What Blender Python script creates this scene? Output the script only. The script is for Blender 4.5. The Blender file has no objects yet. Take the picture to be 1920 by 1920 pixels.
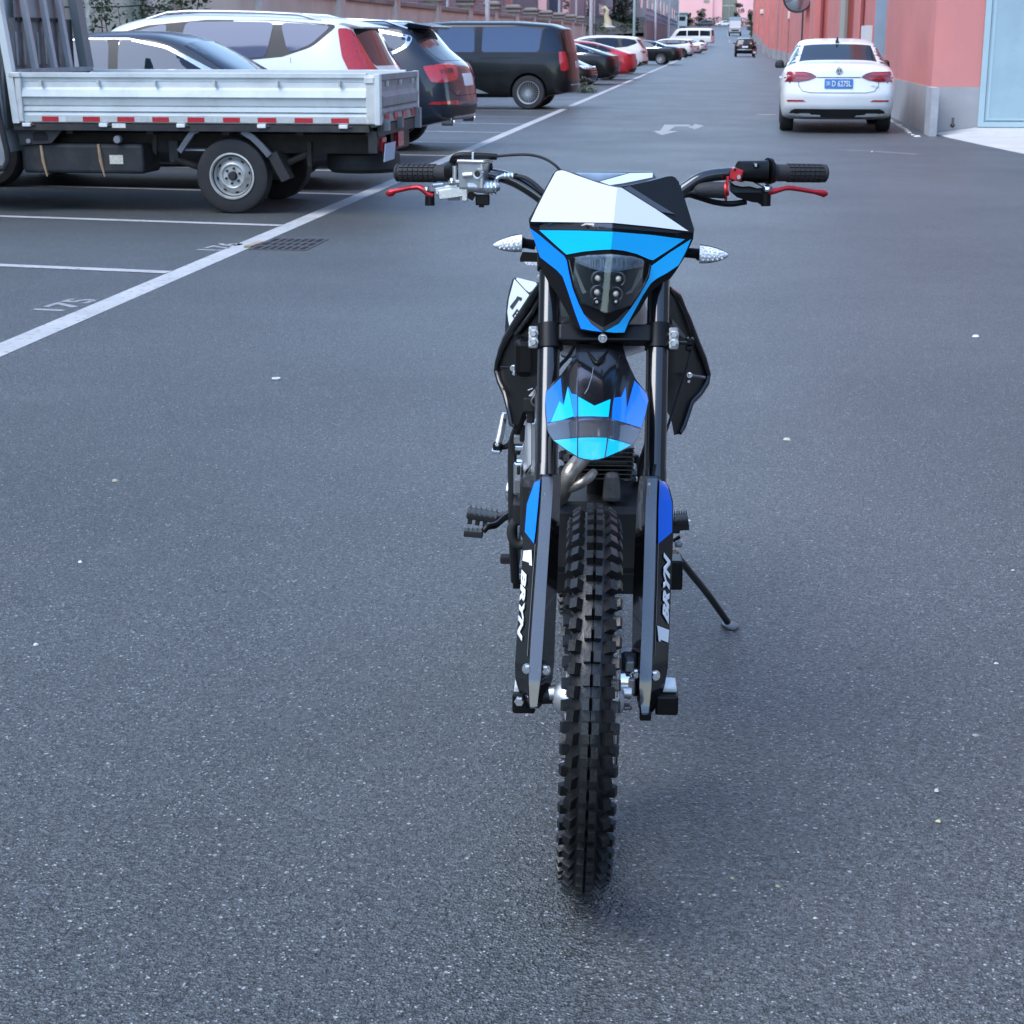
import bpy, bmesh, math, random
from mathutils import Vector, Matrix
from mathutils.bvhtree import BVHTree
from math import radians as R, sin, cos, tan, pi, sqrt, atan2
random.seed(7)
SC = bpy.context.scene
COL = SC.collection
# ------------------------------------------------------------ camera, sky, sun, exposure
F_PX, CXY, CAM_H = 3170.0, 960.0, 1.43          # focal length in photo pixels, principal point, eye height
PITCH, YAW = math.atan(884.0 / 3170.0), R(6.8957)  # road runs along +Y
cd = bpy.data.cameras.new('camera'); cam = bpy.data.objects.new('camera', cd); COL.objects.link(cam)
cam.location = (0, 0, CAM_H)
cam.rotation_euler = (pi / 2 - PITCH, 0, YAW)
cd.sensor_fit = 'HORIZONTAL'; cd.sensor_width = 36.0; cd.lens = 36.0 * F_PX / 1920.0
cd.clip_start = 0.05; cd.clip_end = 3000
cd.dof.use_dof = True; cd.dof.focus_distance = 3.0; cd.dof.aperture_fstop = 30
SC.camera = cam
W = bpy.data.worlds.new('World'); SC.world = W; W.use_nodes = True
SUN_EL, SUN_AZ = R(54), R(230)                 # azimuth clockwise from +Y (road direction)
nt = W.node_tree; nt.nodes.clear()
sky = nt.nodes.new('ShaderNodeTexSky'); sky.sky_type = 'NISHITA'; sky.sun_disc = False
sky.sun_elevation = SUN_EL; sky.sun_rotation = SUN_AZ
sky.air_density = 1.0; sky.dust_density = 0.2; sky.ozone_density = 0.9
bg = nt.nodes.new('ShaderNodeBackground'); bg.inputs[1].default_value = 0.15
wo = nt.nodes.new('ShaderNodeOutputWorld')
nt.links.new(sky.outputs[0], bg.inputs[0]); nt.links.new(bg.outputs[0], wo.inputs[0])
sd = bpy.data.lights.new('sun', 'SUN'); so = bpy.data.objects.new('sun', sd); COL.objects.link(so)
sd.energy = 1.0; sd.angle = R(42); sd.color = (1.0, 0.985, 0.96)
_d = Vector((sin(SUN_AZ) * cos(SUN_EL), cos(SUN_AZ) * cos(SUN_EL), sin(SUN_EL)))
so.rotation_euler = _d.to_track_quat('Z', 'Y').to_euler()
so.location = (-30, 0, 60)
SC.view_settings.view_transform = 'Standard'; SC.view_settings.look = 'None'
SC.view_settings.gamma = 1.0; SC.view_settings.use_curve_mapping = False
SC.view_settings.exposure = 1.72
SC.cycles.max_bounces = 8; SC.cycles.transparent_max_bounces = 12; SC.cycles.caustics_reflective = False

# ------------------------------------------------------------ helpers
FWD = Vector((-sin(YAW) * cos(PITCH), cos(YAW) * cos(PITCH), -sin(PITCH)))
RGT = Vector((cos(YAW), sin(YAW), 0)); UPV = RGT.cross(FWD)
EYE = Vector((0, 0, CAM_H))
def ray(x, y): return (FWD * F_PX + RGT * (x - CXY) + UPV * (CXY - y)).normalized()
def ground_at(x, y, z=0.0):
    d = ray(x, y); return EYE + d * ((z - CAM_H) / d.z)

class MB:
    """collects shapes into one mesh"""
    def __init__(s): s.v = []; s.f = []; s.m = []; s.smooth = []
    def add(s, vs, fs, mi=0, sm=False):
        o = len(s.v); s.v += [tuple(p) for p in vs]
        for f in fs: s.f.append(tuple(i + o for i in f)); s.m.append(mi); s.smooth.append(sm)
        return s
    def box(s, c, size, rot=None, mi=0, taper=None):
        hx, hy, hz = size[0] / 2, size[1] / 2, size[2] / 2
        vs = [Vector((x * hx, y * hy, z * hz)) for z in (-1, 1) for x, y in ((-1, -1), (1, -1), (1, 1), (-1, 1))]
        if taper:
            for v in vs[4:]: v.x *= taper[0]; v.y *= taper[1]
        if rot is not None:
            vs = [rot @ v for v in vs]
        vs = [v + Vector(c) for v in vs]
        return s.add(vs, [(3, 2, 1, 0), (4, 5, 6, 7), (0, 1, 5, 4), (1, 2, 6, 5), (2, 3, 7, 6), (3, 0, 4, 7)], mi)
    def b2(s, lo, hi, mi=0):
        return s.box([(a + b) / 2 for a, b in zip(lo, hi)], [abs(b - a) for a, b in zip(lo, hi)], None, mi)
    def tube(s, path, r, seg=10, mi=0, cap=True, sm=True):
        P = [Vector(p) for p in path]; n = len(P)
        rr = r if isinstance(r, (list, tuple)) else [r] * n
        vs = []; prev = None
        for i, p in enumerate(P):
            t = (P[min(i + 1, n - 1)] - P[max(i - 1, 0)]).normalized()
            if prev is None:
                a = Vector((0, 0, 1)) if abs(t.z) < .9 else Vector((1, 0, 0))
                u = t.cross(a).normalized()
            else:
                u = (prev - t * prev.dot(t)).normalized()
            prev = u; w = t.cross(u)
            for k in range(seg):
                an = 2 * pi * k / seg
                vs.append(p + (u * cos(an) + w * sin(an)) * rr[i])
        fs = [(i * seg + k, i * seg + (k + 1) % seg, (i + 1) * seg + (k + 1) % seg, (i + 1) * seg + k) for i in range(n - 1) for k in range(seg)]
        s.add(vs, fs, mi, sm)
        if cap:
            s.add(vs[:seg], [tuple(reversed(range(seg)))], mi); s.add(vs[-seg:], [tuple(range(seg))], mi)
        return s
    def cyl(s, a, b, r, seg=16, mi=0, r2=None): return s.tube([a, b], [r, r if r2 is None else r2], seg, mi)
    def lathe(s, prof, M, seg=32, mi=0, sm=True, closed=False):
        """prof: (radius, height along local z); M: matrix"""
        n = len(prof); vs = []
        for k in range(seg):
            a = 2 * pi * k / seg
            for r_, h in prof: vs.append(M @ Vector((r_ * cos(a), r_ * sin(a), h)))
        fs = []
        for k in range(seg):
            k2 = (k + 1) % seg
            for i in range(n - 1 + (1 if closed else 0)):
                j = (i + 1) % n
                fs.append((k * n + i, k2 * n + i, k2 * n + j, k * n + j))
        return s.add(vs, fs, mi, sm)
    def prism(s, poly, h0, h1, M=None, mi=0):
        """poly in local xy extruded along z from h0 to h1"""
        n = len(poly); M = M or Matrix()
        vs = [M @ Vector((x, y, h0)) for x, y in poly] + [M @ Vector((x, y, h1)) for x, y in poly]
        fs = [tuple(reversed(range(n))), tuple(range(n, 2 * n))] + [(i, (i + 1) % n, n + (i + 1) % n, n + i) for i in range(n)]
        return s.add(vs, fs, mi)
    def rows(s, rings, mi=0, sm=True, close=False, caps=False):
        n = len(rings[0]); vs = [p for r_ in rings for p in r_]; fs = []
        for i in range(len(rings) - 1):
            for k in range(n if close else n - 1):
                fs.append((i * n + k, i * n + (k + 1) % n, (i + 1) * n + (k + 1) % n, (i + 1) * n + k))
        s.add(vs, fs, mi, sm)
        if caps:
            s.add(rings[0], [tuple(reversed(range(n)))], mi); s.add(rings[-1], [tuple(range(n))], mi)
        return s
    def mesh(s, name, mats, fix=True, angle=35):
        me = bpy.data.meshes.new(name); me.from_pydata(s.v, [], s.f)
        for m in (mats if isinstance(mats, (list, tuple)) else [mats]): me.materials.append(m)
        me.polygons.foreach_set('material_index', s.m)
        me.polygons.foreach_set('use_smooth', s.smooth)
        if fix:
            bm = bmesh.new(); bm.from_mesh(me); bmesh.ops.remove_doubles(bm, verts=bm.verts, dist=1e-6)
            bmesh.ops.recalc_face_normals(bm, faces=bm.faces); bm.to_mesh(me); bm.free()
        if any(s.smooth): me.set_sharp_from_angle(angle=R(angle))
        me.update(); return me
    def build(s, name, mats, parent=None, fix=True, angle=35, origin=None):
        if origin is not None:
            o_ = Vector(origin); s.v = [tuple(Vector(p) - o_) for p in s.v]
        return link(name, s.mesh(name, mats, fix, angle), parent)

def link(name, me, parent=None):
    o = bpy.data.objects.new(name, me); COL.objects.link(o)
    if parent is not None: o.parent = parent
    return o
def tag(o, label, cat, group=None):
    o['label'] = label; o['category'] = cat
    if group: o['group'] = group
    return o
def thing(name, label, cat, loc=(0, 0, 0), rz=0.0, group=None):
    o = bpy.data.objects.new(name, None); COL.objects.link(o)
    o.location = loc; o.rotation_euler = (0, 0, rz); o.empty_display_size = .2
    return tag(o, label, cat, group)
def struct(name, mb, m, kind='structure'):
    o = mb.build(name, m); o['kind'] = kind; return o
def copy_tree(o, parent=None):
    c = o.copy(); COL.objects.link(c)
    if parent is not None: c.parent = parent
    for ch in list(o.children): copy_tree(ch, c)
    return c
def bev(o, w=.004, seg=2):
    m = o.modifiers.new('bevel', 'BEVEL'); m.width = w; m.segments = seg; m.limit_method = 'ANGLE'; m.angle_limit = R(40)
    return o

# ------------------------------------------------------------ materials
MATS = {}
def mat(name, col, rough=.5, metal=0.0, noise=0.0, nscale=6.0, bump=0.0, bscale=60.0, coat=0.0, ior=1.5, trans=0.0, alpha=1.0, emit=0.0, rnoise=0.0, dirt=None, dscale=2.0, spec=.5):
    if name in MATS: return MATS[name]
    m = bpy.data.materials.new(name); m.use_nodes = True; MATS[name] = m
    N = m.node_tree.nodes; L = m.node_tree.links; b = N['Principled BSDF']
    b.inputs['Base Color'].default_value = (*col, 1); b.inputs['Roughness'].default_value = rough
    b.inputs['Metallic'].default_value = metal; b.inputs['IOR'].default_value = ior
    b.inputs['Coat Weight'].default_value = coat; b.inputs['Coat Roughness'].default_value = .03
    b.inputs['Transmission Weight'].default_value = trans; b.inputs['Alpha'].default_value = alpha
    b.inputs['Specular IOR Level'].default_value = spec
    if emit: b.inputs['Emission Color'].default_value = (*col, 1); b.inputs['Emission Strength'].default_value = emit
    if noise or bump or rnoise or dirt:
        tc = N.new('ShaderNodeTexCoord')
    src = None
    if noise:
        t = N.new('ShaderNodeTexNoise'); t.inputs['Scale'].default_value = nscale; t.inputs['Detail'].default_value = 6
        L.new(tc.outputs['Object'], t.inputs['Vector'])
        rp = N.new('ShaderNodeMapRange'); rp.inputs['From Min'].default_value = .3; rp.inputs['From Max'].default_value = .7
        rp.inputs['To Min'].default_value = 1 - noise; rp.inputs['To Max'].default_value = 1 + noise
        L.new(t.outputs['Fac'], rp.inputs['Value'])
        mx = N.new('ShaderNodeMix'); mx.data_type = 'RGBA'; mx.blend_type = 'MULTIPLY'; mx.inputs['Factor'].default_value = 1
        mx.inputs['A'].default_value = (*col, 1); L.new(rp.outputs['Result'], mx.inputs['B'])
        src = mx.outputs['Result']
    if dirt:
        t2 = N.new('ShaderNodeTexNoise'); t2.inputs['Scale'].default_value = dscale; t2.inputs['Detail'].default_value = 9; t2.inputs['Roughness'].default_value = .65
        L.new(tc.outputs['Object'], t2.inputs['Vector'])
        r2 = N.new('ShaderNodeMapRange'); r2.inputs['From Min'].default_value = .5; r2.inputs['From Max'].default_value = .72
        r2.inputs['To Max'].default_value = dirt[3]
        L.new(t2.outputs['Fac'], r2.inputs['Value'])
        m2 = N.new('ShaderNodeMix'); m2.data_type = 'RGBA'; L.new(r2.outputs['Result'], m2.inputs['Factor'])
        if src is not None: L.new(src, m2.inputs['A'])
        else: m2.inputs['A'].default_value = (*col, 1)
        m2.inputs['B'].default_value = (*dirt[:3], 1); src = m2.outputs['Result']
    if src is not None: L.new(src, b.inputs['Base Color'])
    if rnoise:
        t3 = N.new('ShaderNodeTexNoise'); t3.inputs['Scale'].default_value = nscale * 1.7; t3.inputs['Detail'].default_value = 5
        L.new(tc.outputs['Object'], t3.inputs['Vector'])
        r3 = N.new('ShaderNodeMapRange'); r3.inputs['From Min'].default_value = .3; r3.inputs['From Max'].default_value = .7
        r3.inputs['To Min'].default_value = max(.02, rough - rnoise); r3.inputs['To Max'].default_value = min(1, rough + rnoise)
        L.new(t3.outputs['Fac'], r3.inputs['Value']); L.new(r3.outputs['Result'], b.inputs['Roughness'])
    if bump:
        t4 = N.new('ShaderNodeTexNoise'); t4.inputs['Scale'].default_value = bscale; t4.inputs['Detail'].default_value = 4
        L.new(tc.outputs['Object'], t4.inputs['Vector'])
        bp = N.new('ShaderNodeBump'); bp.inputs['Strength'].default_value = bump; bp.inputs['Distance'].default_value = .01
        L.new(t4.outputs['Fac'], bp.inputs['Height']); L.new(bp.outputs['Normal'], b.inputs['Normal'])
    return m

def asphalt_material():
    m = bpy.data.materials.new('asphalt'); m.use_nodes = True
    N = m.node_tree.nodes; L = m.node_tree.links; b = N['Principled BSDF']
    g = N.new('ShaderNodeNewGeometry'); pos = g.outputs['Position']
    def noise(scale, det=3, rough=.5):
        t = N.new('ShaderNodeTexNoise'); t.inputs['Scale'].default_value = scale; t.inputs['Detail'].default_value = det
        t.inputs['Roughness'].default_value = rough; L.new(pos, t.inputs['Vector']); return t.outputs['Fac']
    def rng(v, a, b_, c, d):
        r = N.new('ShaderNodeMapRange'); r.inputs['From Min'].default_value = a; r.inputs['From Max'].default_value = b_
        r.inputs['To Min'].default_value = c; r.inputs['To Max'].default_value = d; L.new(v, r.inputs['Value']); return r.outputs['Result']
    def mul(a, b_):
        x = N.new('ShaderNodeMath'); x.operation = 'MULTIPLY'; L.new(a, x.inputs[0])
        if isinstance(b_, float): x.inputs[1].default_value = b_
        else: L.new(b_, x.inputs[1])
        return x.outputs[0]
    def vor(scale):
        v = N.new('ShaderNodeTexVoronoi'); v.inputs['Scale'].default_value = scale; L.new(pos, v.inputs['Vector']); return v
    v1 = vor(210); v2 = vor(95); v3 = vor(42)
    sep = N.new('ShaderNodeSeparateColor'); L.new(v1.outputs['Color'], sep.inputs[0])
    tone = rng(sep.outputs['Red'], 0, 1, .22, 1.85)                    # each aggregate grain its own tone
    large = mul(rng(noise(.32, 4), .33, .67, .78, 1.18), rng(noise(1.9, 5, .6), .3, .7, .95, 1.05))
    large = mul(large, mul(rng(noise(14, 4), .3, .7, .95, 1.05), rng(noise(75, 3), .3, .7, .60, 1.40)))
    val = mul(mul(tone, large), .072)
    cb = N.new('ShaderNodeCombineColor'); L.new(mul(val, .90), cb.inputs[0]); L.new(val, cb.inputs[1]); L.new(mul(val, 1.02), cb.inputs[2])
    # pale stones: rare grains of two sizes
    def specks(v, thr, rad):
        s_ = N.new('ShaderNodeSeparateColor'); L.new(v.outputs['Color'], s_.inputs[0])
        a = rng(s_.outputs['Green'], thr, thr + .01, 0, 1)
        c = rng(v.outputs['Distance'], rad, rad * .7, 0, 1)
        return mul(a, c)
    f1 = specks(v1, .962, .60); f2 = specks(v2, .972, .42); f3 = specks(v3, .988, .20)
    mx1 = N.new('ShaderNodeMath'); mx1.operation = 'MAXIMUM'; L.new(f1, mx1.inputs[0]); L.new(f2, mx1.inputs[1])
    mx2 = N.new('ShaderNodeMath'); mx2.operation = 'MAXIMUM'; L.new(mx1.outputs[0], mx2.inputs[0]); L.new(f3, mx2.inputs[1])
    fac = mul(mx2.outputs[0], rng(noise(40, 2), .3, .6, .45, 1.0))
    mix = N.new('ShaderNodeMix'); mix.data_type = 'RGBA'; L.new(fac, mix.inputs['Factor']); L.new(cb.outputs[0], mix.inputs['A'])
    mix.inputs['B'].default_value = (.42, .43, .43, 1)
    # pale dust scuffs
    sc = mul(rng(noise(.55, 7, .62), .56, .72, 0, .34), rng(noise(9, 4), .35, .6, 0, 1))
    mix2 = N.new('ShaderNodeMix'); mix2.data_type = 'RGBA'; L.new(sc, mix2.inputs['Factor']); L.new(mix.outputs['Result'], mix2.inputs['A'])
    mix2.inputs['B'].default_value = (.16, .158, .155, 1)
    L.new(mix2.outputs['Result'], b.inputs['Base Color'])
    L.new(rng(noise(.8, 4), .3, .7, .43, .51), b.inputs['Roughness'])
    b.inputs['Specular IOR Level'].default_value = .75
    hsum = N.new('ShaderNodeMath'); hsum.operation = 'ADD'
    L.new(mul(v1.outputs['Distance'], .8), hsum.inputs[0]); L.new(mul(noise(160, 3), 1.0), hsum.inputs[1])
    h2 = N.new('ShaderNodeMath'); h2.operation = 'ADD'; L.new(hsum.outputs[0], h2.inputs[0]); L.new(mul(v2.outputs['Distance'], .7), h2.inputs[1])
    bp = N.new('ShaderNodeBump'); bp.inputs['Strength'].default_value = 1.0; bp.inputs['Distance'].default_value = .006
    L.new(h2.outputs[0], bp.inputs['Height']); L.new(bp.outputs['Normal'], b.inputs['Normal'])
    return m

def paint_line_material(name, col, wear):
    """road paint worn through to the asphalt"""
    m = bpy.data.materials.new(name); m.use_nodes = True
    N = m.node_tree.nodes; L = m.node_tree.links; b = N['Principled BSDF']
    g = N.new('ShaderNodeNewGeometry')
    t = N.new('ShaderNodeTexNoise'); t.inputs['Scale'].default_value = 22; t.inputs['Detail'].default_value = 8; t.inputs['Roughness'].default_value = .7
    L.new(g.outputs['Position'], t.inputs['Vector'])
    r = N.new('ShaderNodeMapRange'); r.inputs['From Min'].default_value = wear; r.inputs['From Max'].default_value = wear + .12
    L.new(t.outputs['Fac'], r.inputs['Value'])
    t2 = N.new('ShaderNodeTexNoise'); t2.inputs['Scale'].default_value = 3; t2.inputs['Detail'].default_value = 6
    L.new(g.outputs['Position'], t2.inputs['Vector'])
    r2 = N.new('ShaderNodeMapRange'); r2.inputs['From Min'].default_value = .3; r2.inputs['From Max'].default_value = .7
    r2.inputs['To Min'].default_value = .82; r2.inputs['To Max'].default_value = 1.08; L.new(t2.outputs['Fac'], r2.inputs['Value'])
    m1 = N.new('ShaderNodeMix'); m1.data_type = 'RGBA'; m1.blend_type = 'MULTIPLY'; m1.inputs['Factor'].default_value = 1
    m1.inputs['A'].default_value = (*col, 1); L.new(r2.outputs['Result'], m1.inputs['B'])
    mx = N.new('ShaderNodeMix'); mx.data_type = 'RGBA'; L.new(r.outputs['Result'], mx.inputs['Factor'])
    L.new(m1.outputs['Result'], mx.inputs['A']); mx.inputs['B'].default_value = (.075, .078, .082, 1)
    L.new(mx.outputs['Result'], b.inputs['Base Color']); b.inputs['Roughness'].default_value = .6
    bp = N.new('ShaderNodeBump'); bp.inputs['Strength'].default_value = .35; bp.inputs['Distance'].default_value = .004
    t3 = N.new('ShaderNodeTexNoise'); t3.inputs['Scale'].default_value = 120; L.new(g.outputs['Position'], t3.inputs['Vector'])
    L.new(t3.outputs['Fac'], bp.inputs['Height']); L.new(bp.outputs['Normal'], b.inputs['Normal'])
    return m

ASPH = asphalt_material()
LINE = paint_line_material('line_paint', (.47, .47, .46), .56)
LINE_OLD = paint_line_material('worn_line_paint', (.34, .34, .34), .52)
LINE_THIN = paint_line_material('scuffed_line_paint', (.2, .2, .2), .47)
concrete = mat('pale_concrete', (.52, .5, .48), .85, noise=.12, nscale=3, bump=.3, bscale=40, dirt=(.3, .29, .27, .5), dscale=1.5)
wall_conc = mat('wall_render', (.74, .71, .57), .9, noise=.1, nscale=.8, bump=.2, bscale=30, dirt=(.52, .48, .40, .6), dscale=.55)
wall_pil = mat('pilaster_render', (.72, .69, .62), .9, noise=.1, nscale=1.2, bump=.2, bscale=30, dirt=(.3, .27, .24, .6), dscale=.9)
cap_mat = mat('coping_stone', (.36, .32, .28), .9, noise=.16, nscale=1.5, bump=.3, bscale=25, dirt=(.16, .15, .14, .7), dscale=.8)
pink = mat('pink_render', (.64, .215, .185), .48, spec=.8, rnoise=.08, noise=.08, nscale=.7, bump=.15, bscale=60, dirt=(.50, .20, .185, .6), dscale=.45)
pink2 = mat('sunlit_pink_render', (.86, .47, .47), .88, noise=.05, nscale=.2)  # brightness of the sunlit far wall put into a lighter pink
plinth = mat('grey_plinth', (.32, .32, .33), .85, noise=.12, nscale=1.1, bump=.25, bscale=40, dirt=(.42, .43, .45, .55), dscale=.8)
teal = mat('teal_door_paint', (.31, .43, .47), .45, noise=.05, nscale=2, dirt=(.24, .34, .38, .7), dscale=1.3)
teal2 = mat('teal_frame_paint', (.37, .50, .54), .5, noise=.05, nscale=2)
grey_metal = mat('galvanised', (.55, .56, .57), .45, .6, noise=.1, nscale=12)
white_pole = mat('white_pole_paint', (.68, .7, .7), .5, noise=.08, nscale=5)
dark_glass = mat('dark_glass', (.012, .014, .017), .04, ior=1.75, spec=.7)
rubber = mat('rubber', (.022, .022, .024), .72, noise=.15, nscale=18, bump=.15, bscale=200)
black_plastic = mat('black_plastic', (.012, .012, .013), .42, bump=.06, bscale=400, noise=.1, nscale=30)
leaf = mat('leaf', (.055, .10, .035), .6, noise=.45, nscale=5)
leaf_dk = mat('dark_leaf', (.030, .055, .028), .65, noise=.5, nscale=.8)
bark = mat('bark', (.12, .09, .065), .9, noise=.3, nscale=12, bump=.5, bscale=40)

# ------------------------------------------------------------ the ground
def gz(Y):
    return 0.0 if Y < 165 else .0163 * (Y - 165) * min(1.0, (Y - 165) / 40)
g = MB(); ys = [-60, 0, 40, 80, 120, 150, 165, 175, 185, 195, 205, 225, 260, 300, 350, 400, 450, 500, 560, 700]
for i, y in enumerate(ys[:-1]):
    y2 = ys[i + 1]; g.add([(-140, y, gz(y)), (140, y, gz(y)), (140, y2, gz(y2)), (-140, y2, gz(y2))], [(0, 1, 2, 3)])
struct('ground', g, ASPH)
def strip(name, pts, w, m, z=.002, kind='structure'):
    mb = MB(); P = [Vector((p[0], p[1], 0)) for p in pts]
    L_, R_ = [], []
    for i, p in enumerate(P):
        t = (P[min(i + 1, len(P) - 1)] - P[max(i - 1, 0)]).normalized(); n = Vector((-t.y, t.x, 0)) * w / 2
        L_.append(p + n + Vector((0, 0, gz(p.y) + z))); R_.append(p - n + Vector((0, 0, gz(p.y) + z)))
    mb.rows([L_, R_], sm=False); o = mb.build(name, m); o['kind'] = kind; return o
EX = -3.40
strip('edge_line', [(EX, y) for y in (-20, 10, 40, 80, 120, 165, 175, 185, 195, 205, 215)], .155, LINE)
y0 = 10.47
for k in range(-3, 58):
    yy = 10.47 + 2.86 * k if k < 6 else 27.65 + 2.86 * (k - 6)
    strip('stall_line', [(EX - .08, yy + .016), (EX - 5.4, yy + .95)], .115, LINE if k < 8 else LINE_OLD, .0035)
# turn arrow in the carriageway, one faded
ar = MB()
for poly in ([(-1.11, 28.35), (-.92, 27.2), (-.70, 28.45), (-.86, 28.55), (-.80, 30.0), (-.55, 30.05), (-.55, 30.7), (-1.0, 30.7), (-1.0, 28.6)],
             [(-.55, 30.2), (-.50, 30.2), (-.47, 31.0), (-.30, 30.3), (-.46, 28.9), (-.48, 29.5), (-.55, 29.55)]):
    ar.add([(x, y, .002) for x, y in poly], [tuple(range(len(poly)))])
struct('turn_arrow', ar, LINE_OLD)
strip('bay_mark', [(.70, 35.1), (1.05, 35.13)], .30, LINE_OLD)
strip('scuff_mark', [(1.55, 23.75), (2.05, 23.5), (2.55, 22.9)], .16, LINE_THIN, .002)
strip('centre_line', [(.72, 236), (.72, 262)], .2, LINE_OLD); strip('centre_line', [(.62, 285), (.62, 330)], .2, LINE_OLD)
# bay numbers
def text_mesh(txt, size, shear=0.0, bold=0.0, extrude=0.0):
    cu = bpy.data.curves.new('lettering', 'FONT'); cu.body = txt; cu.size = size; cu.shear = shear; cu.offset = bold; cu.extrude = extrude
    cu.align_x = 'CENTER'; cu.align_y = 'CENTER'; cu.resolution_u = 3
    o = bpy.data.objects.new('lettering', cu); COL.objects.link(o)
    dg = bpy.context.evaluated_depsgraph_get(); me = bpy.data.meshes.new_from_object(o.evaluated_get(dg))
    bpy.data.objects.remove(o); me.name = 'lettering'; return me
for txt, px, py in (('176', 414, 464), ('175', 124, 573)):
    me = text_mesh(txt, .30, 0, .008); me.materials.append(LINE_OLD)
    o = link('bay_number', me); p = ground_at(px, py)
    o.location = (p.x, p.y, .002); o.rotation_euler = (0, 0, R(82)); o.scale = (1.15, .85, 1); o['kind'] = 'structure'
# drain grate let into the edge of the carriageway
dg_ = thing('drain_grate', 'rectangular iron drain grate with slots beside the white edge line', 'drain grate', (-3.09, 12.08, 0))
iron = mat('cast_iron', (.085, .085, .09), .6, .3, noise=.2, nscale=20, bump=.2, bscale=80)
slot = mat('slot_black', (.004, .004, .005), .9)
GW, GL_ = .19, .33
mb = MB(); mb.b2((-GW, -GL_, -.01), (GW, GL_, .003)); mb.build('pit', slot, dg_)
mb = MB(); mb.b2((-GW - .02, -GL_ - .02, 0), (-GW, GL_ + .02, .006)); mb.b2((GW, -GL_ - .02, 0), (GW + .02, GL_ + .02, .006)); mb.b2((-GW, -GL_ - .02, 0), (GW, -GL_, .0058)); mb.b2((-GW, GL_, 0), (GW, GL_ + .02, .0058))
fr = mb.build('frame', iron, dg_)
for j in range(6):
    mb = MB(); x = -GW + 2 * GW * (j + 1) / 7; mb.b2((x - .009, -GL_, .002), (x + .009, GL_, .0055)); mb.build('grate_bar', iron, dg_)
for j in range(2):
    mb = MB(); y = -GL_ + 2 * GL_ * (j + 1) / 3; mb.b2((-GW, y - .02, .002), (GW, y + .02, .0052)); mb.build('cross_bar', iron, dg_)
mb = MB(); mb.box((-.235, -.10, .010), (.05, .30, .014), Matrix.Rotation(R(-4), 3, 'Z')); mb.build('kerb_lip', mat('rusty_concrete', (.35, .27, .2), .9, noise=.3, nscale=15), dg_)

# ------------------------------------------------------------ left boundary wall
WX = -9.3
lw = thing('boundary_wall', 'long beige rendered boundary wall behind the parked cars', 'wall', (WX, 60, 0))
mb = MB(); mb.b2((-.25, -120, 0), (0, 58.3, 2.38)); mb.build('wall_panel', wall_conc, lw)
mb = MB(); mb.b2((-.31, -120, 2.38), (.07, 58.3, 2.52)); bev(mb.build('coping', cap_mat, lw), .02)
pm = MB(); pm.b2((-.32, -.30, 0), (.13, .30, 2.66)); pme = pm.mesh('pilaster', wall_pil)
cm = MB(); cm.box((-.09, 0, 2.70), (.72, .95, .08)); cm.box((-.09, 0, 2.78), (.60, .80, .09)); cm.box((-.09, 0, 2.855), (.74, 1.0, .06)); cm.box((-.09, 0, 2.93), (.62, .86, .09), taper=(.8, .8))
cme = cm.mesh('pilaster_cap', cap_mat)
for k in range(13):
    p = link('pilaster', pme, lw); p.location = (0, -32.7 + 7.27 * k, 0)
    c = link('pilaster_cap', cme, p)
# sagging cable on the wall
cb = MB(); pts = []
for i in range(60):
    y = 10 + 50 * i / 59.0; t = (y % 9.0) / 9.0
    pts.append((WX + .15, y, 2.02 - .10 * 4 * t * (1 - t) - .002 * y))
cb.tube(pts, .012, 6); tag(cb.build('cable', mat('cable_black', (.02, .02, .02), .6)), 'thin black cable sagging along the beige boundary wall', 'cable')

# ------------------------------------------------------------ right row of pink buildings
def fx(Y): return 3.28 + .0068 * (Y - 28) if Y < 140 else 4.04 + .001 * (Y - 140)
BLK = [(28.2, 36.7, .9, 'teal'), (41.0, 47.2, .7, 'pipe'), (54.2, 60.6, .9, 'pink'), (72.0, 76.0, .8, 'pink'), (80.5, 101, .75, 'pink'), (111, 117, .6, 'pink'), (124, 131, .55, 'pink'), (139, 147, .55, 'pink'), (158, 166, .5, 'pink'), (180, 190, .5, 'pink'), (210, 220, .5, 'pink'), (245, 265, .5, 'pink')]
HB = 13.0
nb = thing('factory_building', 'long coral pink building with grey plinth along the right kerb', 'building', (0, 28, 0))
mw = MB(); mp = MB()
def wallbox(x0, y0, x1, y1):
    mw.b2((x0, y0 - 28, .72 + gz(y1)), (x1, y1 - 28, HB + gz(y0))); mp.b2((x0 - .012, y0 - 28 - .012, gz(y0) - .3), (x1, y1 - 28 + .012, .722 + gz(y1)))
ms = []
for i, (a, b_, dep, kind) in enumerate(BLK):
    nx = BLK[i + 1][0] if i + 1 < len(BLK) else 300
    xf = fx(a)
    m_ = MB(); m_.b2((xf, a - 28, .72 + gz(b_)), (xf + 14, b_ - 28, HB + gz(a))); m_.build('pilaster_bay', pink, nb)
    m_ = MB(); m_.b2((xf - .014, a - 28 - .014, gz(a) - .3), (xf + 13.9, b_ - 28 + .014, .722 + gz(b_))); m_.build('plinth', plinth, nb)
    m_ = MB(); m_.b2((xf + dep, b_ - 28, .72 + gz(nx)), (xf + 14, nx - 28, HB + gz(a) - .3)); m_.build('wall', pink, nb)
    m_ = MB(); m_.b2((xf + dep - .02, b_ - 28 + .02, gz(b_) - .3), (xf + 13.9, nx - 28 - .02, .724 + gz(nx))); m_.build('plinth', plinth, nb)
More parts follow.
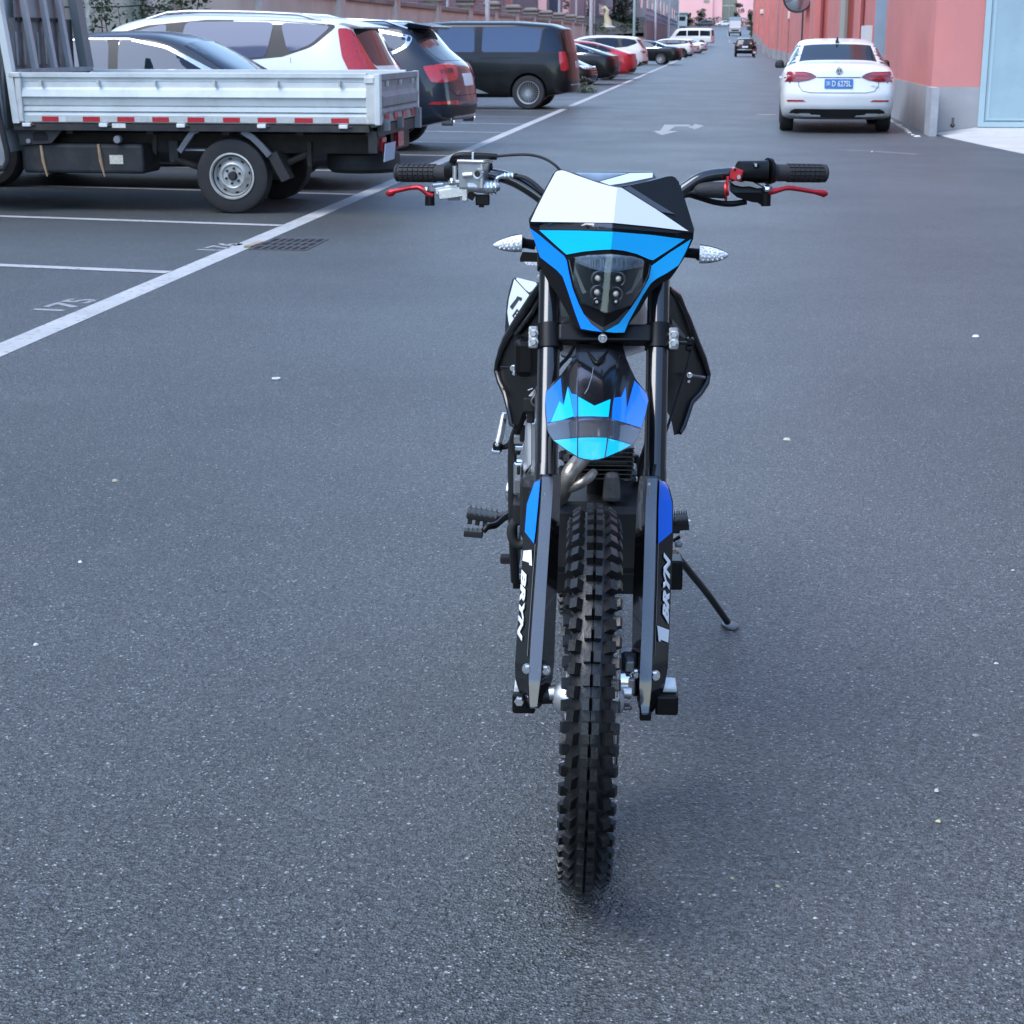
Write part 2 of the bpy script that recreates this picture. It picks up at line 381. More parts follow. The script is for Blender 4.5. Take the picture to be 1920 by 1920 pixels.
# paler corner post at the foot of the nearest bay
m_ = MB(); m_.b2((3.20, -.62, 0), (3.31, .10, .728)); m_.build('corner_guard', mat('pale_grey_paint', (.38, .39, .41), .8, noise=.15, nscale=4, dirt=(.30, .30, .31, .7), dscale=3), nb)
MB().cyl((3.62, .0, .14), (3.62, -.025, .14), .035, 16).build('drain_hole', slot, nb)
MB().b2((3.60, -.028, .13), (3.64, -.014, .26)).build('drain_stain', mat('rust_stain', (.12, .11, .10), .9), nb)
# teal recessed panel and leaf in the gap after the nearest bay
tp = MB(); tp.b2((3.07, 8.95, .05), (3.31, 9.02, 5.2)); tp.build('metal_door', mat('blue_grey_door', (.26, .37, .46), .5, noise=.12, nscale=1.5), nb)
tp = MB(); tp.b2((3.08, 11.0, .05), (3.20, 12.6, 1.75)); tp.build('door_leaf', mat('white_door', (.72, .73, .73), .5), nb)
# downpipes and dark grooves
def pipe(x, y, r, m, top=HB):
    q = MB(); q.cyl((x, y - 28, .1), (x, y - 28, top), r, 10); q.build('downpipe', m, nb)
gp = mat('grey_green_pipe', (.30, .33, .30), .5); dp = mat('dark_pink_pipe', (.25, .06, .06), .6)
pipe(fx(54.2) + .12, 53.95, .14, gp); pipe(fx(42) - .05, 43.6, .05, dp); pipe(fx(42) - .04, 44.6, .03, pink)
pipe(fx(80) - .04, 83.2, .04, mat('dark_cable', (.06, .05, .06), .6)); pipe(fx(72) + .3, 71.9, .07, dp); pipe(fx(111) + .2, 110.8, .09, dp); pipe(fx(124) + .2, 123.8, .09, pink); pipe(fx(139) + .2, 138.8, .09, dp)
# upper windows, out of this picture's top edge for the near bays
fw = mat('window_frame_grey', (.3, .3, .31), .5)
for a, b_, dep, kind in BLK[:6]:
    for z in (4.2, 8.2):
        yc = (a + b_) / 2 - 28; w_ = min(3.4, (b_ - a) * .6)
        q = MB(); q.b2((fx(a) - .03, yc - w_ / 2, z), (fx(a) + .05, yc + w_ / 2, z + 1.9)); f_ = q.build('window', fw, nb)
        for s in (-1, 1):
            q = MB(); q.b2((fx(a) - .045, yc + s * w_ / 4 - w_ / 4 + .07, z + .08), (fx(a) - .02, yc + s * w_ / 4 + w_ / 4 - .07, z + 1.82)); q.build('pane', dark_glass, f_)
# big teal gate in the camera-facing end wall
gt = thing('metal_gate', 'large pale teal steel door at the end of the coral wall', 'door', (4.03, 28.2, 0))
q = MB(); q.b2((0, -.05, .11), (.09, -.015, 5.2)); q.b2((3.5, -.05, .11), (3.6, -.015, 5.2)); q.b2((.09, -.05, .11), (3.5, -.015, .19)); q.build('door_frame', teal2, gt)
for k in range(2):
    q = MB(); q.b2((.10 + 1.7 * k, -.032, .2), (1.78 + 1.7 * k, -.016, 5.2)); q.build('door_leaf', teal, gt)
    q = MB(); q.b2((.13 + 1.7 * k, -.04, .215), (1.75 + 1.7 * k, -.031, .245)); q.b2((.13 + 1.7 * k, -.04, .245), (.165 + 1.7 * k, -.031, 5.1)); q.build('edge_trim', teal2, gt)
q = MB(); q.b2((0, 0, 0), (3.6, .4, .11)); q.build('threshold', concrete, gt)
# concrete apron ramp in front of the gate
ap = MB(); top = [(3.36, 28.15, .006), (3.45, 26.9, .006), (3.72, 24.8, .006), (3.98, 22.9, .006), (4.6, 20.4, .006), (6.2, 18.6, .006), (11, 18.2, .006), (11, 28.18, .10), (4.0, 28.18, .10)]
ap.add(top, [tuple(range(len(top)))])
ap.add([(x, y, z) for x, y, z in top] + [(x, y, -.05) for x, y, z in top], [(i, (i + 1) % len(top), len(top) + (i + 1) % len(top), len(top) + i) for i in range(len(top))])
struct('concrete_apron', ap, concrete)
# unseen block added beside the camera for its reflections and shade
sb = thing('factory_building', 'unseen grey block added on the right for reflections and shade', 'building', (10.5, -10, 0))
q = MB(); q.b2((0, -30, .72), (14, 26, 8)); q.build('wall', mat('grey_block', (.16, .165, .175), .85, noise=.1, nscale=.5), sb)
q = MB(); q.b2((-.02, -30.02, -.1), (14, 26.02, .722)); q.build('plinth', plinth, sb)
# wall lamps
def wall_lamp(px_y, z, x, lab):
    t = thing('wall_lamp', lab, 'wall lamp', (x, px_y, z), 0, 'lamps on the pink wall')
    q = MB(); q.b2((-.17, -.12, -.02), (.17, .12, .42)); bev(q.build('lamp_shade', mat('cream_lamp', (.78, .74, .66), .5), t), .03)
    q = MB(); q.b2((-.10, -.08, -.16), (.12, .08, -.02)); q.build('lamp_base', mat('lamp_dark', (.1, .05, .05), .6), t)
wall_lamp(110.75, 2.75, fx(111) + .2, 'cream box lamp on the coral wall beyond the round mirror')
wall_lamp(189.7, 4.2, fx(180) - .2, 'small white lamp high on the farthest pink bays')
# traffic mirror
tm = thing('traffic_mirror', 'round convex traffic mirror on the pink wall at the top edge', 'mirror', (fx(80) - .42, 80.3, 3.28))
q = MB(); Mx = Matrix.Rotation(R(90), 4, 'X')
q.lathe([(0, .10), (.3, .085), (.5, .045), (.60, 0)], Mx, 40); q.build('mirror_glass', mat('mirror_face', (.5, .58, .62), .12, .85), tm)
q = MB(); q.lathe([(.60, -.03), (.66, -.03), (.66, .04), (.60, .04)], Mx, 40, closed=True); q.build('mirror_rim', mat('mirror_rim_black', (.02, .02, .025), .5), tm)
q = MB(); q.cyl((0, .03, 0), (.35, .15, 0), .03); q.build('bracket', grey_metal, tm)
# rubble of pale mortar at the foot of the wall
def scrap(name, lab, cat, grp, x, y, r, m, flat=.35):
    q = MB(); n = 6; vs = []
    for k in range(n):
        a = 2 * pi * k / n + random.random() * .5; vs.append((cos(a) * r * (.6 + .7 * random.random()), sin(a) * r * (.5 + .6 * random.random()), 0))
    q.add(vs + [(v[0] * .6, v[1] * .6, r * flat) for v in vs], [tuple(range(n, 2 * n))] + [(k, (k + 1) % n, n + (k + 1) % n, n + k) for k in range(n)])
    o = q.build(name, m); o.location = (x, y, .0015); return tag(o, lab, cat, grp)
rub = mat('mortar_rubble', (.6, .58, .55), .9)
for k in range(14):
    y = 27.2 + .45 * k + random.random() * .2
    scrap('mortar_lump', 'crumb of pale mortar at the foot of the grey plinth', 'rubble', 'mortar crumbs along the plinth', 3.02 - random.random() * .06 + .008 * k, y, .035 + .03 * random.random(), rub)
for x, y, lab, cat, nm, c, r in ((.28, 6.20, 'thin pale scrap of leaf lying right of the motorcycle shroud', 'leaf', 'dry_leaf', (.5, .5, .4), .022),
        (.14, 2.715, 'yellow green leaf scrap right of the front tyre, the larger one', 'leaf', 'dry_leaf', (.34, .36, .20), .009),
        (.062, 2.735, 'yellow green leaf scrap nearest the front tyre', 'leaf', 'dry_leaf', (.33, .36, .21), .008),
        (.20, 2.61, 'small cream chip low on the asphalt right of the tyre', 'chip', 'stone_chip', (.6, .55, .45), .006),
        (.182, 2.85, 'pale chip right of the tyre shadow', 'chip', 'stone_chip', (.6, .58, .5), .006),
        (.452, 3.01, 'yellowish crumb at the lower right of the asphalt', 'chip', 'stone_chip', (.62, .56, .38), .010),
        (.464, 3.15, 'pale curled scrap above the yellowish crumb', 'chip', 'stone_chip', (.6, .6, .5), .011),
        (-1.77, 4.41, 'small white scrap of paper left of the foot peg', 'paper scrap', 'paper_scrap', (.75, .76, .74), .014),
        (-1.63, 3.74, 'white pebble near the left edge of the asphalt', 'pebble', 'pebble', (.7, .7, .66), .013),
        (-1.99, 5.31, 'flat beige stain-like chip at the left of the asphalt', 'chip', 'stone_chip', (.4, .36, .3), .02),
        (-.06, 5.05, 'grey white scrap beside the left foot peg of the motorcycle', 'paper scrap', 'paper_scrap', (.6, .6, .58), .012),
        (.69, 3.89, 'pale chip near the right edge of the asphalt', 'chip', 'stone_chip', (.6, .6, .55), .010),
        (1.30, 8.61, 'white paper scrap far right on the open asphalt', 'paper scrap', 'paper_scrap', (.75, .76, .76), .03),
        (.85, 4.65, 'tiny white pebble at the right edge of the picture', 'pebble', 'pebble', (.65, .65, .62), .008),
        (.58, 3.44, 'small grey pebble between the side stand and the right edge', 'pebble', 'pebble', (.35, .34, .33), .012),
        (.36, 3.83, 'brownish pebble right of the side stand foot', 'pebble', 'pebble', (.16, .14, .13), .012),
        (2.0, 23.4, 'white crumb on the dark asphalt below the concrete apron', 'pebble', 'pebble', (.7, .7, .68), .03)):
    scrap(nm, lab, cat, 'scraps and chips littering the asphalt', x, y, r * .62, mat('scrap_%g_%g' % (c[0], c[2]), c, .8), .5)
q = MB(); q.lathe([(.010, .002), (.019, .002), (.019, .006), (.010, .006)], Matrix(), 24, closed=True)
o = q.build('metal_ring', mat('washer_white', (.75, .75, .74), .4)); o.location = (-1.9, 7.11, .002); tag(o, 'small white ring washer lying on the asphalt left of the motorcycle', 'washer')
# ------------------------------------------------------------ behind the left wall
def Yat(px, X, py=25):
    d = ray(px, py); return X * d.y / d.x
mauve = mat('mauve_cladding', (.20, .17, .19), .7, noise=.1, nscale=1)
blue_panel = mat('blue_grey_panel', (.15, .17, .22), .35, noise=.08, nscale=1)
grey_cl = mat('grey_cladding', (.24, .24, .26), .7, noise=.1, nscale=1)
ob = thing('office_building', 'grey and mauve clad office block behind the boundary wall', 'building', (-14, 0, 0))
edges = [(-900, 'w'), (-200, 'm'), (60, 'b'), (300, 'm'), (480, 'b'), (600, 'w'), (730, 'd'), (785, 'm'), (838, 'b'), (872, 'm'), (888, 'b'), (912, 'm'), (940, 'b'), (962, 'm'), (1000, 'm'), (1030, 'k'), (1047, 'b'), (1072, 'b'), (1095, 'm'), (1108, 'g'), (1118, 'm'), (1135, 'g'), (1150, 'm'), (1166, None)]
kind = dict(d=blue_panel, m=mauve, b=blue_panel, k=mat('dark_opening', (.02, .025, .03), .4), g=grey_cl, w=grey_cl)
for i, (a, k) in enumerate(edges[:-1]):
    ya, yb = Yat(a, -14), Yat(edges[i + 1][0], -14)
    q = MB(); q.b2((-6, ya + .03, 0), (0 if k != 'k' else -1.0, yb - .03, 11)); q.build('facade_panel', kind[k], ob)
    if k in 'bm' and i % 2 == 0:
        q = MB(); q.b2((0, ya + .2 * (yb - ya), 3.6), (.05, ya + .8 * (yb - ya), 5.4)); w_ = q.build('window', fw, ob)
        q = MB(); q.b2((.03, ya + .24 * (yb - ya), 3.7), (.062, ya + .76 * (yb - ya), 5.3)); q.build('pane', dark_glass, w_)
q = MB(); q.b2((-6, -70, 0), (-.2, Yat(-900, -14), 10)); q.build('facade_panel', grey_cl, ob)
# lower wall and planted bank farther along
lw2 = thing('low_wall', 'low pale wall below the planted bank at the far end of the parking row', 'wall', (WX, 100, 0))
q = MB(); q.b2((-.3, 18.4, 0), (.002, 140, 1.75)); q.build('wall_panel', wall_conc, lw2)
q = MB(); q.b2((-.35, 18.4, 1.75), (.05, 140, 1.86)); q.build('coping', cap_mat, lw2)
q = MB(); q.add([(WX - .3, 118.4, 1.7), (WX - 4.6, 118.4, 3.0), (WX - 4.6, 330, 6), (WX - .3, 330, 3.2)], [(0, 1, 2, 3)]); struct('bank', q, mat('bank_soil', (.10, .09, .06), .95, noise=.4, nscale=2))

def leaf_cloud(name, blobs, n, size, m, parent=None, seed=1, flat=.5):
    """leaf-sized quads scattered through blob volumes (centre, radii)"""
    rnd = random.Random(seed); mb = MB(); tot = sum(b[1][0] * b[1][1] * b[1][2] for b in blobs)
    for c, r_ in blobs:
        k = max(6, int(n * r_[0] * r_[1] * r_[2] / tot))
        for _ in range(k):
            while True:
                p = Vector((rnd.uniform(-1, 1), rnd.uniform(-1, 1), rnd.uniform(-1, 1)))
                if .25 < p.length < 1: break
            p = Vector((p.x * r_[0], p.y * r_[1], p.z * r_[2])) + Vector(c)
            s = size * rnd.uniform(.6, 1.4); rot = Matrix.Rotation(rnd.uniform(0, 6.28), 3, 'Z') @ Matrix.Rotation(rnd.uniform(-1.2, 1.2), 3, 'X') @ Matrix.Rotation(rnd.uniform(0, 6.28), 3, 'Z')
            vs = [p + rot @ Vector(v) * s for v in ((-.5, 0, 0), (0, -flat * .5, .06), (.5, 0, 0), (0, flat * .5, .06))]
            mb.add(vs, [(0, 1, 2, 3)])
    return mb.build(name, m, parent, fix=False)
def plant(name, lab, cat, loc, h, spread, n, size, m, seed, grp=None, trunk=.02, stems=4):
    t = thing(name, lab, cat, loc, 0, grp); rnd = random.Random(seed); q = MB(); blobs = []
    for s in range(stems):
        a = rnd.uniform(0, 6.28); top = Vector((cos(a) * spread * rnd.uniform(.3, 1), sin(a) * spread * rnd.uniform(.3, 1), h * rnd.uniform(.75, 1)))
        mid = top * .5 + Vector((rnd.uniform(-.1, .1), rnd.uniform(-.1, .1), 0)) * h
        q.tube([(0, 0, 0), mid, top], [trunk, trunk * .7, trunk * .25], 6)
        blobs.append((top, (spread * .5, spread * .5, h * .22))); blobs.append((mid, (spread * .42, spread * .42, h * .16)))
    q.build('stem', bark, t); leaf_cloud('foliage', blobs, n, size, m, t, seed)
    return t
green_grey = mat('grey_green_leaf', (.11, .14, .075), .6, noise=.4, nscale=4)
plant('garden_shrub', 'leggy green shrub against the wall by the pale stake', 'shrub', (-8.95, 24.4, 0), 2.35, .35, 900, .085, leaf, 3, None, .016, 6)
plant('garden_shrub', 'bushy grey green shrub against the wall above the dark sedan', 'shrub', (-8.95, 27.0, 0), 1.98, .30, 1200, .075, green_grey, 5, None, .014, 7)
plant('young_tree', 'thin young tree in front of the wall above the white car', 'tree', (-8.95, 29.3, 0), 2.55, .45, 700, .11, leaf, 9, None, .025, 4)
o = MB().tube([(0, 0, 0), (.02, 0, 1.4), (0, 0, 3.2)], [.05, .045, .04], 8).build('wooden_stake', mat('pale_stake', (.66, .63, .57), .8, noise=.3, nscale=9)); o.location = (-9.0, 24.15, 0); tag(o, 'pale whitish stake standing by the wall behind the truck', 'stake')
o = MB().tube([(0, 0, 0), (0, 0, 3)], [.03, .028], 6).build('bamboo_cane', mat('cane', (.45, .38, .25), .7)); o.location = (-9.02, 23.75, 0); tag(o, 'thin brownish cane beside the pale stake', 'cane')
# street lamp posts and poles
def pole(px, X, h, r, m, lab, base=0.0):
    Y = Yat(px, X, 40); t = thing('lamp_post', lab, 'lamp post', (X, Y, gz(Y) + base), 0, 'lamp posts and poles along the left wall')
    MB().tube([(0, 0, 0), (0, 0, h * .5), (0, 0, h)], [r, r * .9, r * .7], 12).build('post', m, t)
    MB().cyl((0, 0, 0), (0, 0, .35), r * 1.6, 12).build('base_sleeve', m, t)
    q = MB(); q.tube([(0, 0, h), (.5, 0, h + .25), (1.1, 0, h + .3)], r * .5, 8); q.build('arm', m, t)
    q = MB(); q.box((1.35, 0, h + .3), (.6, .2, .08)); q.build('lamp_head', white_pole, t)
greenish = mat('greenish_pole', (.45, .6, .56), .5)
for a in ((914, -8.7, 7, .10, white_pole, 'thick white lamp post behind the black van'), (839, -9.9, 6, .05, white_pole, 'thin white pole behind the wall left of the thick lamp post'),
          (1048, -10.5, 7, .09, white_pole, 'white pole in front of the blue grey facade, the left one'), (1080, -10.5, 7, .09, white_pole, 'white pole in front of the blue grey facade, the right one'),
          (1108, -8.9, 8, .13, white_pole, 'white lamp post above the white car roofs'), (1114, -9.8, 7, .07, grey_metal, 'thin grey pole close beside a white lamp post'),
          (1189, -8.8, 9, .14, greenish, 'pale green lamp post in front of the dark tree'), (1229, -8.8, 9, .15, white_pole, 'pale lamp post in front of the purple fence'),
          (1254, -8.6, 10, .18, white_pole, 'lamp post left of the small white booth'), (1272, -8.3, 6, .16, white_pole, 'lamp post in front of the small white booth')):
    pole(*a)
# pale swan-neck statue on the bank
sw = thing('swan_statue', 'pale yellow curved statue on a white plinth on the far bank', 'statue', (-9.75, 147, 2.35))
MB().tube([(0, 0, .1), (.05, 0, .6), (-.10, 0, 1.1), (.0, 0, 1.5), (-.25, 0, 1.75), (-.42, 0, 1.62)], [.42, .30, .2, .17, .16, .08], 12).build('neck', mat('cream_statue', (.75, .68, .42), .6), sw)
MB().lathe([(0, 0), (.55, 0), (.7, .16), (.45, .26), (0, .28)], Matrix(), 20).build('plinth', white_pole, sw)
for k, (y, s) in enumerate(((132, .9), (143, 1.0), (150, 1.1), (118, .7), (124, .8), (160, 1.0), (172, 1.0), (185, 1.2))):
    t = thing('bank_shrub', ['olive green shrub low on the far bank near the swan statue', 'olive green shrub low on the far bank near the swan statue'][0], 'shrub', (-10.0 - .2 * (k % 3), y, 1.75 + .008 * (y - 110)), 0, 'shrubs on the far bank')
    leaf_cloud('foliage', [((0, 0, .35 * s), (.6 * s, 1.6 * s, .5 * s)), ((.1, 1.5 * s, .3 * s), (.5 * s, 1.2 * s, .4 * s))], 260, .17, green_grey if k % 2 else leaf_dk, t, 20 + k)
def tree(lab, loc, h, r, m, seed, n=900, sz=.4, grp=None):
    t = thing('tree', lab, 'tree', loc, 0, grp or 'trees far down the road'); rnd = random.Random(seed)
    q = MB(); q.tube([(0, 0, -.5), (.05 * r, 0, h * .4), (0, .1 * r, h * .8)], [.09 * r + .05, .06 * r + .04, .03], 8)
    blobs = []
    for k in range(13):
        a = rnd.uniform(0, 6.28); zz = rnd.uniform(.12, 1.0); rr = r * (1 - .35 * abs(zz - .4)) * rnd.uniform(.3, .8)
        c = Vector((cos(a) * rr * .75, sin(a) * rr * .75, h * zz)); blobs.append((c, (r * .42, r * .42, h * .11)))
        q.tube([(0, 0, h * zz * .65), c], [.04 * r, .012 * r], 5)
    q.build('trunk', bark, t); leaf_cloud('crown', blobs, n, sz, m, t, seed); return t
tree('tall dark evergreen tree behind the pale green lamp post', (-11.0, 196, 1.2), 9.5, 1.9, leaf_dk, 31, 1500, .42)
tree('second dark evergreen close behind the pale green lamp post', (-12.6, 200, 1.2), 10.5, 1.8, leaf_dk, 32, 1200, .42)
# purple railing on the raised wall
fe = thing('railing_fence', 'purple grey railing on the raised wall at the far left', 'fence', (-9.2, 210, 0)); pfm = mat('purple_rail', (.27, .24, .32), .6)
y_0, y_1 = 0, 150
q = MB(); q.add([(0, y_0, 0), (0, y_1, 0), (0, y_1, 3.6), (0, y_0, 3.7), (-.4, y_0, 0), (-.4, y_1, 0), (-.4, y_1, 3.6), (-.4, y_0, 3.7)], [(0, 1, 2, 3), (7, 6, 5, 4), (3, 2, 6, 7), (0, 3, 7, 4), (1, 5, 6, 2)]); q.build('wall_panel', mat('mauve_wall', (.26, .20, .20), .9, noise=.2, nscale=.4), fe)
rm = MB().b2((-.22, -.05, 0), (-.16, .05, 1.5)).mesh('picket', pfm)
for k in range(75):
    p = link('picket', rm, fe); p.location = (0, 2.0 * k, 3.62)
for z in (3.8, 4.4, 5.1):
    MB().b2((-.24, 0, z), (-.14, 150, z + .09)).build('rail', pfm, fe)
gb = thing('house', 'grey house with a dark window behind the purple railing', 'building', (-13, 240, 2))
MB().b2((-8, 0, 0), (0, 255, 16)).build('wall', grey_cl, gb)
for k in range(12):
    w_ = MB().b2((0, 10 + 20 * k, 4.2), (.08, 18 + 20 * k, 7.2)).build('window', fw, gb); MB().b2((.06, 10.6 + 20 * k, 4.4), (.1, 17.4 + 20 * k, 7.0)).build('pane', dark_glass, w_)
ki = thing('guard_booth', 'small white booth with a green roof at the far left', 'booth', (-8.6, 352, 4.2))
MB().b2((-1.1, -1, 0), (1.1, 1, 2.2)).build('wall', mat('booth_white', (.66, .7, .68), .6), ki)
MB().b2((-1.3, -1.2, 2.2), (1.3, 1.2, 2.55)).build('roof', mat('booth_green', (.16, .27, .24), .6), ki)
MB().b2((-.8, -1.03, 1.0), (.8, -.99, 1.8)).build('window', dark_glass, ki)
MB().b2((-.9, -.9, -4.2), (.9, .9, 0)).build('base', mauve, ki)
# the far end: pale pink building across the road
fb = thing('pink_building', 'large pale pink building closing the far end of the road', 'building', (0, 506, gz(506)))
for x0, x1, dy in ((-14.5, -3.6, 0), (-3.6, -.9, .5), (3.3, 40, 0)):
    MB().b2((x0, dy, -2), (x1, 16, 22)).build('wall', pink2, fb)
MB().b2((-.9, .9, -2), (3.3, 16, 22)).build('stair_glazing', mat('stair_glass', (.10, .12, .11), .2, ior=1.7), fb)
for z in (1, 5, 9, 13):
    MB().b2((-.9, .78, z + .2), (3.3, .92, z + .7)).build('spandrel', mat('olive_panel', (.30, .30, .22), .6), fb)
MB().b2((1.0, .74, -1), (1.25, .92, 22)).build('mullion', grey_cl, fb)
w_ = MB().b2((-6.2, -.12, 6.3), (-4.6, .02, 10)).build('window', fw, fb); MB().b2((-5.9, -.16, 6.5), (-4.9, -.1, 9.8)).build('pane', dark_glass, w_)
rf = thing('railing_fence', 'thin dark railing at the foot of the pale pink building', 'fence', (0, 500, gz(500)))
MB().b2((-13, 0, 2.0), (14, .1, 2.12)).build('rail', grey_cl, rf)
pk = MB().b2((-.05, 0, 0), (.05, .08, 2.0)).mesh('picket', grey_cl)
for k in range(22):
    p = link('picket', pk, rf); p.location = (-13 + 1.25 * k, 0, 0)
he = thing('hedge', 'dark hedge along the far end of the road', 'hedge', (0, 495, gz(495)))
leaf_cloud('foliage', [((-12 + 2 * k, 0, .9), (1.5, 1.0, 1.1 + .3 * (k % 3))) for k in range(13)], 1700, .55, leaf_dk, he, 77)
tree('round topped green tree in front of the pale pink building', (-6.6, 492, gz(492)), 4.6, 1.9, leaf_dk, 41, 800, .5)
tree('small dark tree left of the round topped tree', (-10.2, 492, gz(492)), 3.6, 1.3, leaf_dk, 42, 500, .5)
tree('bushy dark tree between the far lorry and the pink row', (4.9, 330, gz(330)), 4.2, 1.0, leaf_dk, 43, 700, .35)
tree('taller dark tree beside the stair glazing at the far end', (3.6, 470, gz(470)), 5.6, 1.7, leaf_dk, 44, 700, .5)
tree('scrubby bush at the end of the pink row', (4.35, 290, gz(290)), 2.4, .7, green_grey, 45, 500, .25)

# ------------------------------------------------------------ cars
tyre_m = mat('car_tyre', (.03, .03, .032), .75, noise=.15, nscale=10)
rim_al = mat('alloy', (.52, .53, .54), .3, .75)
rim_dk = mat('dark_alloy', (.12, .12, .125), .35, .7)
rglass = mat('rear_glass_tint', (.018, .019, .022), .04, ior=1.55)
trim = mat('trim_black', (.015, .015, .016), .5)
well = mat('wheel_well', (.008, .008, .009), .9)
chrome = mat('chrome', (.72, .73, .74), .12, 1.0)
glass = mat('car_glass', (.012, .017, .022), .03, ior=1.5, spec=.5)
glass_v = mat('privacy_glass', (.075, .075, .11), .05, ior=1.5, spec=.5)
for g_ in (glass, glass_v): g_.node_tree.nodes['Principled BSDF'].inputs['Specular Tint'].default_value = (.62, .74, 1, 1)
red_l = mat('red_lens', (.42, .012, .018), .12, ior=1.6, coat=.6, noise=.12, nscale=30)
red_d = mat('dark_red_lens', (.16, .006, .010), .1, ior=1.6, coat=.6)
wht_l = mat('clear_lens', (.75, .76, .77), .12, coat=.5)
plate_b = mat('plate_blue', (.03, .16, .42), .45)
plate_w = mat('plate_white', (.75, .77, .8), .5)
gap_m = mat('panel_gap', (.012, .012, .013), .8)
def paint(name, col, metal=0.0, rough=.28):
    return mat(name, col, rough, metal, noise=.03, nscale=1.5, coat=.45, dirt=(min(1, col[0] * .8 + .03), min(1, col[1] * .8 + .03), min(1, col[2] * .8 + .028), .35), dscale=1.2, spec=.35)
def ip(pts, x):
    if x <= pts[0][0]: return pts[0][1]
    for (a, b_), (c, d) in zip(pts, pts[1:]):
        if x <= c: return b_ + (d - b_) * (x - a) / (c - a)
    return pts[-1][1]
def sst(a, b_, x):
    t = max(0, min(1, (x - a) / (b_ - a))); return t * t * (3 - 2 * t)
def chaikin(p, n=1):
    for _ in range(n):
        q = [p[0]]
        for a, b_ in zip(p, p[1:]):
            q += [(a[0] * .75 + b_[0] * .25, a[1] * .75 + b_[1] * .25), (a[0] * .25 + b_[0] * .75, a[1] * .25 + b_[1] * .75)]
        q.append(p[-1]); p = q
    return p
def car_shell(sp, N=72):
    L, Wd = sp['L'], sp['W']; ys = []
    for i in range(N + 1):
        t = i / N; ys.append(-L / 2 + L * (t + .10 * sin(2 * pi * t) / (2 * pi) * -1))
    def sm(fn, k=3):
        v = [fn(y) for y in ys]
        for _ in range(k): v = [v[0]] + [(v[i - 1] + 2 * v[i] + v[i + 1]) / 4 for i in range(1, N)] + [v[-1]]
        return v
    zt = sm(lambda y: ip(sp['top'], y), 2); zs = sm(lambda y: ip(sp['belt'], y)); zb = sm(lambda y: ip(sp['bot'], y), 2)
    def planw(y):
        a = min(y + L / 2, L / 2 - y); e = sp.get('round', .55)
        f = 1 if a > e else sqrt(max(0, 1 - ((e - a) / e) ** 2)) * (1 - sp.get('endw', .80)) + sp.get('endw', .80)
        return Wd / 2 * f
    rings = []
    for i, y in enumerate(ys):
        hw = planw(y); b_, s_, t_ = zb[i], min(zs[i], zt[i] - .01), zt[i]; h = t_ - s_; k = sst(.04, .42, h); rr = sp.get('rr', .74); d = s_ - b_
        pts = [(0, b_), (hw * .6, b_), (hw * .91, b_ + .012), (hw * .975, b_ + .14 * d), (hw * .998, b_ + .42 * d), (hw, b_ + .66 * d), (hw * .985, b_ + .88 * d), (hw * .955, s_),
               (hw * (.90 + (.955 - (.955 - rr) * .30 - .90) * k), s_ + h * (.45 - .15 * k)), (hw * (.75 + (.955 - (.955 - rr) * .82 - .75) * k), s_ + h * (.75 - .02 * k)),
               (hw * (.55 + (rr * .95 - .55) * k), s_ + h * .93), (hw * (.3 + (rr * .6 - .3) * k), s_ + h * .99), (0, t_)]
        pts = chaikin(pts, 2)
        fr = max(0, 1 - (y + L / 2) / (.20 * L)) ** 1.6; ff = max(0, 1 - (L / 2 - y) / (.20 * L)) ** 1.6
        rings.append([Vector((x, y + ip(sp['rear'], z) * fr - ip(sp['front'], z) * ff - sp.get('bow', .10) * 0 , z)) for x, z in pts])
    mb = MB(); full = []
    for r_ in rings:
        full.append(r_ + [Vector((-p.x, p.y, p.z)) for p in reversed(r_[1:-1])])
    mb.rows(full, 0, True, close=True)
    for r_, sg, e in ((rings[0], -1, 0), (rings[-1], 1, 1)):
        cols = []
        for f_ in (-1, -.75, -.45, -.15, .15, .45, .75, 1):
            cols.append([Vector((p.x * f_, p.y + sg * .10 * (1 - f_ * f_) * min(1, abs(p.x) / (Wd * .3)), p.z)) for p in r_])
        mb.rows(cols, 0, True)
    return mb
def round_poly(poly, r=.05):
    out = []; n = len(poly)
    for i in range(n):
        p, a, b_ = Vector(poly[i]), Vector(poly[i - 1]), Vector(poly[(i + 1) % n]); da, db = (a - p), (b_ - p)
        if da.length < .03 or db.length < .03 or da.angle(db) > 2.9: out.append(tuple(p)); continue
        pa, pb = p + da.normalized() * min(r, da.length * .4), p + db.normalized() * min(r, db.length * .4)
        for t in (0, .33, .67, 1): out.append(tuple(pa * (1 - t) ** 2 + p * 2 * t * (1 - t) + pb * t * t))
    return out
